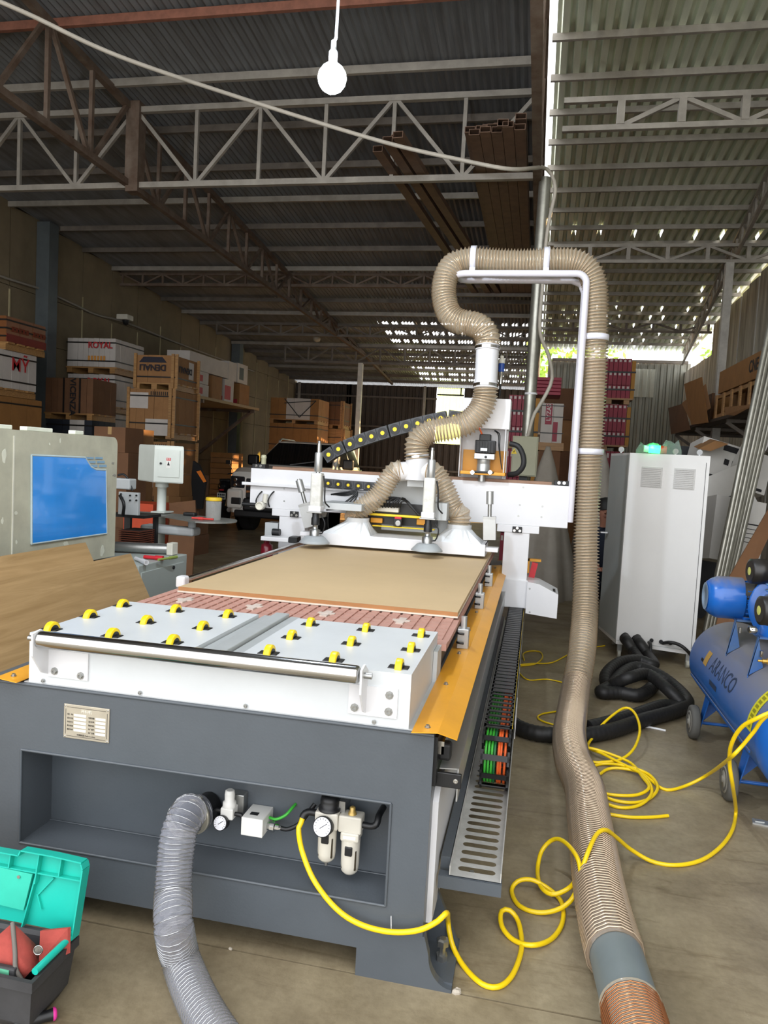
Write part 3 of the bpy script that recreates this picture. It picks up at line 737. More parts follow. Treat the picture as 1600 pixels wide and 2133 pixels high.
for j, (x, mm_) in enumerate(((-.125, CG), (-.113, CG), (-.101, CG), (-.09, mat('dark_green_cable', '#1f6b3a', .4)), (-.075, COR), (-.066, COR), (-.05, COR))):
    P = [V((x, p.y, p.z)) for p in spline(line, .05)]
    obj('cable', MB().tube(P, .0052, 6), mm_, chn)
obj('yellow_edge', MB().box(cx1-.001, cx1+.002, 3.0, 5.6, czc+cr-.006, czc+cr), YEL, chn)
# ---------------------------------------------------------------- front panel pneumatics
def gauge(p, n, r, parent):
    n = V(n).normalized(); p = V(p)
    g = obj('pressure_gauge', MB().lathe(p, n, [(r*.45, -r*.9), (r*.95, -r*.8), (r*1.02, 0), (r*1.02, r*.22), (r*.93, r*.24), (r*.92, r*.12)], 24), BLACK, parent)
    obj('dial', MB().lathe(p+n*(r*.25), n, [(r*.93, 0), (0, .0005)], 24), mat('dial_face', '#e7e9f0', .3), g)
    up_ = V((0, 0, 1)); up_ = (up_-n*up_.dot(n)).normalized(); rt_ = up_.cross(n)
    tk = MB()
    for k in range(13):
        a = math.radians(-135+k*22.5); d = up_*math.cos(a)+rt_*math.sin(a); tk.bar(p+n*(r*.275)+d*r*.68, p+n*(r*.275)+d*r*.84, .0012, .0004, n)
    obj('scale_mark', tk, INK, g)
    d = (up_*.62+rt_*.78); obj('needle', MB().bar(p+n*(r*.29)-d*r*.3, p+n*(r*.29)+d*r*.6, .0018, .0006, n), INK, g)
    return g
PB = mat('pneumatic_beige', '#c9c5b9', .42, var=.05); PW = mat('pneumatic_white', '#dcdcd8', .42, var=.04)
QY = RY
def W(x, y, d): return U(x, y, Y=QY-d)
# regulator
rg = obj('regulator', MB(), PW, cnc); bpy.data.objects.remove(rg)
c0 = W(478, 1690, .06)
rg = obj('regulator', MB().bbox(c0.x-.022, c0.x+.022, QY-.085, QY-.04, c0.z-.018, c0.z+.02, .004).lathe((c0.x, QY-.062, c0.z+.02), (0, 0, 1), [(.022, 0), (.022, .014), (.016, .018), (.017, .04), (.015, .052), (.012, .054)], 20), PW, cnc)
obj('mount_plate', MB().bbox(c0.x-.01, c0.x+.04, QY-.04, QY, c0.z-.01, c0.z+.05, .003), STEEL, rg)
gauge((c0.x-.012, QY-.10, c0.z-.022), (-.1, -1, .28), .0235, rg)
obj('elbow', MB().tube(spline([(c0.x-.022, QY-.065, c0.z+.0), (c0.x-.045, QY-.065, c0.z), (c0.x-.05, QY-.06, c0.z-.02), (c0.x-.05, QY-.04, c0.z-.055), (c0.x-.04, QY-.0, c0.z-.06)], .01), .0075, 8), BLACK, rg)
obj('elbow', MB().tube(spline([(c0.x+.022, QY-.065, c0.z-.003), (c0.x+.045, QY-.065, c0.z-.004), (c0.x+.05, QY-.06, c0.z-.025), (c0.x+.05, QY-.03, c0.z-.055), (c0.x+.055, QY, c0.z-.06)], .01), .0075, 8), BLACK, rg)
# pressure switch
c1 = W(532, 1717, .075)
sw = obj('pressure_switch', MB().bbox(c1.x-.04, c1.x+.034, QY-.10, QY-.0, c1.z-.03, c1.z+.03, .003), PW, cnc)
obj('window', MB().box(c1.x-.022, c1.x+.006, QY-.075, QY-.055, c1.z+.0295, c1.z+.0305), BLACK, sw)
obj('cable_gland', MB().lathe((c1.x+.034, QY-.055, c1.z-.01), (1, 0, 0), [(.013, 0), (.013, .012), (.017, .012), (.017, .026), (.011, .028), (.011, .04), (.007, .048)], 10, False), CHROME, sw)
obj('black_lead', MB().tube(spline([(c1.x+.08, QY-.055, c1.z-.01), (c1.x+.105, QY-.055, c1.z-.01), (c1.x+.14, QY-.05, c1.z+.01), (c1.x+.165, QY-.045, c1.z+.045), (c1.x+.185, QY-.03, c1.z+.075)], .01), .0075, 8), BLACK, sw)
obj('green_lead', MB().tube(spline([(c1.x+.035, QY-.04, c1.z+.012), (c1.x+.06, QY-.045, c1.z+.012), (c1.x+.09, QY-.04, c1.z+.028), (c1.x+.105, QY-.02, c1.z+.045), (c1.x+.11, QY, c1.z+.05)], .01), .005, 7), CG, sw)
# filter regulator lubricator
c2 = W(690, 1700, .07)
fy = QY-.075
fr_ = obj('filter_unit', MB().bbox(c2.x-.045, c2.x+.03, fy-.03, fy+.035, c2.z-.03, c2.z+.025, .005).bbox(c2.x+.03, c2.x+.105, fy-.022, fy+.03, c2.z-.035, c2.z+.02, .005).bbox(c2.x+.04, c2.x+.10, fy-.028, fy+.032, c2.z-.06, c2.z-.03, .006), PB, cnc)
obj('regulator_knob', MB().lathe((c2.x-.005, fy, c2.z+.025), (0, 0, 1), [(.036, 0), (.036, .008), (.03, .01), (.031, .03), (.027, .045), (.018, .048)], 22), BLACK, fr_)
obj('mount_plate', MB().box(c2.x+.025, c2.x+.045, fy+.0, QY, c2.z+.02, c2.z+.055), STEEL, fr_)
for k, xx in enumerate((c2.x-.008, c2.x+.07)):
    z1 = c2.z-.03-.028*k
    bw = obj('filter_bowl', MB().lathe((xx, fy, z1-.115), (0, 0, 1), [(.008, 0), (.018, .002), (.027, .012), (.029, .03), (.03, .115)], 22), PB, fr_)
    for q in (-.024, .017):
        obj('sight_slot', MB().bbox(xx+q, xx+q+.007, fy-.031+abs(q)*.55, fy-.01, z1-.095, z1-.03, .002), mat('sight_glass', '#30291c', .15), bw)
    obj('lock_clip', MB().bbox(xx-.012, xx+.012, fy-.033, fy-.02, z1-.045, z1-.015, .003), BLACK, bw)
obj('drain', MB().cyl((c2.x-.008, fy, c2.z-.16), (c2.x-.008, fy, c2.z-.144), .006, n=10), STEEL, fr_)
obj('oil_dome', MB().lathe((c2.x+.07, fy, c2.z+.02), (0, 0, 1), [(.014, 0), (.012, .008), (.009, .01), (.009, .022), (.005, .025)], 14), mat('brass_amber', '#b89a55', .3, .4), fr_)
obj('printed_label', MB().box(c2.x+.05, c2.x+.09, fy-.0285, fy-.028, c2.z-.05, c2.z-.04), mat('label_white', '#d9dde0', .5), fr_)
gauge((c2.x-.012, fy-.045, c2.z-.012), (-.12, -1, .3), .031, fr_)
obj('inlet_elbow', MB().tube(spline([(c2.x-.045, fy, c2.z+.005), (c2.x-.07, fy, c2.z+.006), (c2.x-.085, fy-.005, c2.z+.0), (c2.x-.09, fy-.01, c2.z-.012)], .008), .0115, 10), BLACK, fr_)
obj('outlet_elbow', MB().tube(spline([(c2.x+.105, fy, c2.z-.01), (c2.x+.135, fy, c2.z-.01), (c2.x+.15, fy, c2.z), (c2.x+.152, fy+.02, c2.z+.018), (c2.x+.155, QY, c2.z+.02)], .008), .0105, 10), BLACK, fr_)
AIR_IN = V((c2.x-.09, fy-.01, c2.z-.012))
# cable ties at the lower frame
tb = MB(); tb.bar((-.343, FY-.012, .215), (-.338, FY-.02, .165), .004, .002); obj('cable_tie', tb, WHITE, cnc)
# ---------------------------------------------------------------- gantry of the router
GY = 5.55
def G(x, y, d=0): return U(x, y, Y=GY-d)
def fbox(name, x0, y0, x1, y1, front, depth, m_, parent=None, r=.004):
    """box whose front face (at Y=front) spans the pixel rectangle"""
    a = U(x0, y0, Y=front); b = U(x1, y1, Y=front)
    return obj(name, MB().bbox(a.x, b.x, front, front+depth, b.z, a.z, r), m_, parent if parent is not None else cnc)
BX_0 = G(522, 1000).x; BX_1 = G(1187, 1030).x; BZ1 = 1.466; BZ0 = 1.158
# beam: a front plate with a rebate, a lower lip on the left half
beam = obj('gantry_beam', MB().bbox(BX_0, BX_1, GY, GY+.26, BZ0, BZ1, .004), WHITE, cnc)
obj('beam_rib', MB().bbox(G(507, 1010).x, G(850, 1010).x, GY-.035, GY, G(600, 1012).z-.012, G(600, 1012).z+.012, .003), WHITE, beam)
TOP = mat('beam_top_board', '#8d6d57', .6, var=.2, scale=6)
obj('beam_top', MB().box(G(565, 975).x, G(1150, 1000).x, GY+.03, GY+.20, BZ1, BZ1+.022), TOP, beam)
for q in ((537, 968), (1172, 1008)):
    a = G(*q); bk_ = obj('stop_block', MB().bbox(a.x-.06, a.x+.05, GY+.03, GY+.12, BZ1, BZ1+.035, .004), BLACK, beam)
    for dx in (-.025, .012): obj('bolt', bolt(MB(), (a.x+dx, GY+.03, BZ1+.02), (0, -1, 0), .008, .005), CHROME, bk_)
a = G(540, 958); obj('sensor', MB().lathe((a.x, GY+.1, BZ1+.035), (0, 0, 1), [(.02, 0), (.02, .045), (.024, .05), (.02, .07), (.008, .075)], 14), mat('sensor_lens', '#b8b79a', .2), beam)
for q in ((592, 1018), (592, 1044), (1083, 1052), (1130, 1055), (1080, 1075), (1128, 1077), (1090, 1015)):
    a = G(*q); obj('bolt', bolt(MB(), (a.x, GY, a.z), (0, -1, 0), .005, .003), STEEL, beam)
# posts
for sx in (1, -1):
    if sx > 0:
        x0, x1 = G(1048, 1150).x, G(1101, 1150).x; z0 = .545
        pl0, pl1 = G(1036, 1095).x, G(1124, 1095).x
    else:
        x0, x1 = G(580, 1120).x, G(634, 1120).x; z0 = .74
        pl0, pl1 = G(567, 1065).x, G(655, 1065).x
    ps = obj('gantry_post', MB().bbox(x0, x1, GY-.0, GY+.30, .545, BZ0-.05, .004), WHITE, cnc)
    obj('post_flange', MB().bbox(pl0, pl1, GY-.006, GY+.28, BZ0-.055, BZ0, .003), WHITE, ps)
    cx_ = (x0+x1)/2-(.0 if sx > 0 else -.02)
    ck = obj('corner_block', MB().bbox(cx_-.035, cx_+.035, GY-.02, GY-.006, BZ0-.055, BZ0-.01, .003), BLACK, ps)
    for dx, dz in ((-.02, -.045), (.02, -.045), (0, -.025)): obj('bolt', bolt(MB(), (cx_+dx, GY-.02, BZ0+dz+.005), (0, -1, 0), .007, .004), CHROME, ck)
sh = obj('carriage', MB().bbox(G(1044, 1230).x, G(1099, 1230).x, GY-.02, GY+.34, G(1075, 1265).z, G(1075, 1207).z, .004), WHITE, cnc)
a, b = G(1099, 1210), G(1159, 1289)
mz = G(1128, 1208).z
obj('drive_housing', MB().slab([(a.x, GY-.05, a.z-.0), (a.x+.085, GY-.05, a.z-.01), (b.x, GY-.05, a.z-.075), (b.x, GY-.05, b.z+.01), (a.x, GY-.05, b.z+.03)], (0, .30, 0)), WHITE, sh)
a = G(1156, 1232); obj('housing_vent', MB().box(a.x-.02, a.x+.004, GY-.02, GY+.1, a.z, a.z+.004), BLACK, sh)
for q in ((1100, 1226), (1100, 1275)): a = G(*q, .05); obj('bolt', bolt(MB(), (a.x+.012, GY-.05, a.z), (0, -1, 0), .005, .003), STEEL, sh)
obj('carriage', MB().bbox(G(570, 1160).x, G(622, 1160).x, GY-.04, GY+.34, .60, .80, .004), WHITE, cnc)
# red emergency lever with amber bracket beside right post
RED = mat('red_paint', '#c8202c', .4)
a = U(1112, 1170, Y=5.75)
obj('lever_bracket', MB().bbox(a.x-.05, a.x+.055, 5.75, 5.79, a.z+.0, a.z+.02, .002).bbox(a.x-.05, a.x-.03, 5.75, 5.79, a.z-.09, a.z+.02, .002), AMBER, cnc)
obj('lever', MB().bar(U(1115, 1172, Y=5.77), U(1106, 1206, Y=5.77), .045, .02, (0, 1, 0)), RED, cnc)
# push cylinder on left post
fbox('lube_box', 552, 1088, 578, 1122, GY+.05, .15, WHITE2)
pcl = fbox('push_bar', 543, 1117, 600, 1130, GY-.20, .12, WHITE)
fbox('push_bar_end', 601, 1118, 618, 1132, GY-.20, .10, BLACK, pcl)
a = U(568, 1108, Y=GY-.05); obj('solenoid', MB().cyl((a.x, GY-.05, a.z), (a.x+.06, GY-.05, a.z), .028, n=14), BLACK, cnc)
a = U(556, 1145, Y=GY-.1); obj('oil_cup', MB().lathe((a.x, GY-.1, a.z-.05), (0, 0, 1), [(.045, 0), (.05, .01), (.045, .09), (.025, .1), (.025, .16)], 14), mat('dark_red_plastic', '#6d1524', .25), cnc)
# grease tube and knob at beam underside left
a = G(546, 1053, .06)
obj('grease_pipe', MB().cyl((G(508, 1060).x, GY-.03, a.z), (G(556, 1060).x, GY-.03, a.z+.0), .016, n=12), BLACK, cnc)
vl = obj('valve', MB().lathe((a.x, GY-.02, a.z), (0, -1, 0), [(.022, 0), (.022, .05), (.034, .055), (.034, .1), (.026, .106), (.026, .096)], 18).cyl((a.x+.01, GY-.03, a.z+.02), (a.x+.015, GY-.03, a.z+.09), .02, n=14), mat('valve_white', '#d6d3c6', .4), cnc)
for x in (537, 562):
    a = G(x, 1055); obj('air_tube', MB().tube(spline([(a.x, GY-.01, a.z-.0), (a.x+.003, GY-.05, a.z+.05), (a.x+.02, GY-.03, a.z+.1), (a.x+.03, GY, a.z+.12)], .02), .006, 6), BLACK, cnc)
# ------------- boom for the suction hose
BOOM = mat('boom_white', '#d6d4dc', .32, var=.04)
py0 = GY+.02
pA = U(1190, 1088, Y=py0); pB = U(1219, 580, Y=py0)
px_ = (pA.x+pB.x)/2
zb_, zt_b = pA.z, U(1215, 570, Y=py0).z
xl_ = U(962, 580, Y=py0).x
tb_ = []
r_ = .025
def arc(cx, cz, y, a0, a1, R, n=7): return [V((cx+R*math.cos(a0+(a1-a0)*k/n), y, cz+R*math.sin(a0+(a1-a0)*k/n))) for k in range(n+1)]
for yy in (py0,):
    path_ = [V((px_, yy, zb_)), V((px_, yy, zt_b-.08))]+arc(px_-.07, zt_b-.07, yy, 0, PI/2, .07)+[V((xl_+.02, yy, zt_b))]
path_ += [V((xl_-.02, py0+.02, zt_b)), V((xl_-.05, py0+.10, zt_b)), V((xl_-.02, py0+.18, zt_b)), V((xl_+.02, py0+.20, zt_b)), V((px_-.1, py0+.20, zt_b)), V((px_-.03, py0+.19, zt_b-.03)), V((px_, py0+.18, zt_b-.1)), V((px_, py0+.2, 1.2))]
boom = obj('hose_boom', MB().tube(path_, r_, 14), BOOM, cnc)
# clips are added with the hose
# ------------- spindle head
HY = GY-.06
head = fbox('head_box', 965, 828, 1061, 895, HY+.06, .2, WHITE)
hb = obj('head_backplate', MB().bbox(U(960, 900, Y=HY+.2).x, U(1060, 900, Y=HY+.2).x, HY+.18, HY+.24, BZ1+.02, U(965, 890, Y=HY+.2).z+.05, .003), WHITE, head)
for x in (960, 1053):
    a = U(x, 900, Y=HY+.06); obj('head_cheek', MB().box(a.x, a.x+.006, HY+.06, HY+.24, BZ1+.03, U(x, 893, Y=HY+.06).z), WHITE, head)
a, b = U(966, 936, Y=HY+.17), U(1052, 985, Y=HY+.17); obj('amber_plate', MB().box(a.x, b.x, HY+.16, HY+.18, b.z, a.z), AMBER, head)
am = fbox('amber_shelf', 959, 980, 1052, 992, HY-.02, .22, AMBER, head)
mo = obj('motor', MB().bbox(U(989, 930, Y=HY).x, U(1032, 930, Y=HY).x, HY+.01, HY+.13, U(1010, 944, Y=HY).z, U(1010, 917, Y=HY).z, .006), BLACK, head)
for k in range(7): a = U(990+k*6, 930, Y=HY); obj('cooling_fin', MB().box(a.x, a.x+.006, HY-.003, HY+.02, U(1010, 943, Y=HY).z, U(1010, 920, Y=HY).z), BLACK, mo)
obj('motor_cap', MB().bbox(U(998, 912, Y=HY).x, U(1022, 912, Y=HY).x, HY+.03, HY+.12, U(1010, 920, Y=HY).z, U(1010, 904, Y=HY).z, .006), BLACK, mo)
fbox('motor_plate', 1001, 933, 1015, 940, HY-.006, .004, mat('label_white', '#d9dde0', .5), mo)
gbx = fbox('gearbox', 988, 944, 1030, 958, HY, .14, ALU, head)
a = U(1012, 952, Y=HY); obj('plug', MB().cyl((a.x, HY-.003, a.z), (a.x, HY, a.z), .01, n=12), BLACK, gbx)
a = U(1008, 958, Y=HY+.07); obj('gear_body', MB().lathe((a.x, HY+.07, U(1008, 985, Y=HY+.07).z), (0, 0, 1), [(.05, 0), (.05, .06), (.047, .065), (.05, .07), (.05, .1)], 20), ALU, gbx)
fl_ = fbox('flange_plate', 980, 980, 1028, 987, HY-.03, .12, BLACK, head)
for x in (984, 1021): a = U(x, 984, Y=HY-.03); obj('bolt', bolt(MB(), (a.x, HY-.03, a.z), (0, -1, 0), .011, .006), CHROME, fl_)
a = U(1004, 990, Y=HY+.05); obj('shaft', MB().cyl((a.x, HY+.05, a.z-.045), (a.x, HY+.05, a.z+.01), .028, n=16), STEEL, head)
a = U(1004, 904, Y=HY+.03); obj('red_lead', MB().tube(spline([a, a+V((-.015, -.01, .03)), a+V((-.03, .0, .05))], .01), .007, 6), COR, mo)
for dx, c_ in ((0, BLACK), (.02, BLACK)):
    obj('wire', MB().tube(spline([U(1030+dx*100, 897, Y=HY+.12), U(1038+dx*150, 905, Y=HY+.1), U(1039+dx*100, 930, Y=HY+.08), U(1043, 960, Y=HY+.08), U(1046, 978, Y=HY+.08)], .02), .004, 5), c_, head)
obj('black_conduit', MB().tube(spline([U(1063, 924, Y=HY+.1), U(1080, 930, Y=HY+.08), U(1090, 950, Y=HY+.08), U(1090, 970, Y=HY+.08), U(1078, 985, Y=HY+.1), U(1060, 989, Y=HY+.15)], .02), .020, 10), RUBBER, head)
# green/blue air filter on the head's right
a = U(1046, 745, Y=HY+.15)
af = obj('head_filter', MB().lathe((a.x, HY+.15, U(1046, 775, Y=HY+.15).z), (0, 0, 1), [(.016, -.09), (.016, -.03), (.02, -.02), (.024, 0)], 12), CHROME, head)
obj('coil', MB().lathe((a.x, HY+.15, U(1046, 775, Y=HY+.15).z), (0, 0, 1), [(.02, 0), (.025, .008), (.02, .016), (.025, .024), (.02, .032), (.025, .04), (.02, .048), (.025, .056), (.02, .064)], 12), mat('blue_plastic', '#2b4fa0', .35), af)
obj('cap', MB().lathe((a.x, HY+.15, U(1046, 757, Y=HY+.15).z), (0, 0, 1), [(.024, 0), (.024, .03), (.014, .036), (.014, .055)], 12), mat('valve_white', '#d6d3c6', .4), af)
obj('stem', MB().cyl((a.x, HY+.15, U(1046, 826, Y=HY+.15).z), (a.x, HY+.15, U(1046, 790, Y=HY+.15).z), .008, n=8), BLACK, af)
# ------------- energy chain over the beam (curved black chain with yellow dots)
def dotted_chain(P, w, h, parent, n):
    ch = obj('energy_chain', MB().tube([p+V((0, w*.6, 0)) for p in spline(P, .03)], .01, 4), BLACK, parent, 'black energy chain with yellow link dots')
    S = spline(P, .01); L = len(S)
    for k in range(n):
        i = int((k+.5)/n*(L-1)); p = S[i]; t = (S[min(i+2, L-1)]-S[max(i-2, 0)]).normalized(); u = V((0, -1, 0)).cross(t).normalized()
        if u.z < 0: u = -u
        ln = (S[-1]-S[0]).length/n*.5
        mb = MB().slab([p-t*ln-u*h/2, p+t*ln-u*h/2, p+t*ln+u*h/2, p-t*ln+u*h/2], (0, w, 0))
        lk = obj('chain_link', mb, mat('chain_grey', '#3b3d40', .45), ch)
        obj('boss', MB().cyl(p+V((0, -.004, 0)), p+V((0, .002, 0)), h*.42, n=18), BLACK, ch)
        obj('dot', MB().cyl(p+V((0, -.006, 0)), p+V((0, -.003, 0)), h*.17, n=14), YEL, ch)
    return ch
EY = GY+.02
P = [U(x, y, Y=EY) for x, y in ((676, 953), (700, 938), (750, 917), (820, 895), (858, 885), (900, 875), (940, 868), (966, 876), (975, 890))]
dotted_chain(P, .09, .095, beam, 13)
P = [U(x, y, Y=GY-.06) for x, y in ((676, 1006), (720, 1010), (775, 1014), (800, 1015))]
dotted_chain(P, .055, .068, beam, 6)
obj('chain_shelf', MB().box(U(673, 1012, Y=GY-.06).x, G(850, 1020).x, GY-.06, GY, G(760, 1019).z-.004, G(760, 1019).z), WHITE, beam)
# ------------- dust hood with funnels
HO = GY-.38
def H_(x, y, d=0): return U(x, y, Y=HO-d)
hx0, hx1 = H_(668, 1110).x, H_(1011, 1140).x
hz1 = 1.035; hz0 = .952
hood = obj('dust_hood', MB().bbox(hx0, hx1, HO, HO+.02, hz0, hz1, .003).box(hx0, hx1, HO+.02, HO+.30, hz1-.006, hz1).box(hx0, hx0+.004, HO+.02, HO+.3, hz0, hz1).box(hx1-.004, hx1, HO+.02, HO+.3, hz0, hz1), WHITE, cnc)
FUN = mat('hood_paint', '#cfd2d4', .42, var=.04)
def funnel(x0, x1, xt, zt):
    y0, y1 = HO+.01, HO+.26; cy = HO+.13; r = .088; n = 24; mb = MB(); base = []
    for k in range(n):
        a = 2*PI*k/n-3*PI/4; c, s = math.cos(a), math.sin(a); q = max(abs(c), abs(s))
        base.append(((x0+x1)/2+c/q*(x1-x0)/2, (y0+y1)/2+s/q*(y1-y0)/2, hz1))
    top = [(xt+r*math.cos(2*PI*k/n-3*PI/4), cy+r*math.sin(2*PI*k/n-3*PI/4), zt) for k in range(n)]
    mb.add(base+top, [(k, (k+1) % n, n+(k+1) % n, n+k) for k in range(n)])
    mb.cyl((xt, cy, zt-.002), (xt, cy, zt+.03), r, n=20, cap=False)
    return obj('funnel', mb, FUN, hood), V((xt, cy, zt))
f1, F1 = funnel(H_(668, 1100).x, H_(772, 1100).x, H_(733, 1085).x+.01, 1.125)
f2, F2 = funnel(H_(900, 1120).x, H_(1003, 1125).x, H_(953, 1100).x, 1.125)
# machinery visible between the funnels
obj('carriage_plate', MB().bbox(H_(780, 1030).x, H_(925, 1050).x, HO+.3, HO+.34, 1.06, G(800, 995).z, .003), WHITE2, cnc)
for q in ((768, 1073, 925, 1079), (775, 1096, 905, 1103)):
    fbox('amber_rail', q[0], q[1], q[2], q[3], HO+.18, .05, YEL, hood)
a, b = U(770, 1045, Y=HO+.26), U(910, 1100, Y=HO+.26); obj('dark_box', MB().box(a.x, b.x, HO+.26, HO+.30, b.z, a.z), mat('machine_black', '#1a1b1c', .4), hood)  # plain dark box behind the rails and leads
fbox('amber_block', 772, 1078, 796, 1090, HO+.22, .03, AMBER, hood); fbox('amber_block', 868, 1081, 896, 1095, HO+.22, .03, AMBER, hood)
fbox('valve_block', 782, 1055, 830, 1068, HO+.2, .05, mat('valve_white', '#d6d3c6', .4), hood)
random.seed(3)
for k in range(9):
    x = 785+k*6; P = [U(x, 1057, Y=HO+.19), U(x+3, 1045+random.uniform(-3, 3), Y=HO+.16), U(x+12, 1040+random.uniform(-4, 4), Y=HO+.18), U(835+k*2, 1038+k, Y=HO+.2), U(860+k*2, 1060+k*2, Y=HO+.2), U(872+k*1.5, 1074, Y=HO+.2)]
    obj('black_lead', MB().tube(spline(P, .02), .0065, 6), BLACK, hood)
for k in range(3):
    P = [U(690+k*4, 1030, Y=HO+.3), U(720, 1026+3*k, Y=HO+.25), U(745, 1024+2*k, Y=HO+.25), U(705+k*10, 1056, Y=HO+.2), U(680, 1062, Y=HO+.2)]
    obj('black_lead', MB().tube(spline(P, .02), .007, 6), BLACK, hood)
fan = fbox('fan_block', 820, 1080, 836, 1097, HO+.17, .03, BLACK, hood)
fbox('red_block', 822, 1076, 836, 1082, HO+.17, .03, RED, hood)
a = U(829, 1090, Y=HO+.17); obj('fan_ring', MB().lathe((a.x, HO+.17, a.z), (0, -1, 0), [(.022, 0), (.022, .004), (.016, .004)], 14), STEEL, fan)
# ------------- manifold: Y piece under the hose
MY = HO+.16
mc = U(868, 975, Y=MY); mz1 = U(868, 944, Y=MY).z; mz0 = U(868, 1000, Y=MY).z
mf = obj('hose_manifold', MB().cyl((mc.x, MY, mz0), (mc.x, MY, mz1), .083, n=28, cap=False), WHITE, cnc)
obj('manifold_arm', MB().cyl((mc.x, MY, mz0+.07), (mc.x-.16, MY, mz0+.12-.07), .07, n=20), WHITE, mf)
obj('manifold_arm', MB().cyl((mc.x, MY, mz0+.07), (mc.x+.13, MY, mz0+.09-.03), .07, n=20), WHITE, mf)
obj('manifold_foot', MB().bbox(mc.x-.06, mc.x+.06, MY-.02, HO+.34, mz0-.05, mz0, .003), WHITE2, mf)
obj('clamp_band', MB().cyl((mc.x, MY, mz1-.035), (mc.x, MY, mz1-.015), .0865, n=28), CHROME, mf)
# ------------- suction cups on air cylinders
def cup(xc, yb, yt, front, parent):
    p = U(xc, yb, Y=front); X_, Z_ = p.x, p.z
    s_ = obj('suction_cup', MB().lathe((X_, front, Z_), (0, 0, 1), [(.108, 0), (.11, .004), (.095, .02), (.072, .044), (.06, .05), (.03, .052)], 30), mat('cup_rubber', '#a3a8aa', .5), parent)
    obj('cup_hub', MB().lathe((X_, front, Z_+.05), (0, 0, 1), [(.038, 0), (.038, .045), (.022, .05), (.018, .075), (.022, .078), (.022, .095)], 18), STEEL, s_)
    zt = U(xc, yt, Y=front).z
    obj('coupling', MB().lathe((X_, front, Z_+.13), (0, 0, 1), [(.03, 0), (.03, .05), (.024, .055), (.024, .085)], 14), BLACK, s_)
    obj('foot_bracket', MB().bbox(X_-.06, X_+.05, front-.03, front+.06, Z_+.215, Z_+.225, .002), STEEL, s_)
    obj('cylinder_body', MB().bbox(X_-.045, X_+.035, front-.02, front+.06, Z_+.225, Z_+.50, .012, 3), mat('wrapped_cylinder', '#cfcfc9', .28, var=.12, scale=20, bump=.5, bscale=25), s_)
    obj('cylinder_base', MB().bbox(X_-.05, X_+.04, front-.025, front+.065, Z_+.225, Z_+.265, .004), WHITE, s_)
    obj('rod', MB().cyl((X_-.002, front+.015, Z_+.50), (X_-.002, front+.015, zt-.02), .016, n=12), CHROME, s_)
    obj('sleeve', MB().lathe((X_-.002, front+.015, zt-.22), (0, 0, 1), [(.022, 0), (.028, .01), (.028, .13), (.022, .14)], 14), ALU, s_)
    obj('screw', MB().cyl((X_-.002, front+.015, zt-.09), (X_-.002, front+.015, zt), .012, n=10), STEEL, s_)
    obj('air_tube', MB().tube(spline([(X_+.04, front+.02, Z_+.48), (X_+.055, front+.01, Z_+.4), (X_+.06, front+.01, Z_+.3), (X_+.09, front+.03, Z_+.26)], .02), .006, 6).tube(spline([(X_+.04, front, Z_+.2), (X_+.075, front-.02, Z_+.15), (X_+.06, front-.01, Z_+.08), (X_+.035, front, Z_+.07)], .02), .005, 6), BLACK, s_)
    return X_, Z_
cup(655, 1131, 918, HO-.10, cnc)
cup(889, 1147, 932, HO-.14, cnc)
# arm holding the cups to the hood
obj('cup_arm', MB().bbox(U(700, 1055, Y=HO-.02).x-.12, U(720, 1055, Y=HO-.02).x+.12, HO-.03, HO+.3, U(700, 1062, Y=HO-.02).z, U(700, 1048, Y=HO-.02).z, .003), WHITE2, cnc)
a = U(905, 1065, Y=HO-.04); obj('cup_arm', MB().bbox(a.x-.03, a.x+.09, HO-.06, HO+.3, a.z-.06, a.z+.06, .003), WHITE2, cnc)
# tilted and upright locating cylinders at the hood ends
def loc_cyl(q0, q1, q2, front):
    A, B, C = [U(x, y, Y=front) for x, y in (q0, q1, q2)]
    o = obj('locating_cylinder', MB().bar(A, B, .085, .07, (0, 1, 0)), ALU, cnc)
    d = (C-B).normalized()
    obj('rod', MB().cyl(B, C, .014, n=10), STEEL, o); obj('sleeve', MB().cyl(B+d*.10, B+d*.19, .026, n=12), ALU, o)
    obj('collar', MB().bar(B-d*.004, B+d*.014, .09, .075, (0, 1, 0)), STEEL, o)
loc_cyl((648, 1097), (637, 1052), (622, 998), HO+.06)
loc_cyl((1020, 1124), (1020, 1080), (1021, 1025), HO+.06)
obj('hood_bracket', MB().bbox(U(645, 1100, Y=HO+.06).x-.06, hx0+.05, HO+.02, HO+.12, 1.0, 1.03, .003), WHITE, cnc)
obj('hood_bracket', MB().bbox(hx1-.06, U(1030, 1128, Y=HO+.06).x+.03, HO+.02, HO+.12, .985, 1.015, .003), WHITE, cnc)

# ---------------------------------------------------------------- the sheet on the bed
sh_ = thing('mdf_sheet', (-.965, 4.2, BZ), 'large bare tan fibreboard sheet with pale underside lying on the router bed', 'board')
obj('core', MB().box(-1.632, -.302, 3.235, 5.9, BZ+.009, BZ+.027), MDF, sh_)
obj('edge_band', MB().box(-1.6325, -.3015, 3.2345, 3.236, BZ+.009, BZ+.027), MDFE, sh_)
obj('backing_sheet', MB().box(-1.634, -.3, 3.228, 5.9, BZ+.002, BZ+.009), mat('white_backing', '#d8cfc0', .6), sh_)
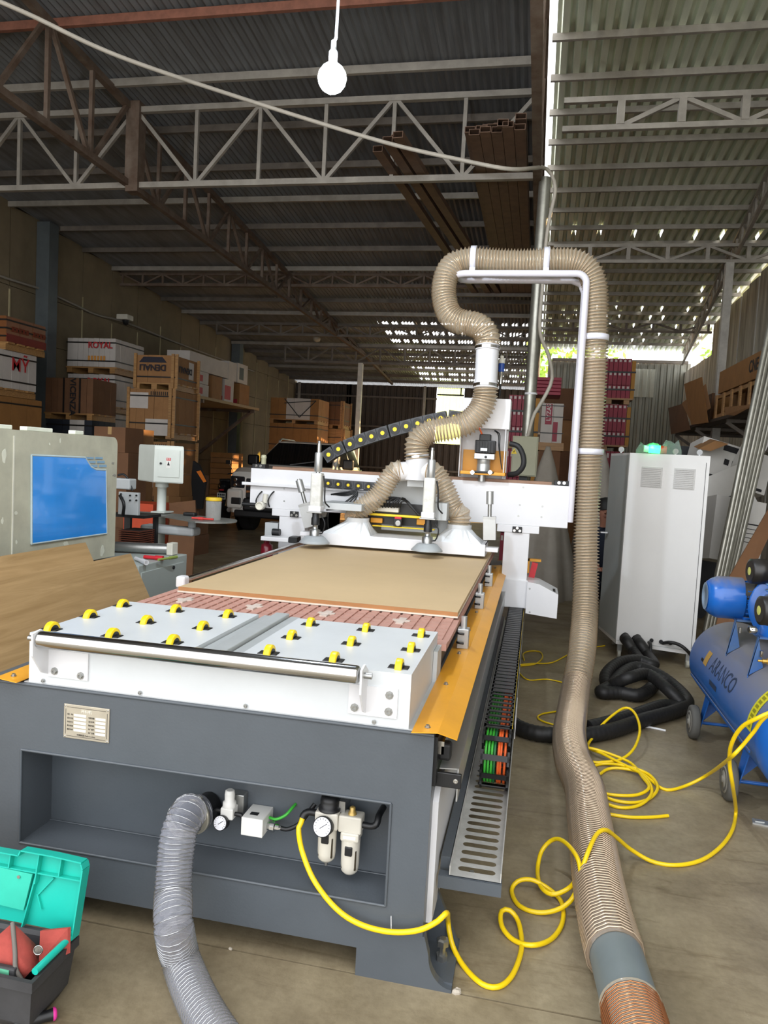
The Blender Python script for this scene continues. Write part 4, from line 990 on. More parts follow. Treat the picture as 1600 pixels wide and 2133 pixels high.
# ---------------------------------------------------------------- ribbed suction hoses
HOSE = mat_hose('tan_clear_hose', '#d2c5ae', .27, .12, .9)
WIRE = mat('bronze_wire', '#d0b898', .25, .5, var=.1, scale=30)
def ribbed(P, r, pitch, parent, body_m, wire_m, amp=.006, wr=.0026, nseg=22, turns_seg=14, rscale=None):
    S = spline(P, pitch/5.0); F = frames(S); L = [0]
    for i in range(1, len(S)): L.append(L[-1]+(S[i]-S[i-1]).length)
    tot = L[-1]
    rs = rscale or (lambda u: 1.)
    mb = MB(); vs = []; fs = []; n = nseg
    for k, (p, x, y) in enumerate(F):
        for i in range(n):
            t = 2*PI*i/n; rr = (r-amp+amp*math.cos(2*PI*L[k]/pitch-t))*rs(L[k]/tot); vs.append(p+(x*math.cos(t)+y*math.sin(t))*rr)
    for k in range(len(F)-1):
        for i in range(n): fs.append((k*n+i, k*n+(i+1) % n, (k+1)*n+(i+1) % n, (k+1)*n+i))
    mb.add(vs, fs, True)
    b = obj('hose_wall', mb, body_m, parent)
    W_ = []; N = int(tot/pitch*turns_seg)
    j = 0
    for q in range(N+1):
        s_ = tot*q/N
        while j < len(L)-2 and L[j+1] < s_: j += 1
        u = min(1, (s_-L[j])/max(1e-9, L[j+1]-L[j])); p = F[j][0].lerp(F[j+1][0], u); x = F[j][1].lerp(F[j+1][1], u); y = F[j][2].lerp(F[j+1][2], u)
        t = 2*PI*s_/pitch; W_.append(p+(x*math.cos(t)+y*math.sin(t))*(r*rs(s_/tot)+wr*.3))
    # light 4-sided wire
    vs = []; fs = []; m_ = 4
    for q in range(len(W_)):
        t = (W_[min(q+1, N)]-W_[max(q-1, 0)]).normalized()
        # radial direction
        s_ = tot*q/N
        k = min(len(F)-1, int(round(s_/tot*(len(F)-1)))); rad = (W_[q]-F[k][0]); rad = (rad-t*rad.dot(t)).normalized(); bn = t.cross(rad)
        for i in range(m_): a = 2*PI*i/m_; vs.append(W_[q]+(rad*math.cos(a)+bn*math.sin(a))*wr)
    for q in range(len(W_)-1):
        for i in range(m_): fs.append((q*m_+i, q*m_+(i+1) % m_, (q+1)*m_+(i+1) % m_, (q+1)*m_+i))
    obj('wire_spiral', MB().add(vs, fs, True), wire_m, parent)
    return b
hY = GY+.10
dh = thing('suction_hose', U(1190, 1500, Z=0), 'long tan ribbed dust hose looping over the boom and lying on the floor', 'hose')
# upper run: manifold -> white joint pipe
P1 = [V((mc.x, MY, mz1-.05)), U(868, 928, Y=MY), U(876, 912, Y=MY+.01), U(900, 898, Y=MY+.03), U(940, 891, Y=MY+.05), U(975, 880, Y=MY+.07), U(1000, 856, Y=MY+.09), U(1010, 830, Y=MY+.10), U(1012, 806, Y=MY+.10)]
ribbed(P1, .090, .0235, dh, HOSE, WIRE, amp=.008, wr=.003)
jp0, jp1 = U(1011.5, 808, Y=MY+.10), U(1016, 720, Y=MY+.12)
jp = obj('joint_pipe', MB().cyl(jp0, jp1, .082, n=28), WHITE, dh, 'white rigid pipe joint')
for a, b in ((0, .12), (.88, 1.0)):
    obj('clamp_band', MB().cyl(jp0.lerp(jp1, a+.03), jp0.lerp(jp1, b-.03), .090, n=28), CHROME, jp)
for q in (.0, .1, .9, 1.0): obj('pipe_lip', MB().cyl(jp0.lerp(jp1, q-.012), jp0.lerp(jp1, q+.012), .089, n=28), WHITE, jp)
P2 = [U(1016, 724, Y=MY+.12), U(1016, 704, Y=MY+.13), U(1004, 684, Y=MY+.15), U(982, 674, Y=MY+.18), U(957, 670, Y=MY+.2), U(936, 655, Y=MY+.22), U(926, 625, Y=MY+.25), U(925, 595, Y=MY+.27), U(933, 566, Y=MY+.29), U(952, 547, Y=hY), U(985, 540, Y=hY), U(1040, 544, Y=hY), U(1100, 545, Y=hY), U(1160, 542, Y=hY), U(1200, 545, Y=hY), U(1226, 562, Y=hY), U(1238, 590, Y=hY), U(1241, 630, Y=hY), U(1240, 700, Y=hY), U(1238, 790, Y=hY), U(1232, 900, Y=hY), U(1226, 1000, Y=hY), U(1222, 1100, Y=hY), U(1221, 1200, Y=hY-.05), U(1218, 1290, Y=hY-.20), U(1212, 1360, Y=hY-.45)]
flo = [(1201, 1425, .17), (1192, 1485, .10), (1186, 1535, .092), (1194, 1585, .092), (1217, 1640, .092), (1226, 1700, .092), (1235, 1760, .092), (1245, 1830, .092), (1256, 1890, .092), (1270, 1950, .092), (1282, 1992, .092)]
Pf = [U(x, y, Z=z) for x, y, z in flo]
ribbed(P2+[Pf[0]], .091, .0235, dh, HOSE, WIRE, amp=.008, wr=.003)
HOSEF = mat_hose('amber_clear_hose', '#ab9680', .27, .10, 1.0)
ribbed([P2[-1].lerp(Pf[0], .93)]+Pf, .090, .0165, dh, HOSEF, mat('bright_bronze_wire', '#c9b59d', .18, .65, var=.08, scale=30), amp=.006, wr=.0034)
g0 = U(1277, 1965, Z=.088); g1 = U(1318, 2112, Z=.088)
gp = obj('joint_pipe', MB().cyl(g0, g1, .082, n=32, cap=False).cyl(g0, g1, .079, n=32, cap=False), mat('grey_pvc', '#6f7879', .42, var=.06), dh, 'grey plastic pipe sleeve')
d_ = (g1-g0).normalized()
P3 = [g1-d_*.02, g1+d_*.1, g1+d_*.3, g1+d_*.55+V((.0, 0, 0))]
for k in range(2): obj('clear_ring', MB().lathe(g1-d_*(.004+.022*k), d_, [(.083, -.004), (.088, 0), (.083, .004)], 30), HOSE, gp)
ribbed(P3, .086, .012, dh, HOSE, mat('copper_wire', '#c08058', .25, .85, var=.1))
# clips on the boom
def clip(p, ax, w_=.042, drop=None):
    ax = V(ax).normalized(); obj('hose_clip', MB().lathe(V(p)-ax*w_/2, ax, [(.094, 0), (.097, 0), (.097, w_), (.094, w_)], 30), mat('clip_white', '#e4e4ee', .3), dh, 'white strap clip')
clip(U(987, 540, Y=hY), (1, 0, 0)); clip(U(1139, 543, Y=hY), (1, 0, 0)); clip(U(1240, 704, Y=hY), (0, 0, 1)); clip(U(1229, 941, Y=hY), (0, 0, 1))
for x in (987, 1139):
    a = U(x, 540, Y=hY); obj('clip_foot', MB().box(a.x-.02, a.x+.02, hY-.08, hY+.08, zt_b+.02, a.z-.08), mat('clip_white', '#e4e4ee', .3), dh)
# branch hoses manifold -> funnels
bh = thing('branch_hose', F1, 'short tan ribbed hose slanting down to the left dust funnel', 'hose', 'short ribbed branch hoses')
A = V((mc.x-.10, MY, mz0+.07)); ribbed([A, A+V((-.07, -.01, -.03)), U(790, 1030, Y=MY-.02), U(755, 1058, Y=MY-.03), U(738, 1072, Y=MY-.03), F1+V((0, 0, .02))], .076, .023, bh, HOSE, WIRE)
bh = thing('branch_hose', F2, 'short tan ribbed hose curving down to the right dust funnel', 'hose', 'short ribbed branch hoses')
A = V((mc.x+.08, MY, mz0+.07)); ribbed([A, A+V((.07, -.01, -.02)), U(930, 1025, Y=MY-.03), U(945, 1060, Y=MY-.03), F2+V((0, 0, .10)), F2+V((0, 0, .02))], .076, .023, bh, HOSE, WIRE)
# ---------------------------------------------------------------- clear vacuum hose at the front
CLR = mat_hose('clear_pvc_hose', '#a9adba', .22, .1, .7); SW = mat('steel_wire', '#b4b6b8', .25, .8)
vh = thing('vacuum_hose', U(410, 2130, Z=0), 'transparent wire reinforced vacuum hose hanging from the router front to the floor', 'hose')
q0 = U(428, 1682, Y=RY-.02)
obj('hose_spigot', MB().cyl((q0.x+.01, RY, q0.z+.0), (q0.x-.02, RY-.10, q0.z), .048, n=24), BLACK, vh)
P = [V((q0.x, RY-.04, q0.z)), V((q0.x-.03, RY-.11, q0.z+.0)), U(393, 1693, Y=RY-.18), U(374, 1730, Y=RY-.235), U(365, 1790, Y=RY-.265), U(361, 1860, Y=RY-.31), U(362, 1930, Y=RY-.38), U(376, 1995, Z=.07), U(400, 2060, Z=.058), U(432, 2125, Z=.058), U(480, 2200, Z=.058)]
ribbed(P, .056, .0135, vh, CLR, SW, amp=.002, wr=.0016, nseg=20)
c_ = U(410, 1685, Y=RY-.13); obj('hose_clamp', MB().lathe((q0.x-.008, RY-.075, q0.z), (-.25, -1, 0), [(.0585, 0), (.06, 0), (.06, .014), (.0585, .014)], 26).bbox(q0.x-.02, q0.x+.015, RY-.105, RY-.075, q0.z+.056, q0.z+.066, .003), mat('clamp_steel', '#d0cdbf', .3, .6), vh)
# ---------------------------------------------------------------- yellow air hose
yh = thing('air_hose', U(1300, 1800, Z=0), 'bright yellow air hose coiling from the router front across the floor to the compressor', 'hose')
R_ = .0085
F_ = lambda x, y, z=R_: U(x, y, Z=z)
P = [AIR_IN, AIR_IN+V((-.004, -.006, -.02)), U(622, 1730, Y=RY-.1), U(630, 1775, Y=RY-.11), U(655, 1835, Y=2.16), U(700, 1892, Y=2.11), U(750, 1925, Y=2.10), U(812, 1941, Y=2.10), U(870, 1938, Y=2.105), U(910, 1920, Y=2.11), U(930, 1902, Y=2.13),
     F_(933, 1915, .11), F_(936, 1940, .07), F_(945, 1975, .03), F_(968, 2015), F_(1005, 2050), F_(1040, 2055), F_(1068, 2030), F_(1085, 1985), F_(1086, 1950), F_(1078, 1915, .02), F_(1060, 1895, .04), F_(1044, 1900, .035), F_(1046, 1930, .02), F_(1070, 1958), F_(1110, 1969, .018), F_(1150, 1955), F_(1172, 1920), F_(1170, 1880), F_(1148, 1855, .02), F_(1110, 1833, .04), F_(1080, 1835, .03), F_(1066, 1855), F_(1080, 1885), F_(1115, 1900), F_(1155, 1897, .02), F_(1190, 1875, .05), F_(1208, 1830, .12), F_(1204, 1790, .16), F_(1180, 1757, .15), F_(1155, 1748, .12), F_(1130, 1770, .07), F_(1120, 1810, .03), F_(1126, 1845, .03), F_(1150, 1863, .035), F_(1185, 1850, .06), F_(1208, 1820, .13), F_(1225, 1775, .19), F_(1243, 1738, .205), F_(1262, 1729, .20), F_(1285, 1745, .13), F_(1315, 1770, .05), F_(1360, 1795), F_(1410, 1802), F_(1460, 1792), F_(1500, 1765), F_(1525, 1730), F_(1533, 1690, .02)]
hx = V((1.12, 3.75, .55))
P += [U(1527, 1640, Y=3.35), U(1520, 1590, Y=3.3), U(1524, 1550, Y=3.25), U(1545, 1515, Y=3.2), U(1580, 1495, Y=3.15), U(1625, 1475, Y=3.15), U(1680, 1450, Y=3.2)]
obj('hose', MB().tube(spline(P, .016), R_, 9), YHOSE, yh)
# coil from the compressor lying behind the suction hose
P = [U(1680, 1458, Y=3.2), U(1600, 1490, Y=3.17), U(1570, 1525, Y=3.2), U(1545, 1555, Y=3.22), U(1520, 1580, Y=3.27), F_(1480, 1610, .12), F_(1440, 1632, .03), F_(1400, 1645), F_(1375, 1640), F_(1335, 1610, .02), F_(1290, 1600, .022), F_(1260, 1605), F_(1240, 1630), F_(1262, 1660), F_(1310, 1672), F_(1350, 1665), F_(1370, 1640, .018), F_(1350, 1612, .025), F_(1300, 1595, .03), F_(1250, 1592), F_(1220, 1610), F_(1230, 1650), F_(1280, 1680), F_(1330, 1678), F_(1358, 1650, .02), F_(1340, 1615, .03), F_(1290, 1588, .035), F_(1255, 1570, .04), F_(1225, 1555, .03), F_(1240, 1530, .05), F_(1262, 1502, .1), F_(1300, 1475, .14), F_(1322, 1485, .13), F_(1333, 1520, .1), F_(1320, 1560, .06), F_(1290, 1583, .03), F_(1250, 1588, .018), F_(1215, 1595), F_(1235, 1695, .012), F_(1262, 1695), F_(1310, 1702), F_(1360, 1702), F_(1392, 1699)]
ac = thing('air_hose_coil', U(1310, 1640, Z=0), 'loosely coiled yellow air hose on the floor right of the big ribbed hose', 'hose')
obj('hose', MB().tube(spline(P, .02), R_*.95, 8), YHOSE, ac)
P = [F_(1205, 1555, .06), F_(1237, 1560, .05), F_(1275, 1572, .04), F_(1315, 1590, .03), F_(1338, 1618, .03), F_(1352, 1640, .03), F_(1330, 1655, .02), F_(1290, 1657, .016), F_(1240, 1650)]
obj('hose', MB().tube(spline(P, .02), R_*.95, 8), YHOSE, ac)
# thin yellow line further back
P = [F_(1078, 1385), F_(1110, 1382), F_(1150, 1380), F_(1188, 1362), F_(1230, 1350), F_(1260, 1345)]
tl = thing('thin_air_line', U(1130, 1380, Z=0), 'thin yellow air line trailing over the floor behind the drag chain', 'hose')
obj('line', MB().tube(spline(P, .03), .006, 6), YHOSE, tl)
obj('line', MB().tube(spline([F_(1092, 1375), F_(1090, 1362), F_(1105, 1356), F_(1125, 1358), F_(1130, 1370), F_(1115, 1383), F_(1085, 1387)], .03), .006, 6), YHOSE, tl)
obj('line', MB().tube(spline([F_(1078, 1398), F_(1100, 1416), F_(1140, 1415), F_(1178, 1424), F_(1200, 1440)], .03), .005, 6), YHOSE, tl)
obj('line', MB().tube(spline([F_(1190, 1475), F_(1160, 1482), F_(1130, 1487), F_(1120, 1495), F_(1135, 1504), F_(1165, 1512), F_(1185, 1516)], .03), .006, 6), YHOSE, tl)
# ---------------------------------------------------------------- black conduits from the control cabinet
bc = thing('black_conduit', U(1420, 1420, Z=0), 'thick black corrugated conduits looping on the floor from the cabinet to the router', 'conduit')
CON = mat('black_conduit', '#1b1a1a', .55, var=.25)
def conduit(P, r): obj('conduit', MB().tube(spline(P, .012), r, 12, rf=lambda k: r*(1+.035*math.cos(k*2.1))), CON, bc)
cfy = 6.42
conduit([U(1302, 1330, Y=cfy+.05), U(1308, 1338, Y=cfy-.05), U(1322, 1360, Y=cfy-.12), F_(1345, 1395, .08), F_(1365, 1420, .06), F_(1335, 1447, .05), F_(1290, 1443, .05), F_(1252, 1442, .05), F_(1270, 1430, .06), F_(1300, 1400, .10), F_(1330, 1390, .12), F_(1370, 1405, .11), F_(1405, 1430, .07), F_(1432, 1462, .05), F_(1410, 1480, .05), F_(1340, 1500, .05), F_(1280, 1520, .05), F_(1230, 1530, .05), F_(1180, 1532, .05), F_(1120, 1528, .05), F_(1080, 1515, .05), F_(1060, 1500, .06)], .045)
conduit([U(1326, 1332, Y=cfy+.05), U(1335, 1342, Y=cfy-.05), U(1350, 1365, Y=cfy-.12), F_(1362, 1385, .12), F_(1330, 1375, .14), F_(1290, 1380, .14), F_(1262, 1405, .1), F_(1268, 1428, .06), F_(1310, 1412, .16), F_(1350, 1405, .16), F_(1395, 1440, .12), F_(1420, 1470, .05), F_(1380, 1470, .05), F_(1320, 1490, .05), F_(1260, 1507, .05), F_(1225, 1515, .05)], .042)
for x0, xm in ((1352, 1356), (1382, 1430)):
    obj('thin_cable', MB().tube(spline([U(x0, 1338, Y=cfy+.05), U(x0+3, 1342, Y=cfy-.04), U(xm, 1360, Y=cfy-.1), F_(xm+8, 1385, .02), F_(xm+25, 1420, .012)] if x0 < 1380 else [U(1380, 1340, Y=cfy+.05), U(1395, 1338, Y=cfy-.04), U(1415, 1343, Y=cfy-.05), U(1432, 1356, Y=cfy-.06), F_(1450, 1378, .05), F_(1462, 1395, .02)], .02), .014, 8), CON, bc)
# ---------------------------------------------------------------- left side: edge bander, boards, console, toolbox
BANDX = -2.6
def L(x, y): return U(x, y, X=BANDX)
BEI = mat('peeling_beige_paint', '#b9b8a4', .55, var=.1, scale=5, col2='#a5a392', bump=.06, bscale=30)
eb_ = thing('edge_banding_machine', (-3.0, 3.6, 0), 'old beige edge banding machine with a large blue window in its hood', 'machine')
y1 = L(243, 1000).y; zt = 1.637; zb = .885; rc = .05
yn = 2.35
prof = [(yn, zb), (y1, zb+.0)]+[(y1-rc+rc*math.sin(PI/2-t*PI/2/6), zt-rc+rc*math.cos(PI/2-t*PI/2/6)) for t in range(7)]+[(yn, zt)]
obj('hood', MB().slab([(BANDX, a, b) for a, b in prof], (-.75, 0, 0)), BEI, eb_)
g = L(27, 1000).y; obj('hood_seam', MB().box(BANDX-.002, BANDX+.004, g-.004, g+.004, zb, zt-.03), mat('seam_pale', '#d3d2c4', .5), eb_)
wpts = [L(x, y) for x, y in ((64, 1133), (221, 1111), (219, 979), (198, 978), (188, 972), (176, 953), (64, 948))]
BLU = mat('blue_acrylic', '#2f8fe6', .12, var=.1, scale=3, coat=.5)
wnd = obj('window_panel', MB().slab([p+V((.001, 0, 0)) for p in wpts], (.006, 0, 0)), BLU, eb_, 'glossy bright blue window')
fr2 = MB()
for i in range(len(wpts)): fr2.cyl(wpts[i]+V((.004, 0, 0)), wpts[(i+1) % len(wpts)]+V((.004, 0, 0)), .006, n=6)
obj('window_trim', fr2, mat('trim_pale_blue', '#b4c4c6', .4), wnd)
for r in range(3):
    for c in range(2):
        a = L(179+c*19+r*4, 952+r*8); b = L(194+c*19+r*4, 956.5+r*8.3)
        obj('vent_slot', MB().box(BANDX+.001, BANDX+.004, a.y, b.y, b.z, a.z), mat('slot_blue', '#7fa3bd', .4), eb_)
PCH = mat('bare_primer', '#cfd0c0', .6)
random.seed(11)
for (x, y, w_, h_) in ((8, 950, 8, 16), (5, 1085, 4, 8), (33, 1068, 6, 5), (34, 1130, 3, 5), (137, 1135, 9, 9), (213, 1147, 9, 12), (125, 918, 3, 6), (103, 925, 3, 3), (235, 965, 6, 3), (238, 990, 7, 3)):
    c = L(x, y); k = c.y/FPX*1.15; P = []
    for i in range(11):
        t = 2*PI*i/11; rr = random.uniform(.6, 1.1); P.append((BANDX+.0005, c.y+math.cos(t)*w_*k*rr, c.z+math.sin(t)*h_*k*rr))
    obj('bare_patch', MB().slab(P, (.0012, 0, 0)), PCH if x < 230 else mat('grey_primer', '#8f8d84', .6), eb_)
for x0, x1, y0 in ((0, 28, 890), (58, 112, 895), (158, 176, 904)):
    a = L(x0, y0); b = L(x1, y0); obj('top_trim', MB().bbox(BANDX-.05, BANDX-.005, a.y, b.y, zt, zt+.022, .004), mat('trim_white', '#dfe3d2', .5), eb_)
obj('base', MB().box(-3.3, -2.72, 2.35, 4.1, 0, zb), mat('bander_base', '#8d9187', .5, var=.1), eb_)
# low grey cabinet beyond
GC = mat('cabinet_grey_green', '#a6ada8', .45, var=.05, scale=3)
a = U(388, 1165, Z=.86)
cb = thing('base_cabinet', (-2.6, 4.5, 0), 'low grey metal cabinet behind the leaning boards', 'cabinet')
obj('body', MB().bbox(-3.2, -2.345, 4.12, 4.76, .02, .86, .006), GC, cb)
obj('door', MB().bbox(-2.345, -2.335, 4.14, 4.70, .10, .815, .003), GC, cb)
a = U(361, 1182, X=-2.335); obj('lock', MB().cyl((-2.337, a.y, a.z), (-2.328, a.y, a.z), .012, n=10), BLACK, cb)
obj('plinth', MB().box(-3.2, -2.345, 4.14, 4.74, 0, .02), BLACK, cb)
# clutter on the cabinet
o = thing('roller_bar', U(320, 1150, Z=.86), 'grey steel bar with a white end block lying on the grey cabinet', 'bar')
A, B = V((-2.95, 4.52, .90)), V((-2.42, 4.66, .90))
obj('bar', MB().cyl(A, B, .035, n=14), STEEL, o); obj('end_block', MB().bbox(-2.43, -2.385, 4.62, 4.70, .862, .945, .005), mat('block_white', '#d5d2c4', .5), o)
for i, (p, q, r, m_, lab, ct) in enumerate((((300, 1160), (340, 1163), .012, RED, 'red handled tool lying on the grey cabinet', 'tool'), ((283, 1163), (305, 1172), .012, WHITE, 'white rolled paper on the grey cabinet edge', 'paper'), ((330, 1166), (368, 1160), .008, mat('green_tool', '#8a9a4a', .5), 'thin green ruler on the grey cabinet', 'ruler'))):
    a, b = U(*p, Z=.875), U(*q, Z=.875)
    o = obj(('hand_tool', 'paper_roll', 'ruler')[i], MB().cyl(a, b, r, n=10).cyl(a.lerp(b, .6), b, r*1.35, n=10), m_, None); tag(o, lab, ct)
# ---- leaning wood boards
LAM = mat_wood('oak_laminate', '#b39468', '#94764c', 1, 1.6)
def hit(x, y, p0, n):
    d = CX*((x-800)/FPX)+CY*((y-1066.5)/FPX)+CZ; n = V(n); t = (V(p0)-CO).dot(n)/d.dot(n); return CO+d*t
def board(pts, thick, label):
    o = obj('wood_board', MB().slab(pts, thick), LAM, None); return tag(o, label, 'board', 'wood grain boards leaning behind the router')
k = .53; lean = math.sqrt(1+k*k)
def plane_board(xt, ztop, yfar, ynear, zoff=0.):
    # top edge along Y at (xt, ztop); foot on the floor
    xb = xt+k*ztop; n = V((1, 0, k)).normalized()
    return [V((xt, yfar, ztop)), V((xb, yfar, 0.0)), V((xb, ynear, 0.0)), V((xt, ynear, ztop))], n*.018
P, t_ = plane_board(-2.302, .955, 3.92, 2.42)
board(P, t_, 'front wood grain laminate board leaning beside the router')
P, t_ = plane_board(-2.385, 1.045, 3.60, 1.7)
board(P, t_, 'taller wood grain board leaning behind the front board')
# ---- console on a pedestal with round table
cs = thing('control_console', U(337, 1145, Y=5.4), 'pale grey control box on a pedestal with a round swivel table', 'console')
CG_ = mat('console_grey', '#c7cdc6', .42, var=.04)
z1_, z0_ = 1.608, 1.312
a, b, c = U(288, 965, Y=5.62), U(321, 965, Y=5.40), U(383, 965, Y=5.44)
foot = [(b.x, 5.40), (c.x, 5.44), (c.x-.20, 5.76), (a.x+.0, 5.80), (a.x, 5.62)]
n = len(foot); cxm = sum(p[0] for p in foot)/n; cym = sum(p[1] for p in foot)/n
ring = []
for ins, z in ((.97, z0_), (1, z0_+.008), (.985, z1_-.03), (.97, z1_-.006), (.93, z1_)):
    ring.append([(cxm+(p[0]-cxm)*ins, cym+(p[1]-cym)*ins, z) for p in foot])
vs = sum(ring, []); fs = [(r*n+i, r*n+(i+1) % n, (r+1)*n+(i+1) % n, (r+1)*n+i) for r in range(4) for i in range(n)]+[tuple(range(n-1, -1, -1)), tuple(4*n+i for i in range(n))]
cbx = obj('console_box', MB().add(vs, fs), CG_, cs)
A, B = V((b.x+.0, 5.40, 0)), V((c.x, 5.44, 0)); D = (B-A).normalized(); N_ = V((D.y, -D.x, 0))
def onface(u, z, off=.003): p = A+(B-A)*u; return V((p.x, p.y, z))+N_*off
dr = obj('console_door', MB().slab([onface(.14, 1.36, .001), onface(.86, 1.36, .001), onface(.86, 1.57, .001), onface(.14, 1.57, .001)], N_*.005), CG_, cbx)
obj('lock', MB().cyl(onface(.24, 1.465, .006), onface(.24, 1.465, .014), .009, n=10), BLACK, cbx)
st = obj('warning_sticker', MB().slab([onface(.42, 1.43, .0065), onface(.57, 1.43, .0065), onface(.57, 1.512, .0065), onface(.42, 1.512, .0065)], N_*.0008), mat('sticker_white', '#dcdcd6', .5), cbx)
obj('sticker_band', MB().slab([onface(.42, 1.49, .0075), onface(.57, 1.49, .0075), onface(.57, 1.512, .0075), onface(.42, 1.512, .0075)], N_*.0006), RED, st)
obj('sticker_triangle', MB().slab([onface(.45, 1.452, .0075), onface(.54, 1.452, .0075), onface(.495, 1.485, .0075)], N_*.0006), INK, st)
lettering('警告', .016, onface(.495, 1.501, .0085), D, (0, 0, 1), mat('sticker_white', '#dcdcd6', .5), st, .0003)
pp = U(337, 1030, Y=5.5); TBZ = 1.05
obj('post', MB().lathe((pp.x, 5.5, .0), (0, 0, 1), [(.16, 0), (.16, .02), (.036, .03), (.036, TBZ+.02), (.045, TBZ+.02), (.036, TBZ+.03), (.036, 1.27), (.052, 1.275), (.05, 1.315)], 18), CG_, cs)
obj('post_tray', MB().bbox(pp.x-.05, pp.x+.07, 5.42, 5.58, TBZ+.018, TBZ+.03, .004), CG_, cs)
tc_ = V((-2.44, 5.3, TBZ))
P = [(tc_.x+.22*math.cos(t*PI/14-PI/2), 5.28+.22*math.sin(t*PI/14-PI/2)) for t in range(15)]+[(pp.x-.0, 5.56), (pp.x-.32, 5.52), (pp.x-.3, 5.42), (pp.x, 5.38)]
obj('table_top', MB().slab([(x, y, TBZ) for x, y in P], (0, 0, .012)), mat('table_grey', '#8b8d88', .4, .3), cs)
a, b = U(295, 1092, Y=5.25), U(406, 1110, Y=5.25)
obj('swing_arm', MB().bbox(a.x, b.x, 5.22, 5.36, .925, .99, .02, 3), WHITE2, cs)
obj('arm_post', MB().cyl((b.x-.05, 5.3, .985), (b.x-.05, 5.3, TBZ), .03, n=14), WHITE2, cs)
a = U(304, 1130, Y=5.3); obj('black_post', MB().cyl((a.x, 5.3, 0), (a.x, 5.3, .95), .028, n=14), BLACK, cs)
# jar and pens on the table
jc = V((U(444, 1083, Y=5.25).x, 5.25, TBZ+.012))
j = thing('plastic_jar', jc, 'translucent plastic jar with a yellow lid on the round table', 'jar')
JAR = mat_hose('jar_plastic', '#c9ccca', .28, .3, .4)
obj('body', MB().lathe(jc, (0, 0, 1), [(.05, 0), (.056, .004), (.058, .14), (.052, .15)], 20), JAR, j)
obj('lid', MB().lathe(jc+V((0, 0, .148)), (0, 0, 1), [(.06, 0), (.061, .004), (.06, .02), (.055, .024)], 20), mat('lid_yellow', '#d8b52a', .5), j)
o = obj('marker_pen', MB().cyl(jc+V((-.14, -.07, .011)), jc+V((.03, -.06, .011)), .008, n=8).cyl(jc+V((-.09, -.067, .011)), jc+V((-.05, -.065, .011)), .012, n=8), mat('pen_red_white', '#c9403a', .4), None); tag(o, 'red and white pen lying before the jar', 'pen')
o = obj('tape_measure', MB().bbox(-2.72, -2.62, 5.42, 5.48, TBZ+.012, TBZ+.04, .008), BLACK, None); tag(o, 'small black tool lying on the round table near the pedestal', 'tool')
# radiator basket and bracket plate between the bander and the console
rb = thing('heat_exchanger', U(268, 1147, Y=4.9), 'rusty orange finned heat exchanger beside the beige hood', 'machine part')
a, b = U(247, 1103, Y=4.9), U(289, 1147, Y=4.9)
obj('core', MB().box(a.x+.01, b.x-.01, 4.92, 5.1, b.z, a.z), mat('dark_core', '#2a1d18', .7), rb)
for k_ in range(9):
    z = b.z+(a.z-b.z)*(k_+.5)/9; obj('fin', MB().box(a.x, b.x, 4.9, 5.12, z-.004, z+.004), mat('rust_fin', '#6b3826', .6, .2), rb)
obj('stand', MB().box(a.x+.02, b.x-.02, 4.95, 5.05, 0, b.z), mat('stand_dark', '#2b2b2b', .5), rb)
a, b = U(247, 1024, Y=4.9), U(287, 1074, Y=4.9)
pt = thing('motor_bracket', V(((a.x+b.x)/2, 4.95, b.z)), 'white perforated bracket plate with black cables behind the hood', 'bracket')
obj('plate', MB().bbox(a.x, b.x, 4.9, 4.93, a.z-(a.z-b.z), a.z, .003), WHITE2, pt); obj('shelf', MB().box(a.x-.1, b.x+.05, 4.9, 5.15, b.z-.02, b.z), BLACK, pt)
obj('leg', MB().box(a.x-.08, a.x-.03, 5.12, 5.15, 0, b.z-.02), BLACK, pt); obj('leg', MB().box(b.x+.0, b.x+.03, 5.12, 5.15, 0, b.z-.02), BLACK, pt)
for (x, y) in ((253, 1029), (272, 1032), (285, 1032), (272, 1042), (285, 1042), (256, 1037)):
    q = U(x, y, Y=4.9); obj('bolt', MB().cyl((q.x, 4.888, q.z), (q.x, 4.9, q.z), .006, n=8), BLACK, pt)
obj('cable', MB().tube(spline([U(250, 1032, Y=4.88), U(258, 1050, Y=4.85), U(256, 1074, Y=4.87)], .02), .012, 7), BLACK, pt)
fb2 = U(262, 1005, Y=5.0); obj('white_cap', MB().bbox(fb2.x-.09, fb2.x+.06, 4.95, 5.05, fb2.z-.05, fb2.z+.03, .01), WHITE2, pt)
obj('arch_cable', MB().tube(spline([U(246, 990, Y=4.98), U(258, 988, Y=4.98), U(268, 1000, Y=4.98), U(276, 1022, Y=4.98)], .02), .008, 7), BLACK, pt)

# ---------------------------------------------------------------- toolbox
tb2 = thing('toolbox', (-1.42, 1.76, 0), 'open black toolbox with a teal lid on the floor at the lower left', 'toolbox')
KB = mat('dusty_black_plastic', '#3a3a3c', .6, var=.25, scale=8, bump=.1, bscale=40); TEAL = mat('teal_plastic', '#19b5a3', .38, var=.08, scale=5)
bx0, bx1, by0, by1, bh = -1.66, -1.215, 1.655, 1.845, .165
vs = []
for (ins, z) in ((.03, 0), (.012, .03), (0, bh-.03), (-.008, bh-.028), (-.008, bh), (.004, bh), (.012, bh-.01), (.03, .02)):
    vs += [(bx0+ins, by0+ins, z), (bx1-ins, by0+ins, z), (bx1-ins, by1-ins, z), (bx0+ins, by1-ins, z)]
fs = [(r*4+i, r*4+(i+1) % 4, (r+1)*4+(i+1) % 4, (r+1)*4+i) for r in range(7) for i in range(4)]+[(3, 2, 1, 0), (28, 29, 30, 31)]
obj('tub', MB().add(vs, fs), KB, tb2)
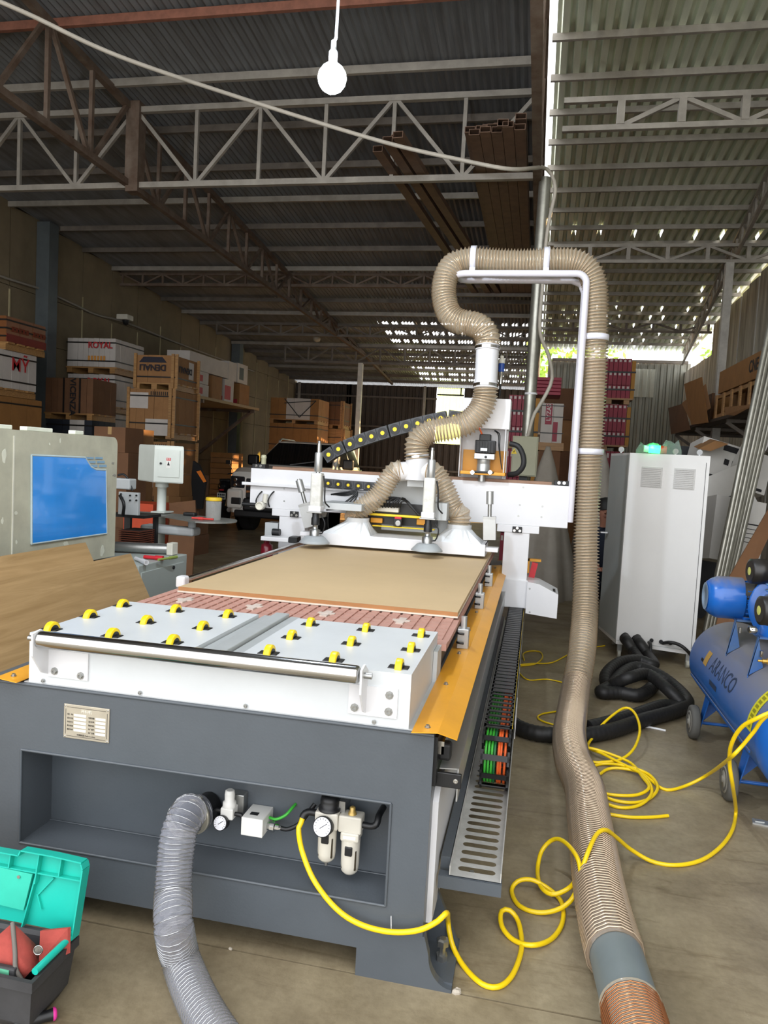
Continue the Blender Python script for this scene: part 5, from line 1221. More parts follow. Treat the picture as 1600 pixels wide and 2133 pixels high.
obj('rim_bar', MB().tube([V((bx1-.005, by0+.02, bh+.012)), V((bx1+.0, by1+.005, bh+.014))], .010, 8), TEAL, tb2)
# lid: shallow tray standing up from the rear edge, leaning back and outward
lo_ = V((bx0-.06, by1+.005, bh+.006)); lr = V((1, 0, .0)); lu = V((.08, .10, 1)).normalized(); ln = lr.cross(lu); ln = -ln if ln.y > 0 else ln
lw = bx1+.005-lo_.x; lh = .215
def LP(u, v, d=0): return lo_+lr*(u*lw)+lu*(v*lh)+ln*d
lid = obj('lid', MB().slab([LP(0, 0), LP(1, 0), LP(1, .93), LP(.985, 1), LP(.80, 1.02), LP(.60, 1.02), LP(.59, .95), LP(.36, .95), LP(.35, 1.03), LP(0, 1.03)], -ln*.004), TEAL, tb2, 'teal ribbed lid')
def wallstrip(a, b, d0, d1, t=.004):
    a_, b_ = LP(*a), LP(*b); e = (b_-a_).normalized(); s_ = e.cross(ln).normalized()*t
    return MB().slab([a_+ln*d0, b_+ln*d0, b_+ln*d1, a_+ln*d1], s_)
for a, b, h in (((1, 0), (1, .93), .035), ((1, .93), (.985, 1), .035), ((.985, 1), (.80, 1.02), .03), ((.8, 1.02), (.6, 1.02), .03), ((.6, 1.02), (.59, .95), .03), ((.59, .95), (.36, .95), .03), ((.36, .95), (.35, 1.03), .03), ((.35, 1.03), (0, 1.03), .03), ((0, .75), (1, .75), .016), ((.52, .75), (.52, .95), .02), ((.7, .6), (.7, 1.0), .02), ((.84, .75), (.84, 1.0), .018), ((.36, .75), (.36, .95), .02), ((.2, .75), (.2, 1.02), .02), ((.66, 0), (.7, .75), .018), ((.72, .45), (.80, .70), .008), ((.72, .45), (.76, .25), .008)):
    obj('lid_rib', wallstrip(a, b, 0, h), TEAL, lid)
obj('lid_pocket', MB().slab([LP(.30, .25, .012), LP(.66, .22, .012), LP(.68, .72, .012), LP(.33, .74, .012)], ln*.006), mat('teal_plate', '#2fb79f', .45), lid)
for u in (.42, .60): obj('screw', MB().cyl(LP(u, .66, .018), LP(u, .66, .022), .005, n=10), CHROME, lid)
# things in the box
RB = mat('red_canvas', '#a4453c', .85, var=.15, scale=20, bump=.2, bscale=80)
bg_ = thing('tool_bag', (-1.36, 1.73, .1), 'crumpled red canvas tool pouch with grey piping in the toolbox', 'bag')
vs = [(-1.50, 1.69, .09), (-1.30, 1.69, .10), (-1.25, 1.70, .155), (-1.26, 1.80, .12), (-1.46, 1.80, .12), (-1.335, 1.735, .255), (-1.40, 1.70, .19), (-1.29, 1.70, .19), (-1.27, 1.69, .13)]
obj('pouch', MB().add(vs, [(0, 1, 7, 6), (1, 8, 7), (8, 2, 7), (2, 3, 7), (3, 5, 7), (7, 5, 6), (6, 5, 4), (4, 0, 6), (3, 4, 5), (0, 4, 3, 2, 8, 1)], True), RB, bg_)
obj('piping', MB().tube(spline([V((-1.335, 1.733, .257)), V((-1.30, 1.70, .20)), V((-1.285, 1.685, .165)), V((-1.265, 1.688, .13))], .01), .006, 6), mat('grey_piping', '#6f6a64', .8), bg_)
obj('flap', MB().slab([(-1.26, 1.76, .14), (-1.20, 1.80, .15), (-1.21, 1.815, .215), (-1.28, 1.79, .21)], (-.004, -.008, 0)), RB, bg_)
o = obj('loose_tray', MB().bbox(-1.50, -1.28, 1.672, 1.688, .03, .172, .004), KB, None); tag(o, 'small black tray with a green sticker in the toolbox front', 'tray')
st2 = obj('sticker', MB().box(-1.345, -1.295, 1.670, 1.672, .13, .168), mat('green_sticker', '#5fae8c', .5), o)
o = obj('key_ring', MB().lathe((-1.255, 1.735, .19), (.3, -1, .2), [(.012, -.001), (.0135, 0), (.012, .001), (.0105, 0), (.012, -.001)], 16), CHROME, None); tag(o, 'small steel key ring hanging on the red pouch', 'ring')
# screwdriver on the floor
sd_ = thing('screwdriver', U(90, 2115, Z=0), 'black handled screwdriver with a pink end lying by the toolbox', 'tool')
A, B = U(30, 2136, Z=.017), U(112, 2112, Z=.017); d = (B-A).normalized(); Lh = (B-A).length
obj('handle', MB().lathe(A, d, [(.009, 0), (.015, .01), (.016, Lh*.4), (.014, Lh*.8), (.016, Lh*.98)], 12), BLACK, sd_)
obj('end_cap', MB().lathe(B-d*.002, d, [(.017, 0), (.017, .006), (.01, .01)], 12), mat('pink_plastic', '#e0389b', .4), sd_)
obj('blade', MB().cyl(A-d*.09, A, .0035, n=8), CHROME, sd_)
# scraps on the floor
random.seed(4)
for i, (x, y, s) in enumerate(((952, 2068, .016), (480, 1977, .007))):
    p = U(x, y, Z=0); vs = []; n = 7
    for h, q in ((0, 1.), (.5, .9), (.8, .45)):
        for k_ in range(n): t = 2*PI*k_/n; r = s*q*random.uniform(.7, 1.2); vs.append(p+V((r*math.cos(t), r*.8*math.sin(t), s*h*random.uniform(.8, 1.1))))
    fs = [(j*n+k_, j*n+(k_+1) % n, (j+1)*n+(k_+1) % n, (j+1)*n+k_) for j in range(2) for k_ in range(n)]+[tuple(range(n-1, -1, -1)), tuple(2*n+k_ for k_ in range(n))]
    o = obj('paper_scrap', MB().add(vs, fs), mat('scrap_white', '#b9b0a2', .8), None)
    tag(o, ('crumpled white scrap on the floor by the router foot', 'tiny white scrap on the floor joint under the router')[i], 'scrap')
# ---------------------------------------------------------------- control cabinet
cc = thing('control_cabinet', (1.03, 6.8, 0), 'tall white electrical control cabinet on castors with two louvre vents', 'cabinet')
CW = mat('cabinet_white', '#d9d8d6', .42, var=.03, scale=2); CSG = mat('cabinet_side_grey', '#a9afae', .45, var=.04)
FL, FR, RL, RR = (.752, 6.55), (1.355, 6.40), (.655, 7.15), (1.30, 7.10)
z0, z1 = .125, 1.755
def at(u, z, off=0.):
    d = V((FR[0]-FL[0], FR[1]-FL[1], 0)); n = V((d.y, -d.x, 0)).normalized(); p = V((FL[0], FL[1], 0))+d*u; return V((p.x, p.y, z))+n*off
DD = (at(1, 0)-at(0, 0)).normalized(); DN = V((DD.y, -DD.x, 0))
obj('body', MB().hexa([(*FL, z0), (*FR, z0), (*RR, z0), (*RL, z0), (*FL, z1), (*FR, z1), (*RR, z1), (*RL, z1)]), CW, cc)
obj('side_panel', MB().slab([(FL[0]-.001, FL[1]+.02, z0+.03), (RL[0]-.001, RL[1]-.02, z0+.03), (RL[0]-.001, RL[1]-.02, z1-.02), (FL[0]-.001, FL[1]+.02, z1-.02)], (-.003, 0, 0)), CSG, cc)
dd = obj('door_edge', MB().slab([at(.962, z0+.05, .002), at(1.0, z0+.05, .002), at(1.0, z1-.06, .002), at(.962, z1-.06, .002)], DN*.006), CW, cc)
obj('door_seam', MB().slab([at(.955, z0+.05, .001), at(.96, z0+.05, .001), at(.96, z1-.055, .001), at(.955, z1-.055, .001)], DN*.002), BLACK, cc)
obj('plinth_line', MB().slab([at(0, z0+.03, .001), at(1, z0+.03, .001), at(1, z0+.034, .001), at(0, z0+.034, .001)], DN*.001), CSG, cc)
for u0, u1, za, zb_ in ((.165, .43, 1.475, 1.645), (.575, .835, 1.475, 1.645)):
    vt = obj('vent', MB().slab([at(u0, za, .001), at(u1, za, .001), at(u1, zb_, .001), at(u0, zb_, .001)], DN*.004), mat('vent_grey', '#bdbcb9', .45), cc)
    for k in range(11):
        z = za+.012+(zb_-za-.024)*k/10
        obj('louvre', MB().slab([at(u0+.02, z-.004, .005), at(u1-.02, z-.004, .005), at(u1-.02, z+.004, .005), at(u0+.02, z+.004, .005)], DN*.007), mat('vent_grey', '#bdbcb9', .45), vt)
for u in (.06, .94):
    for dy in (.05, .52):
        p = at(u, 0)+V((0, dy, 0)); c = obj('castor', MB().cyl((p.x-.012, p.y, .035), (p.x+.012, p.y, .035), .035, n=16), mat('castor_grey', '#a9a79a', .5), cc)
        obj('castor_fork', MB().box(p.x-.018, p.x+.018, p.y-.015, p.y+.02, .05, z0), STEEL, cc)
for u, z in ((.12, .205), (.28, .205), (.46, .20), (.58, .20), (.70, .20)):
    p = at(u, z); obj('cable_inlet', MB().cyl(p, p+DN*.02, .03 if u < .3 else .016, n=14), BLACK, cc)
for p in ((.70, 6.75), (1.12, 6.6), (1.30, 6.55)):
    obj('lifting_eye', MB().lathe((p[0], p[1], z1+.03), (.3, 1, 0), [(.02, -.004), (.025, 0), (.02, .004), (.014, 0), (.02, -.004)], 16).cyl((p[0], p[1], z1), (p[0], p[1], z1+.012), .008, n=8), WHITE, cc)
obj('side_handle', MB().box(.60, .66, 6.99, 7.04, 1.03, 1.04), WHITE, cc)
# signal lamp in a plastic bag on top
sl_ = thing('signal_lamp', V((.98, 6.6, z1)), 'green glowing signal tower lamp wrapped in plastic lying on the cabinet', 'lamp')
A, B = V((.86, 6.56, z1+.042)), V((1.06, 6.54, z1+.036))
d = (B-A).normalized()
obj('green_lens', MB().cyl(A+d*.04, A+d*.13, .034, n=16), mat('lit_green_lens', '#1fc05a', .3, emit='#20ff70', es=6), sl_)
obj('red_lens', MB().cyl(A+d*.13, A+d*.18, .034, n=16), mat('orange_red_lens', '#c8472a', .3), sl_)
obj('white_cap', MB().cyl(A-d*.0, A+d*.038, .028, n=14), WHITE, sl_)
bagm = mat_hose('thin_plastic_bag', '#bcd6cc', .10, .25, .5)
random.seed(5)
vs = []; fs = []; nu, nv = 12, 7
for i in range(nu):
    for j_ in range(nv):
        t = PI*j_/(nv-1); x = .80+.36*i/(nu-1); r = (.05+.035*random.random())*(1 if 0 < i < nu-1 else .3); vs.append((x, 6.56-r*math.cos(t)*1.1, z1+.002+r*math.sin(t)*(1.15 if i < 7 else 1.5)))
for i in range(nu-1):
    for j_ in range(nv-1): fs.append((i*nv+j_, i*nv+j_+1, (i+1)*nv+j_+1, (i+1)*nv+j_))
obj('plastic_bag', MB().add(vs, fs, True), bagm, sl_)
gl = bpy.data.lights.new('green_glow', 'POINT'); gl.energy = 1.2; gl.color = (.1, 1, .4); gl.shadow_soft_size = .03
go = bpy.data.objects.new('green_glow', gl); COL.objects.link(go); go.parent = sl_; go.location = V((-.06, -.09, .06))

# ---------------------------------------------------------------- air compressor
ap = thing('air_compressor', (1.30, 4.1, 0), 'dusty blue belt air compressor with a horizontal tank on wheels', 'compressor')
BLUE = mat('compressor_blue', '#1a62b8', .3, var=.1, scale=4, coat=.3); DBL = mat('dusty_blue', '#4f6b90', .6, var=.2, scale=6, col2='#1d5aa6')
DUST = mat('dusty_tank_blue', '#1f66b6', .36, var=.1, scale=3, coat=.1)
def add_dust(M, dust, lo, hi):
    n = M.node_tree.nodes; l = M.node_tree.links; b = n['Principled BSDF']; src = b.inputs['Base Color'].links[0].from_socket
    g = n.new('ShaderNodeNewGeometry'); sp_ = n.new('ShaderNodeSeparateXYZ'); l.new(g.outputs['Normal'], sp_.inputs[0])
    no = n.new('ShaderNodeTexNoise'); no.inputs['Scale'].default_value = 5; no.inputs['Detail'].default_value = 6
    a = n.new('ShaderNodeMath'); a.operation = 'MULTIPLY_ADD'; a.inputs[1].default_value = .5; l.new(no.outputs[0], a.inputs[0]); l.new(sp_.outputs[2], a.inputs[2])
    mr = n.new('ShaderNodeMapRange'); mr.inputs[1].default_value = lo; mr.inputs[2].default_value = hi; mr.inputs[4].default_value = .85; l.new(a.outputs[0], mr.inputs[0])
    mx = n.new('ShaderNodeMix'); mx.data_type = 'RGBA'; l.new(mr.outputs[0], mx.inputs[0]); l.new(src, mx.inputs[6]); mx.inputs[7].default_value = lin(dust); l.new(mx.outputs[2], b.inputs['Base Color'])
    mr2 = n.new('ShaderNodeMapRange'); mr2.inputs[3].default_value = .3; mr2.inputs[4].default_value = .75; l.new(mr.outputs[0], mr2.inputs[0]); l.new(mr2.outputs[0], b.inputs['Roughness'])
add_dust(DUST, '#857d70', .1, 1.15); add_dust(BLUE, '#857d70', .75, 1.35)
tx, tz, tr = 1.30, .415, .262; ty0, ty1 = 3.50, 5.05
prof = [(0, -.105), (.07, -.1), (.14, -.083), (.20, -.055), (.24, -.022), (tr, .02)]
pr = prof+[(tr, .03), (tr, ty1-ty0-.03)]+[(r, ty1-ty0-h) for r, h in prof[::-1]]
tank = obj('tank', MB().lathe((tx, ty0, tz), (0, 1, 0), pr, 48), DUST, ap)
# the clean bright near end is a cap
obj('tank_cap', MB().lathe((tx, ty0, tz), (0, 1, 0), [(r*1.004, h-.001) for r, h in prof]+[(tr+.001, .06)], 48), BLUE, tank)
obj('weld_seam', MB().box(tx-tr-.002, tx-tr+.004, ty0+.12, ty1-.1, tz-.085, tz-.075), BLUE, tank)
# yellow label wrapped round the tank
def on_tank(ang, y, off=.002): return V((tx-(tr+off)*math.cos(ang), y, tz+(tr+off)*math.sin(ang)))
def wrap(a0, a1, y0, y1, m_, name, off=.002, parent=tank):
    vs = []; n = 14
    for k in range(n+1):
        a = a0+(a1-a0)*k/n; vs += [on_tank(a, y0, off), on_tank(a, y1, off)]
    return obj(name, MB().add(vs, [(2*k, 2*k+1, 2*k+3, 2*k+2) for k in range(n)], True), m_, parent)
lb = wrap(math.radians(2), math.radians(48), 3.62, 3.70, mat('label_yellow', '#d8d020', .5), 'warning_label'); wrap(math.radians(48), math.radians(62), 3.62, 3.70, mat('label_grey', '#a9aeb0', .5), 'warning_label')
for k in range(8):
    a = math.radians(5+k*5.3); wrap(a, a+math.radians(3.4), 3.64, 3.68, mat('label_ink', '#8e8a10', .6), 'printed_character', .003)
# lettering along the tank
def tank_text(s, size, y0, a0, m_, sx=1.):
    me = text_mesh(s, size, .0006)
    for v in me.vertices:
        a = a0+v.co.y/tr; y = y0-v.co.x*sx; p = on_tank(a, y, .002+max(0, v.co.z)); v.co = p
    me.materials.clear(); me.materials.append(m_); return link('lettering', me, tank)
TINK = mat('tank_print', '#2a3a55', .6)
tank_text('ARANCO', .125, 4.28, math.radians(22), TINK, .95)
wrap(math.radians(13), math.radians(32), 4.60, 4.68, mat('tank_orange', '#b8924a', .6), 'orange_emblem'); wrap(math.radians(14), math.radians(18), 4.69, 4.74, INK, 'emblem_dash')
wrap(math.radians(-1), math.radians(5), 4.30, 4.46, TINK, 'small_print')
# legs and wheels
for y in (3.86, 4.72):
    wz = .10; wx = tx-.27
    wh = obj('wheel', MB().lathe((wx-.03, y, wz), (1, 0, 0), [(.05, .0), (.07, .004), (.078, .0), (.095, .006), (.10, .015), (.10, .042), (.094, .05), (.03, .05)], 28), mat('grey_tyre', '#5d5c58', .75, var=.15), ap)
    obj('wheel_disc', MB().lathe((wx-.032, y, wz), (1, 0, 0), [(.015, -.006), (.018, 0), (.066, .004), (.07, .012)], 24), mat('wheel_disc', '#8f8c84', .5), wh)
    obj('axle_bar', MB().cyl((wx, y, wz), (tx+.27, y, wz), .011, n=8), BLUE, ap)
    obj('leg', MB().slab([(wx+.03, y-.03, .08), (wx+.03, y+.03, .08), (tx-.10, y+.05, tz-tr+.06), (tx-.2, y+.05, tz-.12), (tx-.2, y-.05, tz-.12)], (.006, 0, .0)), BLUE, ap)
    obj('wheel', MB().lathe((tx+.26, y, wz), (1, 0, 0), [(.05, 0), (.10, .01), (.10, .042), (.05, .05)], 24), mat('grey_tyre', '#5d5c58', .75, var=.15), ap)
    obj('leg', MB().slab([(tx+.24, y-.03, .08), (tx+.24, y+.03, .08), (tx+.2, y+.05, tz-.12), (tx+.2, y-.05, tz-.12)], (.006, 0, 0)), BLUE, ap)
# brackets on the tank
for y, w_ in ((4.42, .12), (3.98, .14)):
    obj('saddle', MB().slab([(tx-.16, y, .80), (tx-.16, y+.03, .80), (tx-.13, y+.2, tz+tr-.04), (tx-.20, y+.0, tz+tr-.09)], (.004, 0, 0)).box(tx-.16, tx+.2, y, y+w_, .79, .8).slab([(tx-.16, y, .79), (tx-.20, y, tz+tr-.08), (tx-.13, y, tz+tr-.03)], (0, .004, 0)), DBL, ap)
# motor across the tank
my, mz_ = 4.52, .905
mo2 = obj('motor', MB().lathe((tx-.31, my, mz_), (1, 0, 0), [(.045, .0), (.085, .006), (.105, .03), (.118, .06), (.12, .08), (.12, .19)], 28), BLUE, ap)
obj('fan_grille', MB().lathe((tx-.313, my, mz_), (1, 0, 0), [(.012, 0), (.03, .0), (.032, -.004), (.05, -.001), (.052, -.004), (.075, .004), (.078, .001)], 24), mat('grille_silver', '#9bb3cc', .35, .3), mo2)
obj('motor_body', MB().lathe((tx-.12, my, mz_-.01), (1, 0, 0), [(.1, 0), (.1, .28), (.08, .3)], 26), BLUE, mo2)
for k in range(7):
    a = PI*.55+k*.22; obj('cooling_fin', MB().bar((tx-.115, my+.108*math.cos(a), mz_-.01+.108*math.sin(a)), (tx+.15, my+.108*math.cos(a), mz_-.01+.108*math.sin(a)), .006, .02, (0, math.cos(a), math.sin(a))), BLUE, mo2)
    obj('cooling_fin', MB().box(tx-.115, tx+.15, my-.115, my-.1, mz_-.09+.025*k-.003, mz_-.09+.025*k+.003), BLUE, mo2)
obj('terminal_box', MB().lathe((tx-.12, my-.06, mz_+.045), (.98, -.1, 0), [(.055, 0), (.055, .04), (.06, .045), (.06, .09), (.05, .095)], 20), mat('dusty_black', '#3a3835', .6, var=.2), mo2)
obj('motor_foot', MB().box(tx-.12, tx+.15, my-.09, my+.09, .80, .815).box(tx-.10, tx+.14, my-.07, my+.07, .81, mz_-.09), BLUE, mo2)
# pump and air filters
pm = obj('pump', MB().lathe((tx-.01, 4.05, .80), (0, 0, 1), [(.13, 0), (.13, .05), (.115, .06), (.115, .10), (.1, .11), (.1, .2), (.09, .22), (.09, .3), (.06, .33)], 24), BLUE, ap)
for k in range(5): obj('cylinder_fin', MB().lathe((tx-.01, 4.05, .93+.03*k), (0, 0, 1), [(.1, 0), (.118, .003), (.118, .007), (.1, .01)], 24), BLUE, pm)
obj('pulley_guard', MB().lathe((tx+.06, 4.30, .90), (0, 1, 0), [(.06, -.01), (.09, 0), (.1, .012), (.14, .01), (.15, .02), (.18, .018), (.19, .03)], 30), BLUE, pm)
for p in ((1575, 1190, 4.35), (1597, 1272, 3.75)):
    a = U(p[0], p[1], Y=p[2]); r = .068
    ff = obj('air_filter', MB().lathe(a+V((-.03, -.01, 0)), (1, .12, 0), [(r*.8, -.006), (r, 0), (r, .03), (r*1.03, .032), (r*1.03, .08), (r*.8, .085), (.02, .09), (.02, .14)], 24), mat('filter_black', '#24211f', .4, var=.2), ap)
    obj('filter_badge', MB().lathe(a+V((-.037, -.011, 0)), (1, .12, 0), [(.022, 0), (.0, -.002)], 18), mat('badge_yellow', '#cfd070', .4), ff)
    obj('filter_pipe', MB().cyl(a+V((.08, 0, 0)), V((tx+.05, 4.1, a.z)), .02, n=10), BLUE, ff)
a = U(1588, 1377, Y=3.9); obj('brass_valve', MB().lathe(a, (1, 0, 0), [(.006, -.02), (.006, .0), (.011, .0), (.011, .02), (.016, .02), (.016, .06)], 8, False), mat('brass', '#c09a4a', .3, .7), ap)
a = U(1562, 1312, Y=4.0); obj('drain_plug', MB().lathe(a, (-1, -.3, 0), [(.02, -.03), (.02, 0), (.012, .006)], 12), CHROME, pm)
for q in ((1541, 1318, 4.4), (1586, 1368, 3.97)): a = U(q[0], q[1], Y=q[2]); obj('bolt', MB().cyl(a, a+V((0, 0, .03)), .009, n=8), CHROME, ap)

# ---------------------------------------------------------------- right side storage: shelf, cartons, pipes
SHX0, SHX1, SHY0, SHY1, SHZ = 2.4, 3.7, 8.4, 14.8, 2.42
ws = thing('wall_shelf', (3.7, 10, SHZ), 'dark steel wall shelf heaped with flattened cardboard on the right', 'shelf')
for k in range(6): x = SHX0+k*.215; obj('shelf_plank', MB().box(x, x+.19, SHY0, SHY1, SHZ-.04, SHZ), mat('shelf_dark', '#3c332a', .7), ws)
for y in (8.8, 10.8, 12.8, 14.6):
    obj('bracket', MB().bar((SHX0+.05, y, SHZ-.06), (3.7, y, SHZ-.06), .05), DTRUSS, ws); obj('brace', MB().bar((SHX0+.05, y, SHZ-.08), (3.7, y, SHZ-.9), .045), DTRUSS, ws); obj('upright', MB().box(3.66, 3.72, y-.03, y+.03, SHZ-1., SHZ), DTRUSS, ws)
def carton(name, c, size, rot, m_, label, cat='box', group=None, seam=True, flap=False):
    """closed carton with tape, rotated"""
    c = V(c); sx, sy, sz = size; R = Matrix.Rotation(rot[2], 3, 'Z') @ Matrix.Rotation(rot[1], 3, 'Y') @ Matrix.Rotation(rot[0], 3, 'X')
    t = thing(name, c, label, cat, group)
    def T(v): return c+R @ V(v)
    def rb(x0, x1, y0, y1, z0, z1): return MB().hexa([T(p) for p in ((x0, y0, z0), (x1, y0, z0), (x1, y1, z0), (x0, y1, z0), (x0, y0, z1), (x1, y0, z1), (x1, y1, z1), (x0, y1, z1))])
    obj('body', rb(-sx/2, sx/2, -sy/2, sy/2, 0, sz), m_, t)
    if seam:
        obj('tape', rb(-.025, .025, -sy/2-.0012, sy/2+.0012, sz-.09, sz+.0012), mat('packing_tape', '#a98a5c', .35), t)
    if flap:
        f = R @ V((0, -1, .7)); obj('flap', MB().slab([T((-sx/2, -sy/2, sz)), T((sx/2, -sy/2, sz)), T((sx/2-.02, -sy/2-.16, sz+.07)), T((-sx/2+.02, -sy/2-.16, sz+.07))], R @ V((0, .002, .004))), m_, t)
    return t, T, R
heap = [((3.02, 8.15, SHZ), (.5, .75, .16), (0, .02, .05)), ((3.05, 8.9, SHZ), (.55, .7, .2), (.0, .0, -.1)), ((2.98, 9.7, SHZ), (.5, .8, .3), (.06, 0, .1)), ((3.0, 10.6, SHZ), (.5, .8, .42), (0, -.05, -.15)), ((2.95, 11.5, SHZ), (.45, .7, .35), (0, .06, .2)), ((2.95, 12.3, SHZ), (.45, .6, .5), (.05, 0, -.1)), ((2.9, 13.1, SHZ), (.5, .7, .3), (0, .1, .2)), ((3.42, 9.2, SHZ), (.4, 1.2, .62), (0, 0, .02)), ((3.40, 10.6, SHZ), (.4, 1.1, .85), (0, 0, -.03)), ((3.38, 12.0, SHZ), (.4, .9, .95), (0, 0, .05)), ((3.42, 13.2, SHZ), (.4, .9, .7), (0, 0, 0))]
wds = ['thin flattened brown carton at the near end of the wall shelf', 'flattened brown carton second along the shelf front', 'bulging brown carton third along the shelf front', 'open brown carton in the middle of the wall shelf', 'tilted brown carton past the middle of the shelf', 'upright brown carton near the far end of the shelf', 'crumpled brown carton at the far end of the shelf', 'long brown carton at the shelf back nearest the camera', 'tall brown carton at the shelf back under the grey post', 'tallest brown carton on the shelf against the right wall', 'brown carton at the far back of the shelf']
for i, (c, s, r) in enumerate(heap): carton('cardboard_carton', (2.86 if i < 7 else c[0]-.06, c[1]+.75, SHZ+.012+s[0]*abs(math.sin(r[1]))/2+s[1]*abs(math.sin(r[0]))/2), (.36 if i < 7 else .4, s[1]*.86, s[2]), r, (CARD, CARD2, CARD3)[i % 3], wds[i], 'box', 'brown cartons on the right wall shelf', flap=i in (3, 4, 6))
# slatted wooden crate on the near shelf
cr_ = thing('wooden_crate', V((2.40, 9.9, SHZ)), 'slatted wooden crate side lying along the shelf front', 'crate')
for z in (.0, .27): obj('rail', MB().box(2.41, 2.45, 8.6, 11.4, SHZ+z, SHZ+z+.05), PALLET, cr_)
for k in range(7): y = 8.7+k*.42; obj('slat', MB().box(2.39, 2.41, y, y+.08, SHZ, SHZ+.32), PALLET, cr_)
for k in range(3): obj('base_board', MB().box(2.45+.02, 2.60, 8.7+k*.9, 9.4+k*.9, SHZ, SHZ+.03), PALLET, cr_)
cf, T, R = carton('cardboard_carton', (2.53, 10.0, SHZ+.33), (.28, 2.3, .30), (0, .0, .0), CARD2, 'long brown carton with dark print lying on top of the wooden crate', 'box', 'brown cartons on the right wall shelf', seam=False)
lettering('CNE', .2, T((-.142, -.55, .16)), R @ V((0, -1, 0)), R @ V((0, 0, 1)), INK, cf, .001, .004)
# drooping torn cardboard under the shelf
for i, (q, lab) in enumerate((([(1392, 850), (1425, 840), (1438, 895), (1398, 905)], 'torn brown carton flap drooping at the far shelf end'), ([(1420, 840), (1470, 800), (1480, 850), (1440, 880)], 'folded brown cardboard hanging over the shelf edge'), ([(1425, 800), (1462, 785), (1475, 880), (1440, 885), (1432, 845)], 'large brown cardboard sheet hanging from the shelf front'), ([(1508, 848), (1575, 842), (1530, 866), (1512, 864)], 'small brown cardboard tongue below the wooden crate'))):
    Yd = (11.5, 10.6, 9.6, 8.3)[i]; P = [U(x, y, X=2.372-.012*i-.01*(j_ % 2)) for j_, (x, y) in enumerate(q)]
    o = obj('cardboard_sheet', MB().slab(P, (.006, 0, 0)), (CARD3, CARD, CARD2, CARD)[i], None); tag(o, lab, 'cardboard', 'torn cardboard sheets under the shelf')
# white cartons tumbled behind the cabinet
WB_ = mat('white_box', '#c9c7c3', .65, var=.05)
def white_box(px_, Yd, size, rot, lab, marks):
    p = U(px_[0], px_[1], Y=Yd); t, T, R = carton('white_carton', p, size, rot, WB_, lab, 'box', 'white cartons tumbled behind the cabinet', seam=False)
    sx, sy, sz = size
    for (u0, u1, v0, v1) in marks:
        obj('printed_mark', MB().slab([T((u0*sx-sx/2, -sy/2-.002, v0*sz)), T((u1*sx-sx/2, -sy/2-.002, v0*sz)), T((u1*sx-sx/2, -sy/2-.002, v1*sz)), T((u0*sx-sx/2, -sy/2-.002, v1*sz))], R @ V((0, .001, 0))), INK, t)
    return t
white_box((1512, 1172), 7.75, (.5, .3, .62), (-.15, .12, .25), 'lowest white carton with a printed table behind the cabinet', [(.3, .9, .62, .64), (.3, .9, .55, .56), (.3, .9, .48, .49), (.3, .9, .41, .42), (.3, .9, .34, .35), (.3, .31, .34, .64), (.5, .505, .34, .64), (.89, .9, .34, .64)])
white_box((1500, 1085), 8.1, (.7, .35, .45), (-.25, -.45, .2), 'tilted white carton with printed handling signs in the heap', [(.5, .58, .25, .42), (.62, .7, .25, .42), (.74, .82, .25, .42), (.45, .9, .16, .19)])
white_box((1503, 1015), 8.45, (.75, .35, .42), (-.2, .25, .15), 'dark banded white carton upper in the heap', [(.3, .8, .80, .95), (.35, .42, .45, .6), (.46, .53, .45, .6), (.57, .64, .45, .6), (.0, .95, .05, .12)])
t, T, R = carton('white_carton', U(1540, 990, Y=8.2), (.12, .3, .55), (.1, .35, .2), WB_, 'upright white carton flap standing above the heap beside the pipes', 'box', 'white cartons tumbled behind the cabinet', seam=False)
o = obj('cardboard_sheet', MB().slab([U(x, y, Y=8.1) for x, y in ((1455, 935), (1490, 918), (1518, 925), (1480, 940))], (.0, .25, .03)), CARD, None); tag(o, 'brown cardboard sheet lying on the white carton heap', 'cardboard')
o = obj('dark_tarp', MB().slab([U(x, y, Y=8.85) for x, y in ((1385, 945), (1400, 928), (1440, 930), (1500, 945), (1500, 1250), (1450, 1300), (1380, 1300))], (.1, .5, 0)), mat('dark_tarp', '#24262a', .7, var=.3, bump=.4, bscale=8), None); tag(o, 'dark tarpaulin heap behind the control cabinet', 'tarpaulin')
# black bags near floor
random.seed(2)
def lump(name, c, s, m_, lab, cat, n=14, mlt=9):
    vs = []; fs = []
    for j_ in range(mlt):
        ph = PI/2*j_/(mlt-1)
        for i in range(n):
            t = 2*PI*i/n; r = 1+random.uniform(-.16, .16); vs.append((c[0]+s[0]*math.cos(t)*math.cos(ph)*r, c[1]+s[1]*math.sin(t)*math.cos(ph)*r, c[2]+s[2]*math.sin(ph)*(r*.4+.6)))
    for j_ in range(mlt-1):
        for i in range(n): fs.append((j_*n+i, j_*n+(i+1) % n, (j_+1)*n+(i+1) % n, (j_+1)*n+i))
    fs.append(tuple(range(n-1, -1, -1)))
    o = obj(name, MB().add(vs, fs, True), m_, None); return tag(o, lab, cat)
BAG = mat('black_bag', '#1c1d20', .5, var=.3)
lump('black_bag', (1.66, 6.15, 0), (.2, .2, .5), BAG, 'black plastic bag slumped between the cabinet and compressor', 'bag')
lump('black_bag', (1.75, 5.6, 0), (.2, .22, .42), mat('brown_bag', '#2e2925', .7, var=.3), 'dark brown sack on the floor behind the compressor motor', 'bag')
lump('black_bag', (2.6, 6.3, 0), (.35, .35, .5), BAG, 'black plastic bag under the leaning pipes', 'bag')
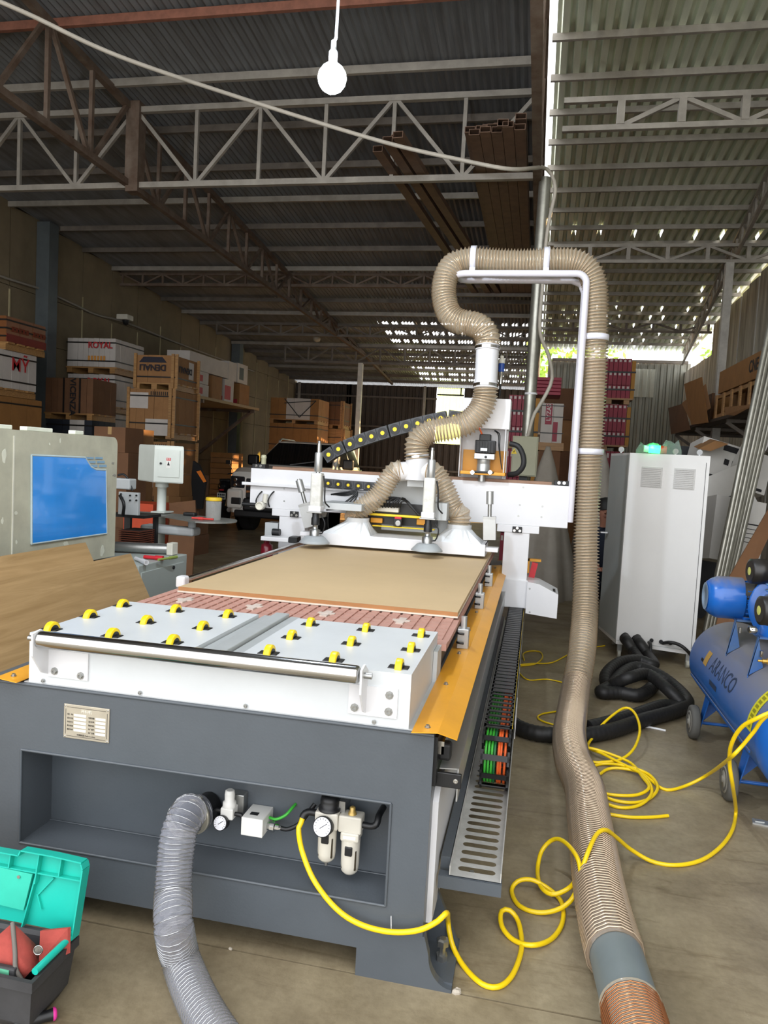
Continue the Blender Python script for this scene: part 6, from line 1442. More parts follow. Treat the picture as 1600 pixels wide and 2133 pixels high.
# galvanised pipes leaning
for i in range(6):
    a = U(1497+i*6, 1185+(i % 3)*6, Y=7.15+.04*i); b = U(1590+i*9, 745-(i % 2)*8, Y=7.55+.05*i)
    d = (b-a).normalized(); a0 = a+d*((.0-a.z)/d.z); b0 = b+d*.7
    o = obj('steel_pipe', MB().cyl(a0, b0, .026 if i != 3 else .034, n=14, cap=False).cyl(a0, b0, .022, n=12, cap=False), GALV, None)
    tag(o, ('first', 'second', 'third', 'fourth and thickest', 'fifth', 'sixth')[i]+' galvanised pipe from the left leaning against the shelf', 'pipe', 'galvanised pipes leaning on the right')
# brown cardboard leaning
P = [U(1512, 1215, Y=6.6), U(1555, 1215, Y=6.5), U(1630, 1060, Y=7.1), U(1600, 1062, Y=7.2)]
o = obj('cardboard_sheet', MB().slab(P, (.0, .02, .0)), mat('brown_sheet', '#7b5639', .75, var=.08), None); tag(o, 'tall brown cardboard sheet leaning behind the compressor', 'cardboard')
P2_ = [P[0], P[1], V((P[1].x-.05, P[1].y-.1, 0)), V((P[0].x-.12, P[0].y-.1, 0))]
obj('lower_half', MB().slab(P2_, (0, .02, 0)), mat('brown_sheet', '#7b5639', .75, var=.08), o)
# ruler like offcut near right frame edge
a = U(1567, 1710, Z=.004); b = U(1640, 1725, Z=.004); o = obj('metal_offcut', MB().bar(a, b, .05, .008).box(a.x+.01, a.x+.05, a.y-.012, a.y+.012, .008, .012), ALU, None); tag(o, 'flat metal offcut on the floor at the right edge', 'offcut')
a = U(1345, 1513, Z=.006); b = U(1387, 1522, Z=.006); o = obj('chalk_stick', MB().cyl(a, b, .007, n=8).cyl(a+(b-a)*.0, a+(b-a)*.2, .009, n=8), WHITE, None); tag(o, 'small white stick on the floor by the black conduits', 'stick')
# ---------------------------------------------------------------- background: crates of tiles, cartons, car, scooter, person
def crate(label, x0, x1, y0, y1, z0, z1, m_, nx=8, ny=8, group='strapped tile crates along the left wall', straps=2, pal=.11, white=None, posts=False):
    """pallet with upright cartons side by side, straps round them"""
    t = thing('tile_crate', ((x0+x1)/2, (y0+y1)/2, z0), label, 'crate', group)
    for k in range(4): y = y0+(y1-y0)*(k+.05)/4; obj('pallet_board', MB().box(x0-.03, x1+.03, y, y+(y1-y0)/6, z0+pal-.025, z0+pal), PALLET, t)
    for x in (x0, (x0+x1)/2-.05, x1-.1): obj('pallet_block', MB().box(x, x+.1, y0, y1, z0, z0+pal-.025), PALLET, t)
    zb_ = z0+pal
    w_ = (x1-x0)/nx
    for k in range(nx):
        dz = random.uniform(0, .008); dy = random.uniform(-.004, .004)
        mm_ = white[1] if white and white[0][0] <= k < white[0][1] else m_
        obj('carton', MB().box(x0+k*w_+.002, x0+(k+1)*w_-.002, y0+dy, y1, zb_, z1-dz), mm_, t)
    # the edges of the cartons show on the end facing the yard
    h_ = (y1-y0)/ny
    for k in range(ny):
        obj('carton_end', MB().box(x1-.004, x1+.003+random.uniform(0, .004), y0+k*h_+.003, y0+(k+1)*h_-.003, zb_+.004, z1-.012), m_ if not (white and white[0][1] >= nx) else white[1], t)
    for k in range(straps):
        z = zb_+(z1-zb_)*(.18+.64*k/max(1, straps-1)); 
        mb = MB(); o = .012
        mb.box(x0-o, x1+o, y0-o-.001, y0-o+.003, z, z+.022); mb.box(x1+o-.003, x1+o+.001, y0-o, y1+o, z, z+.022)
        obj('strap', mb, STRAP, t)
    if posts:
        for (px_, py_) in ((x0, y0-.03), (x1-.05, y0-.03), (x1+.004, y1-.06), (x1+.004, y0)):
            obj('corner_post', MB().box(px_, px_+.05, py_, py_+.025, z0+.02, z1+.02), PALLET, t)
    return t
random.seed(21)
def zr(x, y, Y): return U(x, y, Y=Y).z
# left-most stack
XA = -7.35; yA = U(12, 700, X=XA).y; yB = U(94, 700, X=XA).y
zs = [U(50, q, X=XA).z for q in (668, 736, 750, 815, 828, 905)]
t = crate('brown wrapped tile crate with a red base, top of the left-most stack', -8.35, XA, yA, yB, zs[1], zs[0], mat('wrapped_brown', '#7d4e2c', .35, var=.15, scale=4), 6, 3, straps=3)
obj('red_base', MB().box(XA+.008, XA+.02, yA, yB, zs[1]+.11, zs[1]+.22), mat('dark_red_board', '#6e241c', .5), t)
for k in range(10):
    if k not in (5,): obj('printed_mark', MB().box(XA+.016, XA+.02, yA+.1+k*.075, yA+.1+k*.075+.05, (zs[0]+zs[1])/2+.03, (zs[0]+zs[1])/2+.10), mat('red_brown_print', '#6d2c16', .7), t)
t = crate('white tile crate with red letters in the left-most stack', -8.35, XA-.03, yA-.2, yB-.15, zs[3]-.1, zs[1]-.0, WCARD, 6, 5, straps=2)
lettering('MỸ', .26, (XA-.005, yA+.32, zs[3]+.35), (0, 1, 0), (0, 0, 1), REDINK, t, .002, .002)
crate('brown tile crate under the white one in the left-most stack', -8.35, XA, yA-.2, yB-.05, zs[3]-.82, zs[3]-.1, CARD2, 6, 3, posts=False)
crate('bottom brown tile crate of the left-most stack', -8.35, XA, yA-.2, yB-.05, 0, zs[3]-.82, CARD2, 6, 3, posts=False)
# white ROYAL stack
YR = 12.0; XR0, XR1 = U(140, 740, Y=YR).x, U(240, 740, Y=YR).x; YR1 = U(293, 740, X=XR1).y+.1
XR0 = max(XR0, -8.40)
zz_ = [3.49, 2.86, 2.86, 2.17, 2.17, 1.47, .73, 0]
names = ('top white tile crate with red lettering stacked against the left wall', 'second white tile crate below the top white one', 'third white tile crate in the white stack')
for k in range(3):
    t = crate(names[k], XR0+.02*k, XR1, YR, YR1, zz_[2*k+1], zz_[2*k]-.02, WCARD, 9, 6, straps=2)
    if k < 2: lettering('ROYAL', .15, (XR1-.28, YR-.03, zz_[2*k]-.15), (1, 0, 0), (0, 0, 1), REDINK, t, .002, .003)
    if k == 0:
        for q in range(6): obj('printed_mark', MB().box(XR0+.42+q*.06, XR0+.46+q*.06, YR-.012, YR-.008, zz_[1]+.22, zz_[1]+.30), mat('orange_print', '#c98b3f', .7), t)
crate('fourth white tile crate near the floor of the white stack', XR0, XR1, YR, YR1, .735, 1.46, WCARD, 9, 6)
crate('lowest white tile crate of the white stack', XR0, XR1, YR, YR1, 0, .725, WCARD, 9, 6)
# VICENZA
YV = 11.2; xv0, xv1 = U(95, 820, Y=YV).x, U(193, 820, Y=YV).x; zv1, zv0 = zr(145, 787, YV), zr(145, 866, YV)
t = crate('dark brown tile crate with sideways lettering between the left stacks', xv0, xv1, YV, YV+.7, zv0-.06, zv1, CARD3, 8, 4, straps=0)
lettering('VICENZA', .15, ((xv0+xv1)/2+.08, YV-.02, (zv0+zv1)/2), (0, 0, -1), (1, 0, 0), INK, t, .002, .003)
for u in (.38, .72): obj('strap', MB().box(xv0+(xv1-xv0)*u, xv0+(xv1-xv0)*u+.03, YV-.014, YV-.01, zv0+.05, zv1), STRAP, t)
t = crate('dark blue and white tile crate under the sideways lettered one', xv0+.05, xv1, YV, YV+.7, zv0-.75, zv0-.06, mat('navy_carton', '#20252e', .6), 6, 4, white=((3, 5), WCARD))
crate('low dark tile crate at the foot of the middle left stack', xv0+.05, xv1, YV, YV+.7, 0, zv0-.75, CARD3, 6, 4)
# DENALI
YD = 11.3; xd0, xd1 = U(265, 860, Y=YD).x, U(358, 860, Y=YD).x; yd1 = U(413, 850, X=xd1).y
zd = [zr(310, 738, YD), zr(310, 800, YD), zr(310, 806, YD), zr(310, 918, YD)]
t = crate('open topped brown crate with upside down lettering, top of the nearest stack', xd0+.08, xd1, YD+.05, yd1-.05, zd[2]-.03, zd[0], CARD, 3, 4, straps=1, posts=True)
DM = mat('denali_print', '#1d1c2a', .7)
lettering('DENALI', .14, ((xd0+xd1)/2+.02, YD+.02, zd[1]+.28), (-1, 0, 0), (0, 0, -1), DM, t, .002, .003)
obj('printed_band', MB().slab([((xd0+xd1)/2-.24, YD+.044, zd[1]+.36), ((xd0+xd1)/2+.26, YD+.044, zd[1]+.36), ((xd0+xd1)/2+.18, YD+.044, zd[1]+.45), ((xd0+xd1)/2-.16, YD+.044, zd[1]+.45)], (0, .004, 0)), DM, t)
lettering('DENALI', .14, (xd1+.03, (YD+yd1)/2-.1, zd[1]+.28), (0, -1, 0), (0, 0, -1), DM, t, .002, .003)
obj('white_sheet', MB().box(xd1+.008, xd1+.014, yd1-.42, yd1-.25, zd[1]+.15, zd[0]-.05), WCARD, t)
for k in range(3):
    z1 = zd[2]-k*.86; z0 = max(0, z1-.84)
    t = crate(('tall wood framed brown crate with white panels below the lettered crate', 'second wood framed brown crate in the nearest stack', 'bottom wood framed crate of the nearest stack')[k], xd0, xd1, YD, yd1, z0, z1-.03, CARD, 5, 4, posts=True, straps=2)
    for (u0, u1, v0, v1) in ((.03, .47, .58, .95), (.42, .92, .06, .44)):
        h = z1-z0
        if h > .3: obj('white_panel', MB().box(xd0+(xd1-xd0)*u0, xd0+(xd1-xd0)*u1, YD-.009, YD-.005, z0+h*v0, z0+h*v1-.05), WCARD, t)
    for k2 in range(9):
        obj('printed_mark', MB().box(xd0+(xd1-xd0)*(.52+.045*k2), xd0+(xd1-xd0)*(.54+.045*k2), YD-.007, YD-.004, z1-.13, z1-.07), INK, t)
# smaller cartons at the floor between the stacks and the console
random.seed(9)
rows = [(250, 1000, 8.3, 3, .42, .30, CARD3), (272, 1000, 8.75, 3, .42, .30, CARD), (300, 1060, 9.2, 3, .42, .26, CARD), (330, 1065, 9.65, 2, .45, .28, CARD2), (362, 1068, 10.1, 4, .42, .30, CARD), (395, 1070, 10.55, 4, .42, .3, CARD3)]
od = ('first', 'second', 'third', 'fourth', 'fifth', 'sixth'); lv = ('bottom', 'second', 'third', 'fourth')
for i, (x, y, Yd, n_l, w_, h_, m_) in enumerate(rows):
    c = U(x, y, Y=Yd)
    for k in range(n_l):
        carton('small_carton', (c.x+random.uniform(-.03, .03), Yd, k*(h_+.002)+(0 if i > 1 else 0)), (w_, .4, h_), (0, 0, random.uniform(-.12, .12)), m_, '%s brown carton of the %s small stack behind the console' % (lv[k], od[i]), 'box', 'small brown cartons stacked behind the console')
    if i < 2:
        for k in range(3, 6): carton('small_carton', (c.x+random.uniform(-.03, .03), Yd, k*(h_+.002)), (w_, .4, h_), (0, 0, random.uniform(-.1, .1)), m_, '%s brown carton from the top of the %s small stack behind the hood' % (('third', 'second', 'first')[k-3], od[i]), 'box', 'small brown cartons stacked behind the hood')
carton('orange_carton', (U(306, 1060, Y=7.6).x, 7.6, 0), (.34, .4, .0+U(306, 1047, Y=7.6).z), (0, 0, .05), mat('orange_red_carton', '#c2451f', .6), 'orange red carton standing behind the console post', 'box', None, seam=False)
o = obj('cardboard_sheet', MB().slab([U(354, 1072, Y=7.4), U(408, 1074, Y=7.4), U(406, 1042, Y=7.5), U(352, 1048, Y=7.5)], (0, .02, 0)), CARD3, None); tag(o, 'dark cardboard panel standing behind the round table', 'cardboard')
obj('lower_part', MB().slab([U(354, 1072, Y=7.4), U(408, 1074, Y=7.4), V((U(408, 1074, Y=7.4).x, 7.35, 0)), V((U(354, 1072, Y=7.4).x, 7.35, 0))], (0, .02, 0)), CARD3, o)
# stack of flat cardboard by the scooter
c = U(464, 1020, Y=17.4)
t = thing('cardboard_stack', V((c.x, 17.4, 0)), 'neat stack of flat brown cardboard behind the scooter', 'cardboard')
zt_ = U(464, 942, Y=17.4).z
n_c = 12
for k in range(n_c): obj('cardboard_bundle', MB().box(c.x-.26+random.uniform(-.01, .01), c.x+.3, 17.2, 17.9, zt_*k/n_c, zt_*(k+.92)/n_c), CARD2 if k % 2 else CARD, t)
# wall shelf on the left with red and white cartons
SX = -6.95
p0, p1 = U(416, 822, X=SX), U(540, 852, X=SX)
SZ = (p0.z+p1.z)/2
sh2 = thing('wall_shelf', V((-8.4, p0.y, SZ)), 'bracketed wall shelf on the left wall carrying red and white cartons', 'shelf')
obj('shelf_deck', MB().box(-8.42, SX, p0.y-.6, p1.y, SZ-.06, SZ), mat('shelf_wood_pale', '#a08a66', .7), sh2)
for y in (p0.y+.2, p1.y-.3):
    obj('bracket', MB().bar((-8.4, y, SZ-.1), (SX, y, SZ-.1), .07), RTRUSS, sh2); obj('brace', MB().bar((SX-.1, y, SZ-.12), (-8.4, y, SZ-1.2), .07), RTRUSS, sh2)
yy = p0.y
REDW = mat('carton_red_panel', '#a3172c', .6)
lab = ['long white carton lying on top at the near end of the left shelf', 'red and white carton at the near end of the left shelf', 'small brown carton beside the red and white ones on the left shelf', 'tall white carton in the middle of the left shelf', 'white carton with a dark label near the far end of the left shelf', 'brown carton at the far end of the left shelf', 'red and white carton under the long white one on the left shelf']
cs_ = [((-7.25, yy+.55, SZ+.52), (.5, 1.9, .34), WCARD), ((-7.25, yy+.1, SZ+.26), (.5, .8, .25), WCARD), ((-7.25, yy+.95, SZ), (.5, .5, .5), CARD), ((-7.25, yy+1.6, SZ), (.5, .5, .5), WCARD), ((-7.25, yy+2.35, SZ+.5), (.5, .6, .45), WCARD), ((-7.25, yy+2.5, SZ), (.5, .6, .49), CARD2), ((-7.25, yy+.1, SZ), (.5, .85, .25), WCARD)]
for i, (c, s, m_) in enumerate(cs_):
    t, T, R = carton('shelf_carton', c, s, (0, 0, 0), m_, lab[i], 'box', 'cartons on the left wall shelf', seam=i in (2, 5))
    if i in (1, 6, 3): obj('red_panel', MB().box(c[0]+.251, c[0]+.254, c[1]-s[1]*.5, c[1]+s[1]*.15, c[2]+.05, c[2]+s[2]*.72), REDW, t)
    if i in (3, 4, 5, 1): obj('red_panel', MB().box(c[0]-.2, c[0]+.2, c[1]-s[1]/2-.004, c[1]-s[1]/2-.001, c[2]+.03, c[2]+.12), REDW, t)
    if i == 4: obj('dark_label', MB().box(c[0]+.251, c[0]+.254, c[1]-.2, c[1]+.05, c[2]+.08, c[2]+.36), mat('label_dark', '#2b3640', .5), t)
carton('shelf_carton', (-7.25, yy+1.75, SZ+.5), (.5, .5, .42), (0, 0, .04), WCARD, 'white carton stacked on the tall white carton of the left shelf', 'box', 'cartons on the left wall shelf')
# crates behind the car
YC = 19.0; x0, x1 = U(562, 880, Y=YC).x, U(662, 880, Y=YC).x
z_ = [zr(610, 829, YC), zr(610, 882, YC)]
t = crate('brown and white crate on top behind the car, laced with cord', x0, x1, YC, YC+1, z_[1], z_[0], CARD2, 6, 3, group='crates behind the car', white=((2, 5), WCARD), straps=1)
for a, b in (((.3, .95), (.62, .12)), ((.62, .12), (.95, .9)), ((.3, .75), (.95, .9))):
    obj('cord', MB().bar((x0+(x1-x0)*a[0], YC-.03, z_[1]+.1+(z_[0]-z_[1]-.1)*a[1]), (x0+(x1-x0)*b[0], YC-.03, z_[1]+.1+(z_[0]-z_[1]-.1)*b[1]), .02), STRAP, t)
crate('orange brown crate in the middle behind the car', x0, x1, YC, YC+1, z_[1]-.82, z_[1], CARD2, 6, 3, group='crates behind the car')
crate('lowest brown crate behind the car windscreen', x0, x1, YC, YC+1, 0, z_[1]-.82, CARD2, 6, 3, group='crates behind the car')
YC2 = 20.3; x0, x1 = U(667, 880, Y=YC2).x, U(712, 880, Y=YC2).x
crate('dark brown upper crate right of the laced one behind the car', x0, x1, YC2, YC2+.9, zr(690, 892, YC2), zr(690, 836, YC2), CARD3, 3, 3, group='crates behind the car', posts=True)
crate('pale wooden crate below the dark one behind the car', x0, x1+.05, YC2, YC2+.9, 0.9, zr(690, 893, YC2), PALLET, 3, 3, group='crates behind the car', posts=True)
crate('bottom wooden crate behind the car near the white post', x0, x1+.05, YC2, YC2+.9, 0, .9, CARD2, 3, 3, group='crates behind the car', posts=True)

# ---------------------------------------------------------------- red carton pallets on the right
def red_pallet(label, x0, x1, y0, y1, z0, z1, nx, nz, rows):
    t = thing('carton_pallet', ((x0+x1)/2, (y0+y1)/2, z0), label, 'pallet', 'pallets of red cartons')
    for k in range(3): x = x0+(x1-x0-.1)*k/2; obj('pallet_block', MB().box(x, x+.1, y0, y1, z0, z0+.08), PALLET, t)
    obj('pallet_deck', MB().box(x0-.02, x1+.06, y0-.02, y1+.02, z0+.08, z0+.11), PALLET, t)
    w_ = (x1-x0)/nx; h_ = (z1-z0-.11)/nz
    for j_ in range(nz):
        for k in range(nx):
            a = x0+k*w_; zb_ = z0+.11+j_*h_
            c = obj('red_carton', MB().box(a+.004, a+w_-.004, y0, y1, zb_, zb_+h_-.008), RCARD, t)
            obj('white_print', MB().box(a+w_*.22, a+w_*.72, y0-.004, y0-.001, zb_+h_*.72, zb_+h_*.9), mat('carton_print', '#c9bdb8', .6), c)
    for zf in (.3, .68): obj('strap', MB().box(x0-.02, x1+.08, y0-.016, y0-.012, z0+(z1-z0)*zf, z0+(z1-z0)*zf+.03), STRAP, t)
    obj('corner_board', MB().box(x1+.005, x1+.07, y0-.01, y0+.06, z0+.1, z1-.05), mat('corner_board', '#a8772f', .7), t)
    return t
YP = 14.5; x0, x1 = U(1225, 850, Y=YP).x, U(1310, 850, Y=YP).x
zz1 = [zr(1290, 746, YP), zr(1290, 842, YP), zr(1290, 940, YP)]
red_pallet('upper pallet of red cartons right of the ribbed hose', x0, x1, YP, YP+.9, zz1[1], zz1[0], 9, 3, 1)
red_pallet('lower pallet of red cartons right of the ribbed hose', x0-.02, x1-.03, YP, YP+.9, zz1[2], zz1[1], 9, 3, 1)
red_pallet('bottom pallet of red cartons by the control cabinet', x0-.02, x1-.03, YP, YP+.9, 0, zz1[2], 9, 4, 1)
YQ = 11.8; x0, x1 = U(1057, 880, Y=YQ).x, U(1112, 880, Y=YQ).x
zz2 = [zr(1085, 822, YQ), zr(1085, 935, YQ)]
red_pallet('pallet of red cartons behind the pipe column', x0, x1, YQ, YQ+.9, zz2[1], zz2[0], 6, 3, 1)
red_pallet('bottom pallet of red cartons behind the grey power box', x0, x1, YQ, YQ+.9, 0, zz2[1], 6, 4, 1)
a, b = U(1112, 800, Y=YQ+.3), U(1150, 838, Y=YQ+.3)
for k in range(5): 
    z = zz2[0]+.02+k*.055
    o = obj('red_carton', MB().bbox(a.x-.02*(k % 2), b.x+.12, YQ+.1, YQ+.8, z, z+.05, .004), RCARD, None); tag(o, ('lowest', 'second', 'third', 'fourth', 'topmost')[k]+' flat red carton stacked behind the pipe column', 'box', 'flat red cartons stacked on the pallet')
    obj('end_flap', MB().box(a.x-.02*(k % 2)+.01, b.x+.11, YQ+.094, YQ+.1, z+.006, z+.044), RCARD, o)
x0, x1 = U(1112, 880, Y=YQ).x+.11, U(1172, 880, Y=YQ).x; z1, z0 = zr(1140, 840, YQ), zr(1140, 930, YQ)
t = thing('white_red_crate', ((x0+x1)/2, YQ+.4, z0), 'white carton pallet with red panels and sideways lettering behind the column', 'crate')
obj('carton', MB().box(x0, x0+(x1-x0)*.55, YQ, YQ+.8, z0+.06, z1), WCARD, t); obj('carton', MB().box(x0+(x1-x0)*.56, x1, YQ, YQ+.8, z0+.06, z1), WCARD, t)
obj('red_panel', MB().box(x0+.06, x0+.16, YQ-.005, YQ-.001, z0+.34, z1-.01), RCARD, t); obj('red_panel', MB().box(x1-.14, x1-.07, YQ-.005, YQ-.001, z0+.08, z0+.38), RCARD, t)
lettering('LYZAS', .09, (x0+.11, YQ-.008, z0+.52), (0, 0, 1), (-1, 0, 0), mat('carton_print', '#c9bdb8', .6), t, .001, .002)
for z in (.2, .45, .62): obj('strap', MB().box(x0-.01, x1+.02, YQ-.012, YQ-.008, z0+z, z0+z+.014), STRAP, t)
obj('pallet', MB().box(x0-.03, x1+.04, YQ-.02, YQ+.82, z0-.06, z0+.06), PALLET, t)
obj('support_stack', MB().box(x0, x1, YQ+.02, YQ+.8, 0, z0-.06), CARD3, t)
# tall cardboard wall behind
o = thing('cardboard_pile', (.55, 16.5, 0), 'tall pile of brown cartons under the bright gap behind the boom', 'cardboard')
for k in range(5):
    for i in range(2): obj('carton', MB().box(.05+i*.62, .65+i*.62, 16.2+.05*k % .1, 17, k*.66, k*.66+.655), (CARD3, CARD)[(k+i) % 2], o)
# grey power box on the column
x0, x1 = U(1066, 950, Y=7.85).x, U(1120, 950, Y=7.85).x; z1, z0 = zr(1093, 909, 7.85), zr(1093, 992, 7.85)
pb_ = thing('power_box', ((x0+x1)/2, 7.9, z0), 'grey green electrical box with a yellow warning triangle on the pipe column', 'electrical box')
obj('body', MB().bbox(x0, x1, 7.80, 7.92, z0, z1, .006), mat('box_grey_green', '#a5a48c', .5, var=.05), pb_)
obj('door', MB().bbox(x0+.012, x1-.012, 7.79, 7.80, z0+.012, z1-.012, .003), mat('box_grey_green', '#a5a48c', .5), pb_)
tx_, tz_ = U(1071, 940, Y=7.78).x, zr(1071, 940, 7.78)
tg = obj('warning_triangle', MB().slab([(tx_-.03, 7.788, tz_-.025), (tx_+.03, 7.788, tz_-.025), (tx_, 7.788, tz_+.03)], (0, .002, 0)), YEL, pb_)
obj('bolt_sign', MB().slab([(tx_-.004, 7.785, tz_-.015), (tx_+.006, 7.785, tz_-.002), (tx_+.002, 7.785, tz_-.002), (tx_+.005, 7.785, tz_+.016), (tx_-.005, 7.785, tz_+.0)], (0, .001, 0)), INK, tg)
obj('stand', MB().box((x0+x1)/2-.04, (x0+x1)/2+.04, 7.84, 7.90, 0, z0), BLACK, pb_)
# draped grey covers
rf_ = thing('red_welding_cart', U(1130, 1212, Z=0), 'small red tubular cart on the floor behind the right gantry post', 'cart')
c = U(1130, 1212, Z=0); cz = U(1130, 1174, Y=c.y).z
for dx in (-.10, .09): obj('frame_hoop', MB().tube(spline([V((c.x+dx, c.y, 0.02)), V((c.x+dx, c.y, cz)), V((c.x+dx, c.y+.1, cz+.03)), V((c.x+dx, c.y+.35, cz)), V((c.x+dx, c.y+.35, .02))], .04), .014, 8), RED, rf_)
obj('motor_block', MB().bbox(c.x-.08, c.x+.07, c.y+.05, c.y+.3, .05, cz-.06, .02), BLACK, rf_)
for dx in (-.13, .10): obj('wheel', MB().lathe((c.x+dx, c.y+.2, .07), (1, 0, 0), [(.03, 0), (.07, .003), (.07, .022), (.03, .025)], 16), RUBBER, rf_)
def drape(name, px_, top, bot, Yd, w_, lab):
    a = U(px_, top, Y=Yd); b = U(px_, bot, Y=Yd); n = 28; ml = 9; vs = []; fs = []
    for j_ in range(ml):
        u = j_/(ml-1); z = a.z*(1-u)
        for i in range(n):
            t = 2*PI*i/n; r = w_*(.06+.94*u**.8)*(1+.2*math.sin(5*t+1)*u+.1*math.sin(11*t+2)*u); vs.append((a.x+r*math.cos(t), Yd+r*.8*math.sin(t), z))
    for j_ in range(ml-1):
        for i in range(n): fs.append((j_*n+i, (j_+1)*n+i, (j_+1)*n+(i+1) % n, j_*n+(i+1) % n))
    fs.append(tuple(range(n)))
    o = obj(name, MB().add(vs, fs, True), mat('grey_cover_cloth', '#9b948a', .85, var=.1, bump=.15, bscale=15), None); return tag(o, lab, 'cover')
drape('draped_cover', 1142, 930, 1030, 9.3, .42, 'grey cloth cover draped to a peak behind the power box')
drape('draped_cover', 1256, 935, 1030, 9.9, .40, 'grey cloth cover draped to a peak between hose and cabinet')

# ---------------------------------------------------------------- person crouching behind the hose
def person():
    base = U(1262, 1250, Y=7.9); bx, by = base.x+.02, 7.9
    t = thing('person', (bx, by, 0), 'person in dark clothes crouching between the ribbed hose and the cabinet', 'person')
    J = {'pel': (0, 0, .36), 'sp': (-.03, -.04, .62), 'ch': (-.06, -.10, .86), 'nk': (-.08, -.14, 1.02), 'hd': (-.09, -.17, 1.14), 'hd2': (-.095, -.18, 1.24),
         'sl': (-.22, -.12, .95), 'el': (-.27, -.30, .72), 'hl': (-.16, -.48, .66), 'sr': (.10, -.08, .95), 'er': (.20, -.22, .70), 'hr': (.08, -.42, .62),
         'kl': (-.18, -.40, .50), 'al': (-.15, -.22, .08), 'tl': (-.17, -.38, .04), 'kr': (.14, -.38, .50), 'ar': (.12, -.20, .08), 'tr': (.13, -.36, .04), 'hpl': (-.1, -.02, .34), 'hpr': (.1, -.02, .34)}
    E = [('pel', 'sp'), ('sp', 'ch'), ('ch', 'nk'), ('nk', 'hd'), ('hd', 'hd2'), ('ch', 'sl'), ('sl', 'el'), ('el', 'hl'), ('ch', 'sr'), ('sr', 'er'), ('er', 'hr'), ('pel', 'hpl'), ('hpl', 'kl'), ('kl', 'al'), ('al', 'tl'), ('pel', 'hpr'), ('hpr', 'kr'), ('kr', 'ar'), ('ar', 'tr')]
    Rd = {'pel': .15, 'sp': .135, 'ch': .15, 'nk': .05, 'hd': .075, 'hd2': .085, 'sl': .065, 'el': .045, 'hl': .035, 'sr': .065, 'er': .045, 'hr': .035, 'kl': .065, 'al': .045, 'tl': .04, 'kr': .065, 'ar': .045, 'tr': .04, 'hpl': .09, 'hpr': .09}
    k = list(J); me = bpy.data.meshes.new('body'); me.from_pydata([(bx+J[n][0], by+J[n][1], J[n][2]) for n in k], [(k.index(a), k.index(b)) for a, b in E], [])
    o = link('body', me, t)
    md = o.modifiers.new('skin', 'SKIN'); 
    for i, n in enumerate(k): me.skin_vertices[0].data[i].radius = (Rd[n], Rd[n])
    me.skin_vertices[0].data[0].use_root = True
    o.modifiers.new('sub', 'SUBSURF').levels = 2; o.modifiers['sub'].render_levels = 2
    for p in me.polygons: p.use_smooth = True
    skin = mat('skin', '#a4715c', .6, var=.06); cloth = mat('navy_cloth', '#1c2230', .85, var=.15)
    dg = bpy.context.evaluated_depsgraph_get(); m2 = bpy.data.meshes.new_from_object(o.evaluated_get(dg)); o.modifiers.clear(); o.data = m2
    m2.materials.clear(); m2.materials.append(cloth); m2.materials.append(skin)
    for p in m2.polygons:
        p.use_smooth = True; c = p.center
        if c.z > 1.03 or (c.y < by-.36 and .56 < c.z < .74): p.material_index = 1
    hx, hy, hz = bx-.093, by-.175, 1.19
    obj('hair', MB().lathe((hx+.0, hy+.02, hz+.02), (.0, .25, 1), [(.092, -.02), (.1, .03), (.095, .07), (.07, .105), (.03, .12), (0, .123)], 18), mat('black_hair', '#120f0d', .6), t)
    obj('nose', MB().lathe((hx-.02, hy-.085, hz-.005), (-.15, -1, -.1), [(.014, 0), (.012, .012), (.004, .022)], 10), skin, t)
    for sx in (-.045, .02): obj('eye', MB().lathe((hx+sx, hy-.083, hz+.022), (0, -1, 0), [(.009, 0), (.006, .005), (0, .006)], 8), BLACK, t)
    obj('mouth', MB().box(hx-.04, hx+.005, hy-.088, hy-.08, hz-.045, hz-.04), mat('lips', '#7c4a42', .6), t)
    for sx in (-.088, .084): obj('ear', MB().lathe((hx+sx, hy, hz), (1 if sx > 0 else -1, 0, 0), [(.022, 0), (.018, .01), (.008, .012)], 10), skin, t)
    for (cx_, cy_, cz_) in ((bx-.16, by-.48, .66), (bx+.08, by-.42, .62)):
        for f in range(5):
            a = V((cx_+(-.03+.015*f), cy_-.02, cz_)); obj('finger', MB().tube(spline([a, a+V((0, -.045-.006*(f in (1, 2, 3)), .0)), a+V((.004, -.07-.006*(f in (1, 2)), -.025))], .01), .008, 7), skin, t)
person()

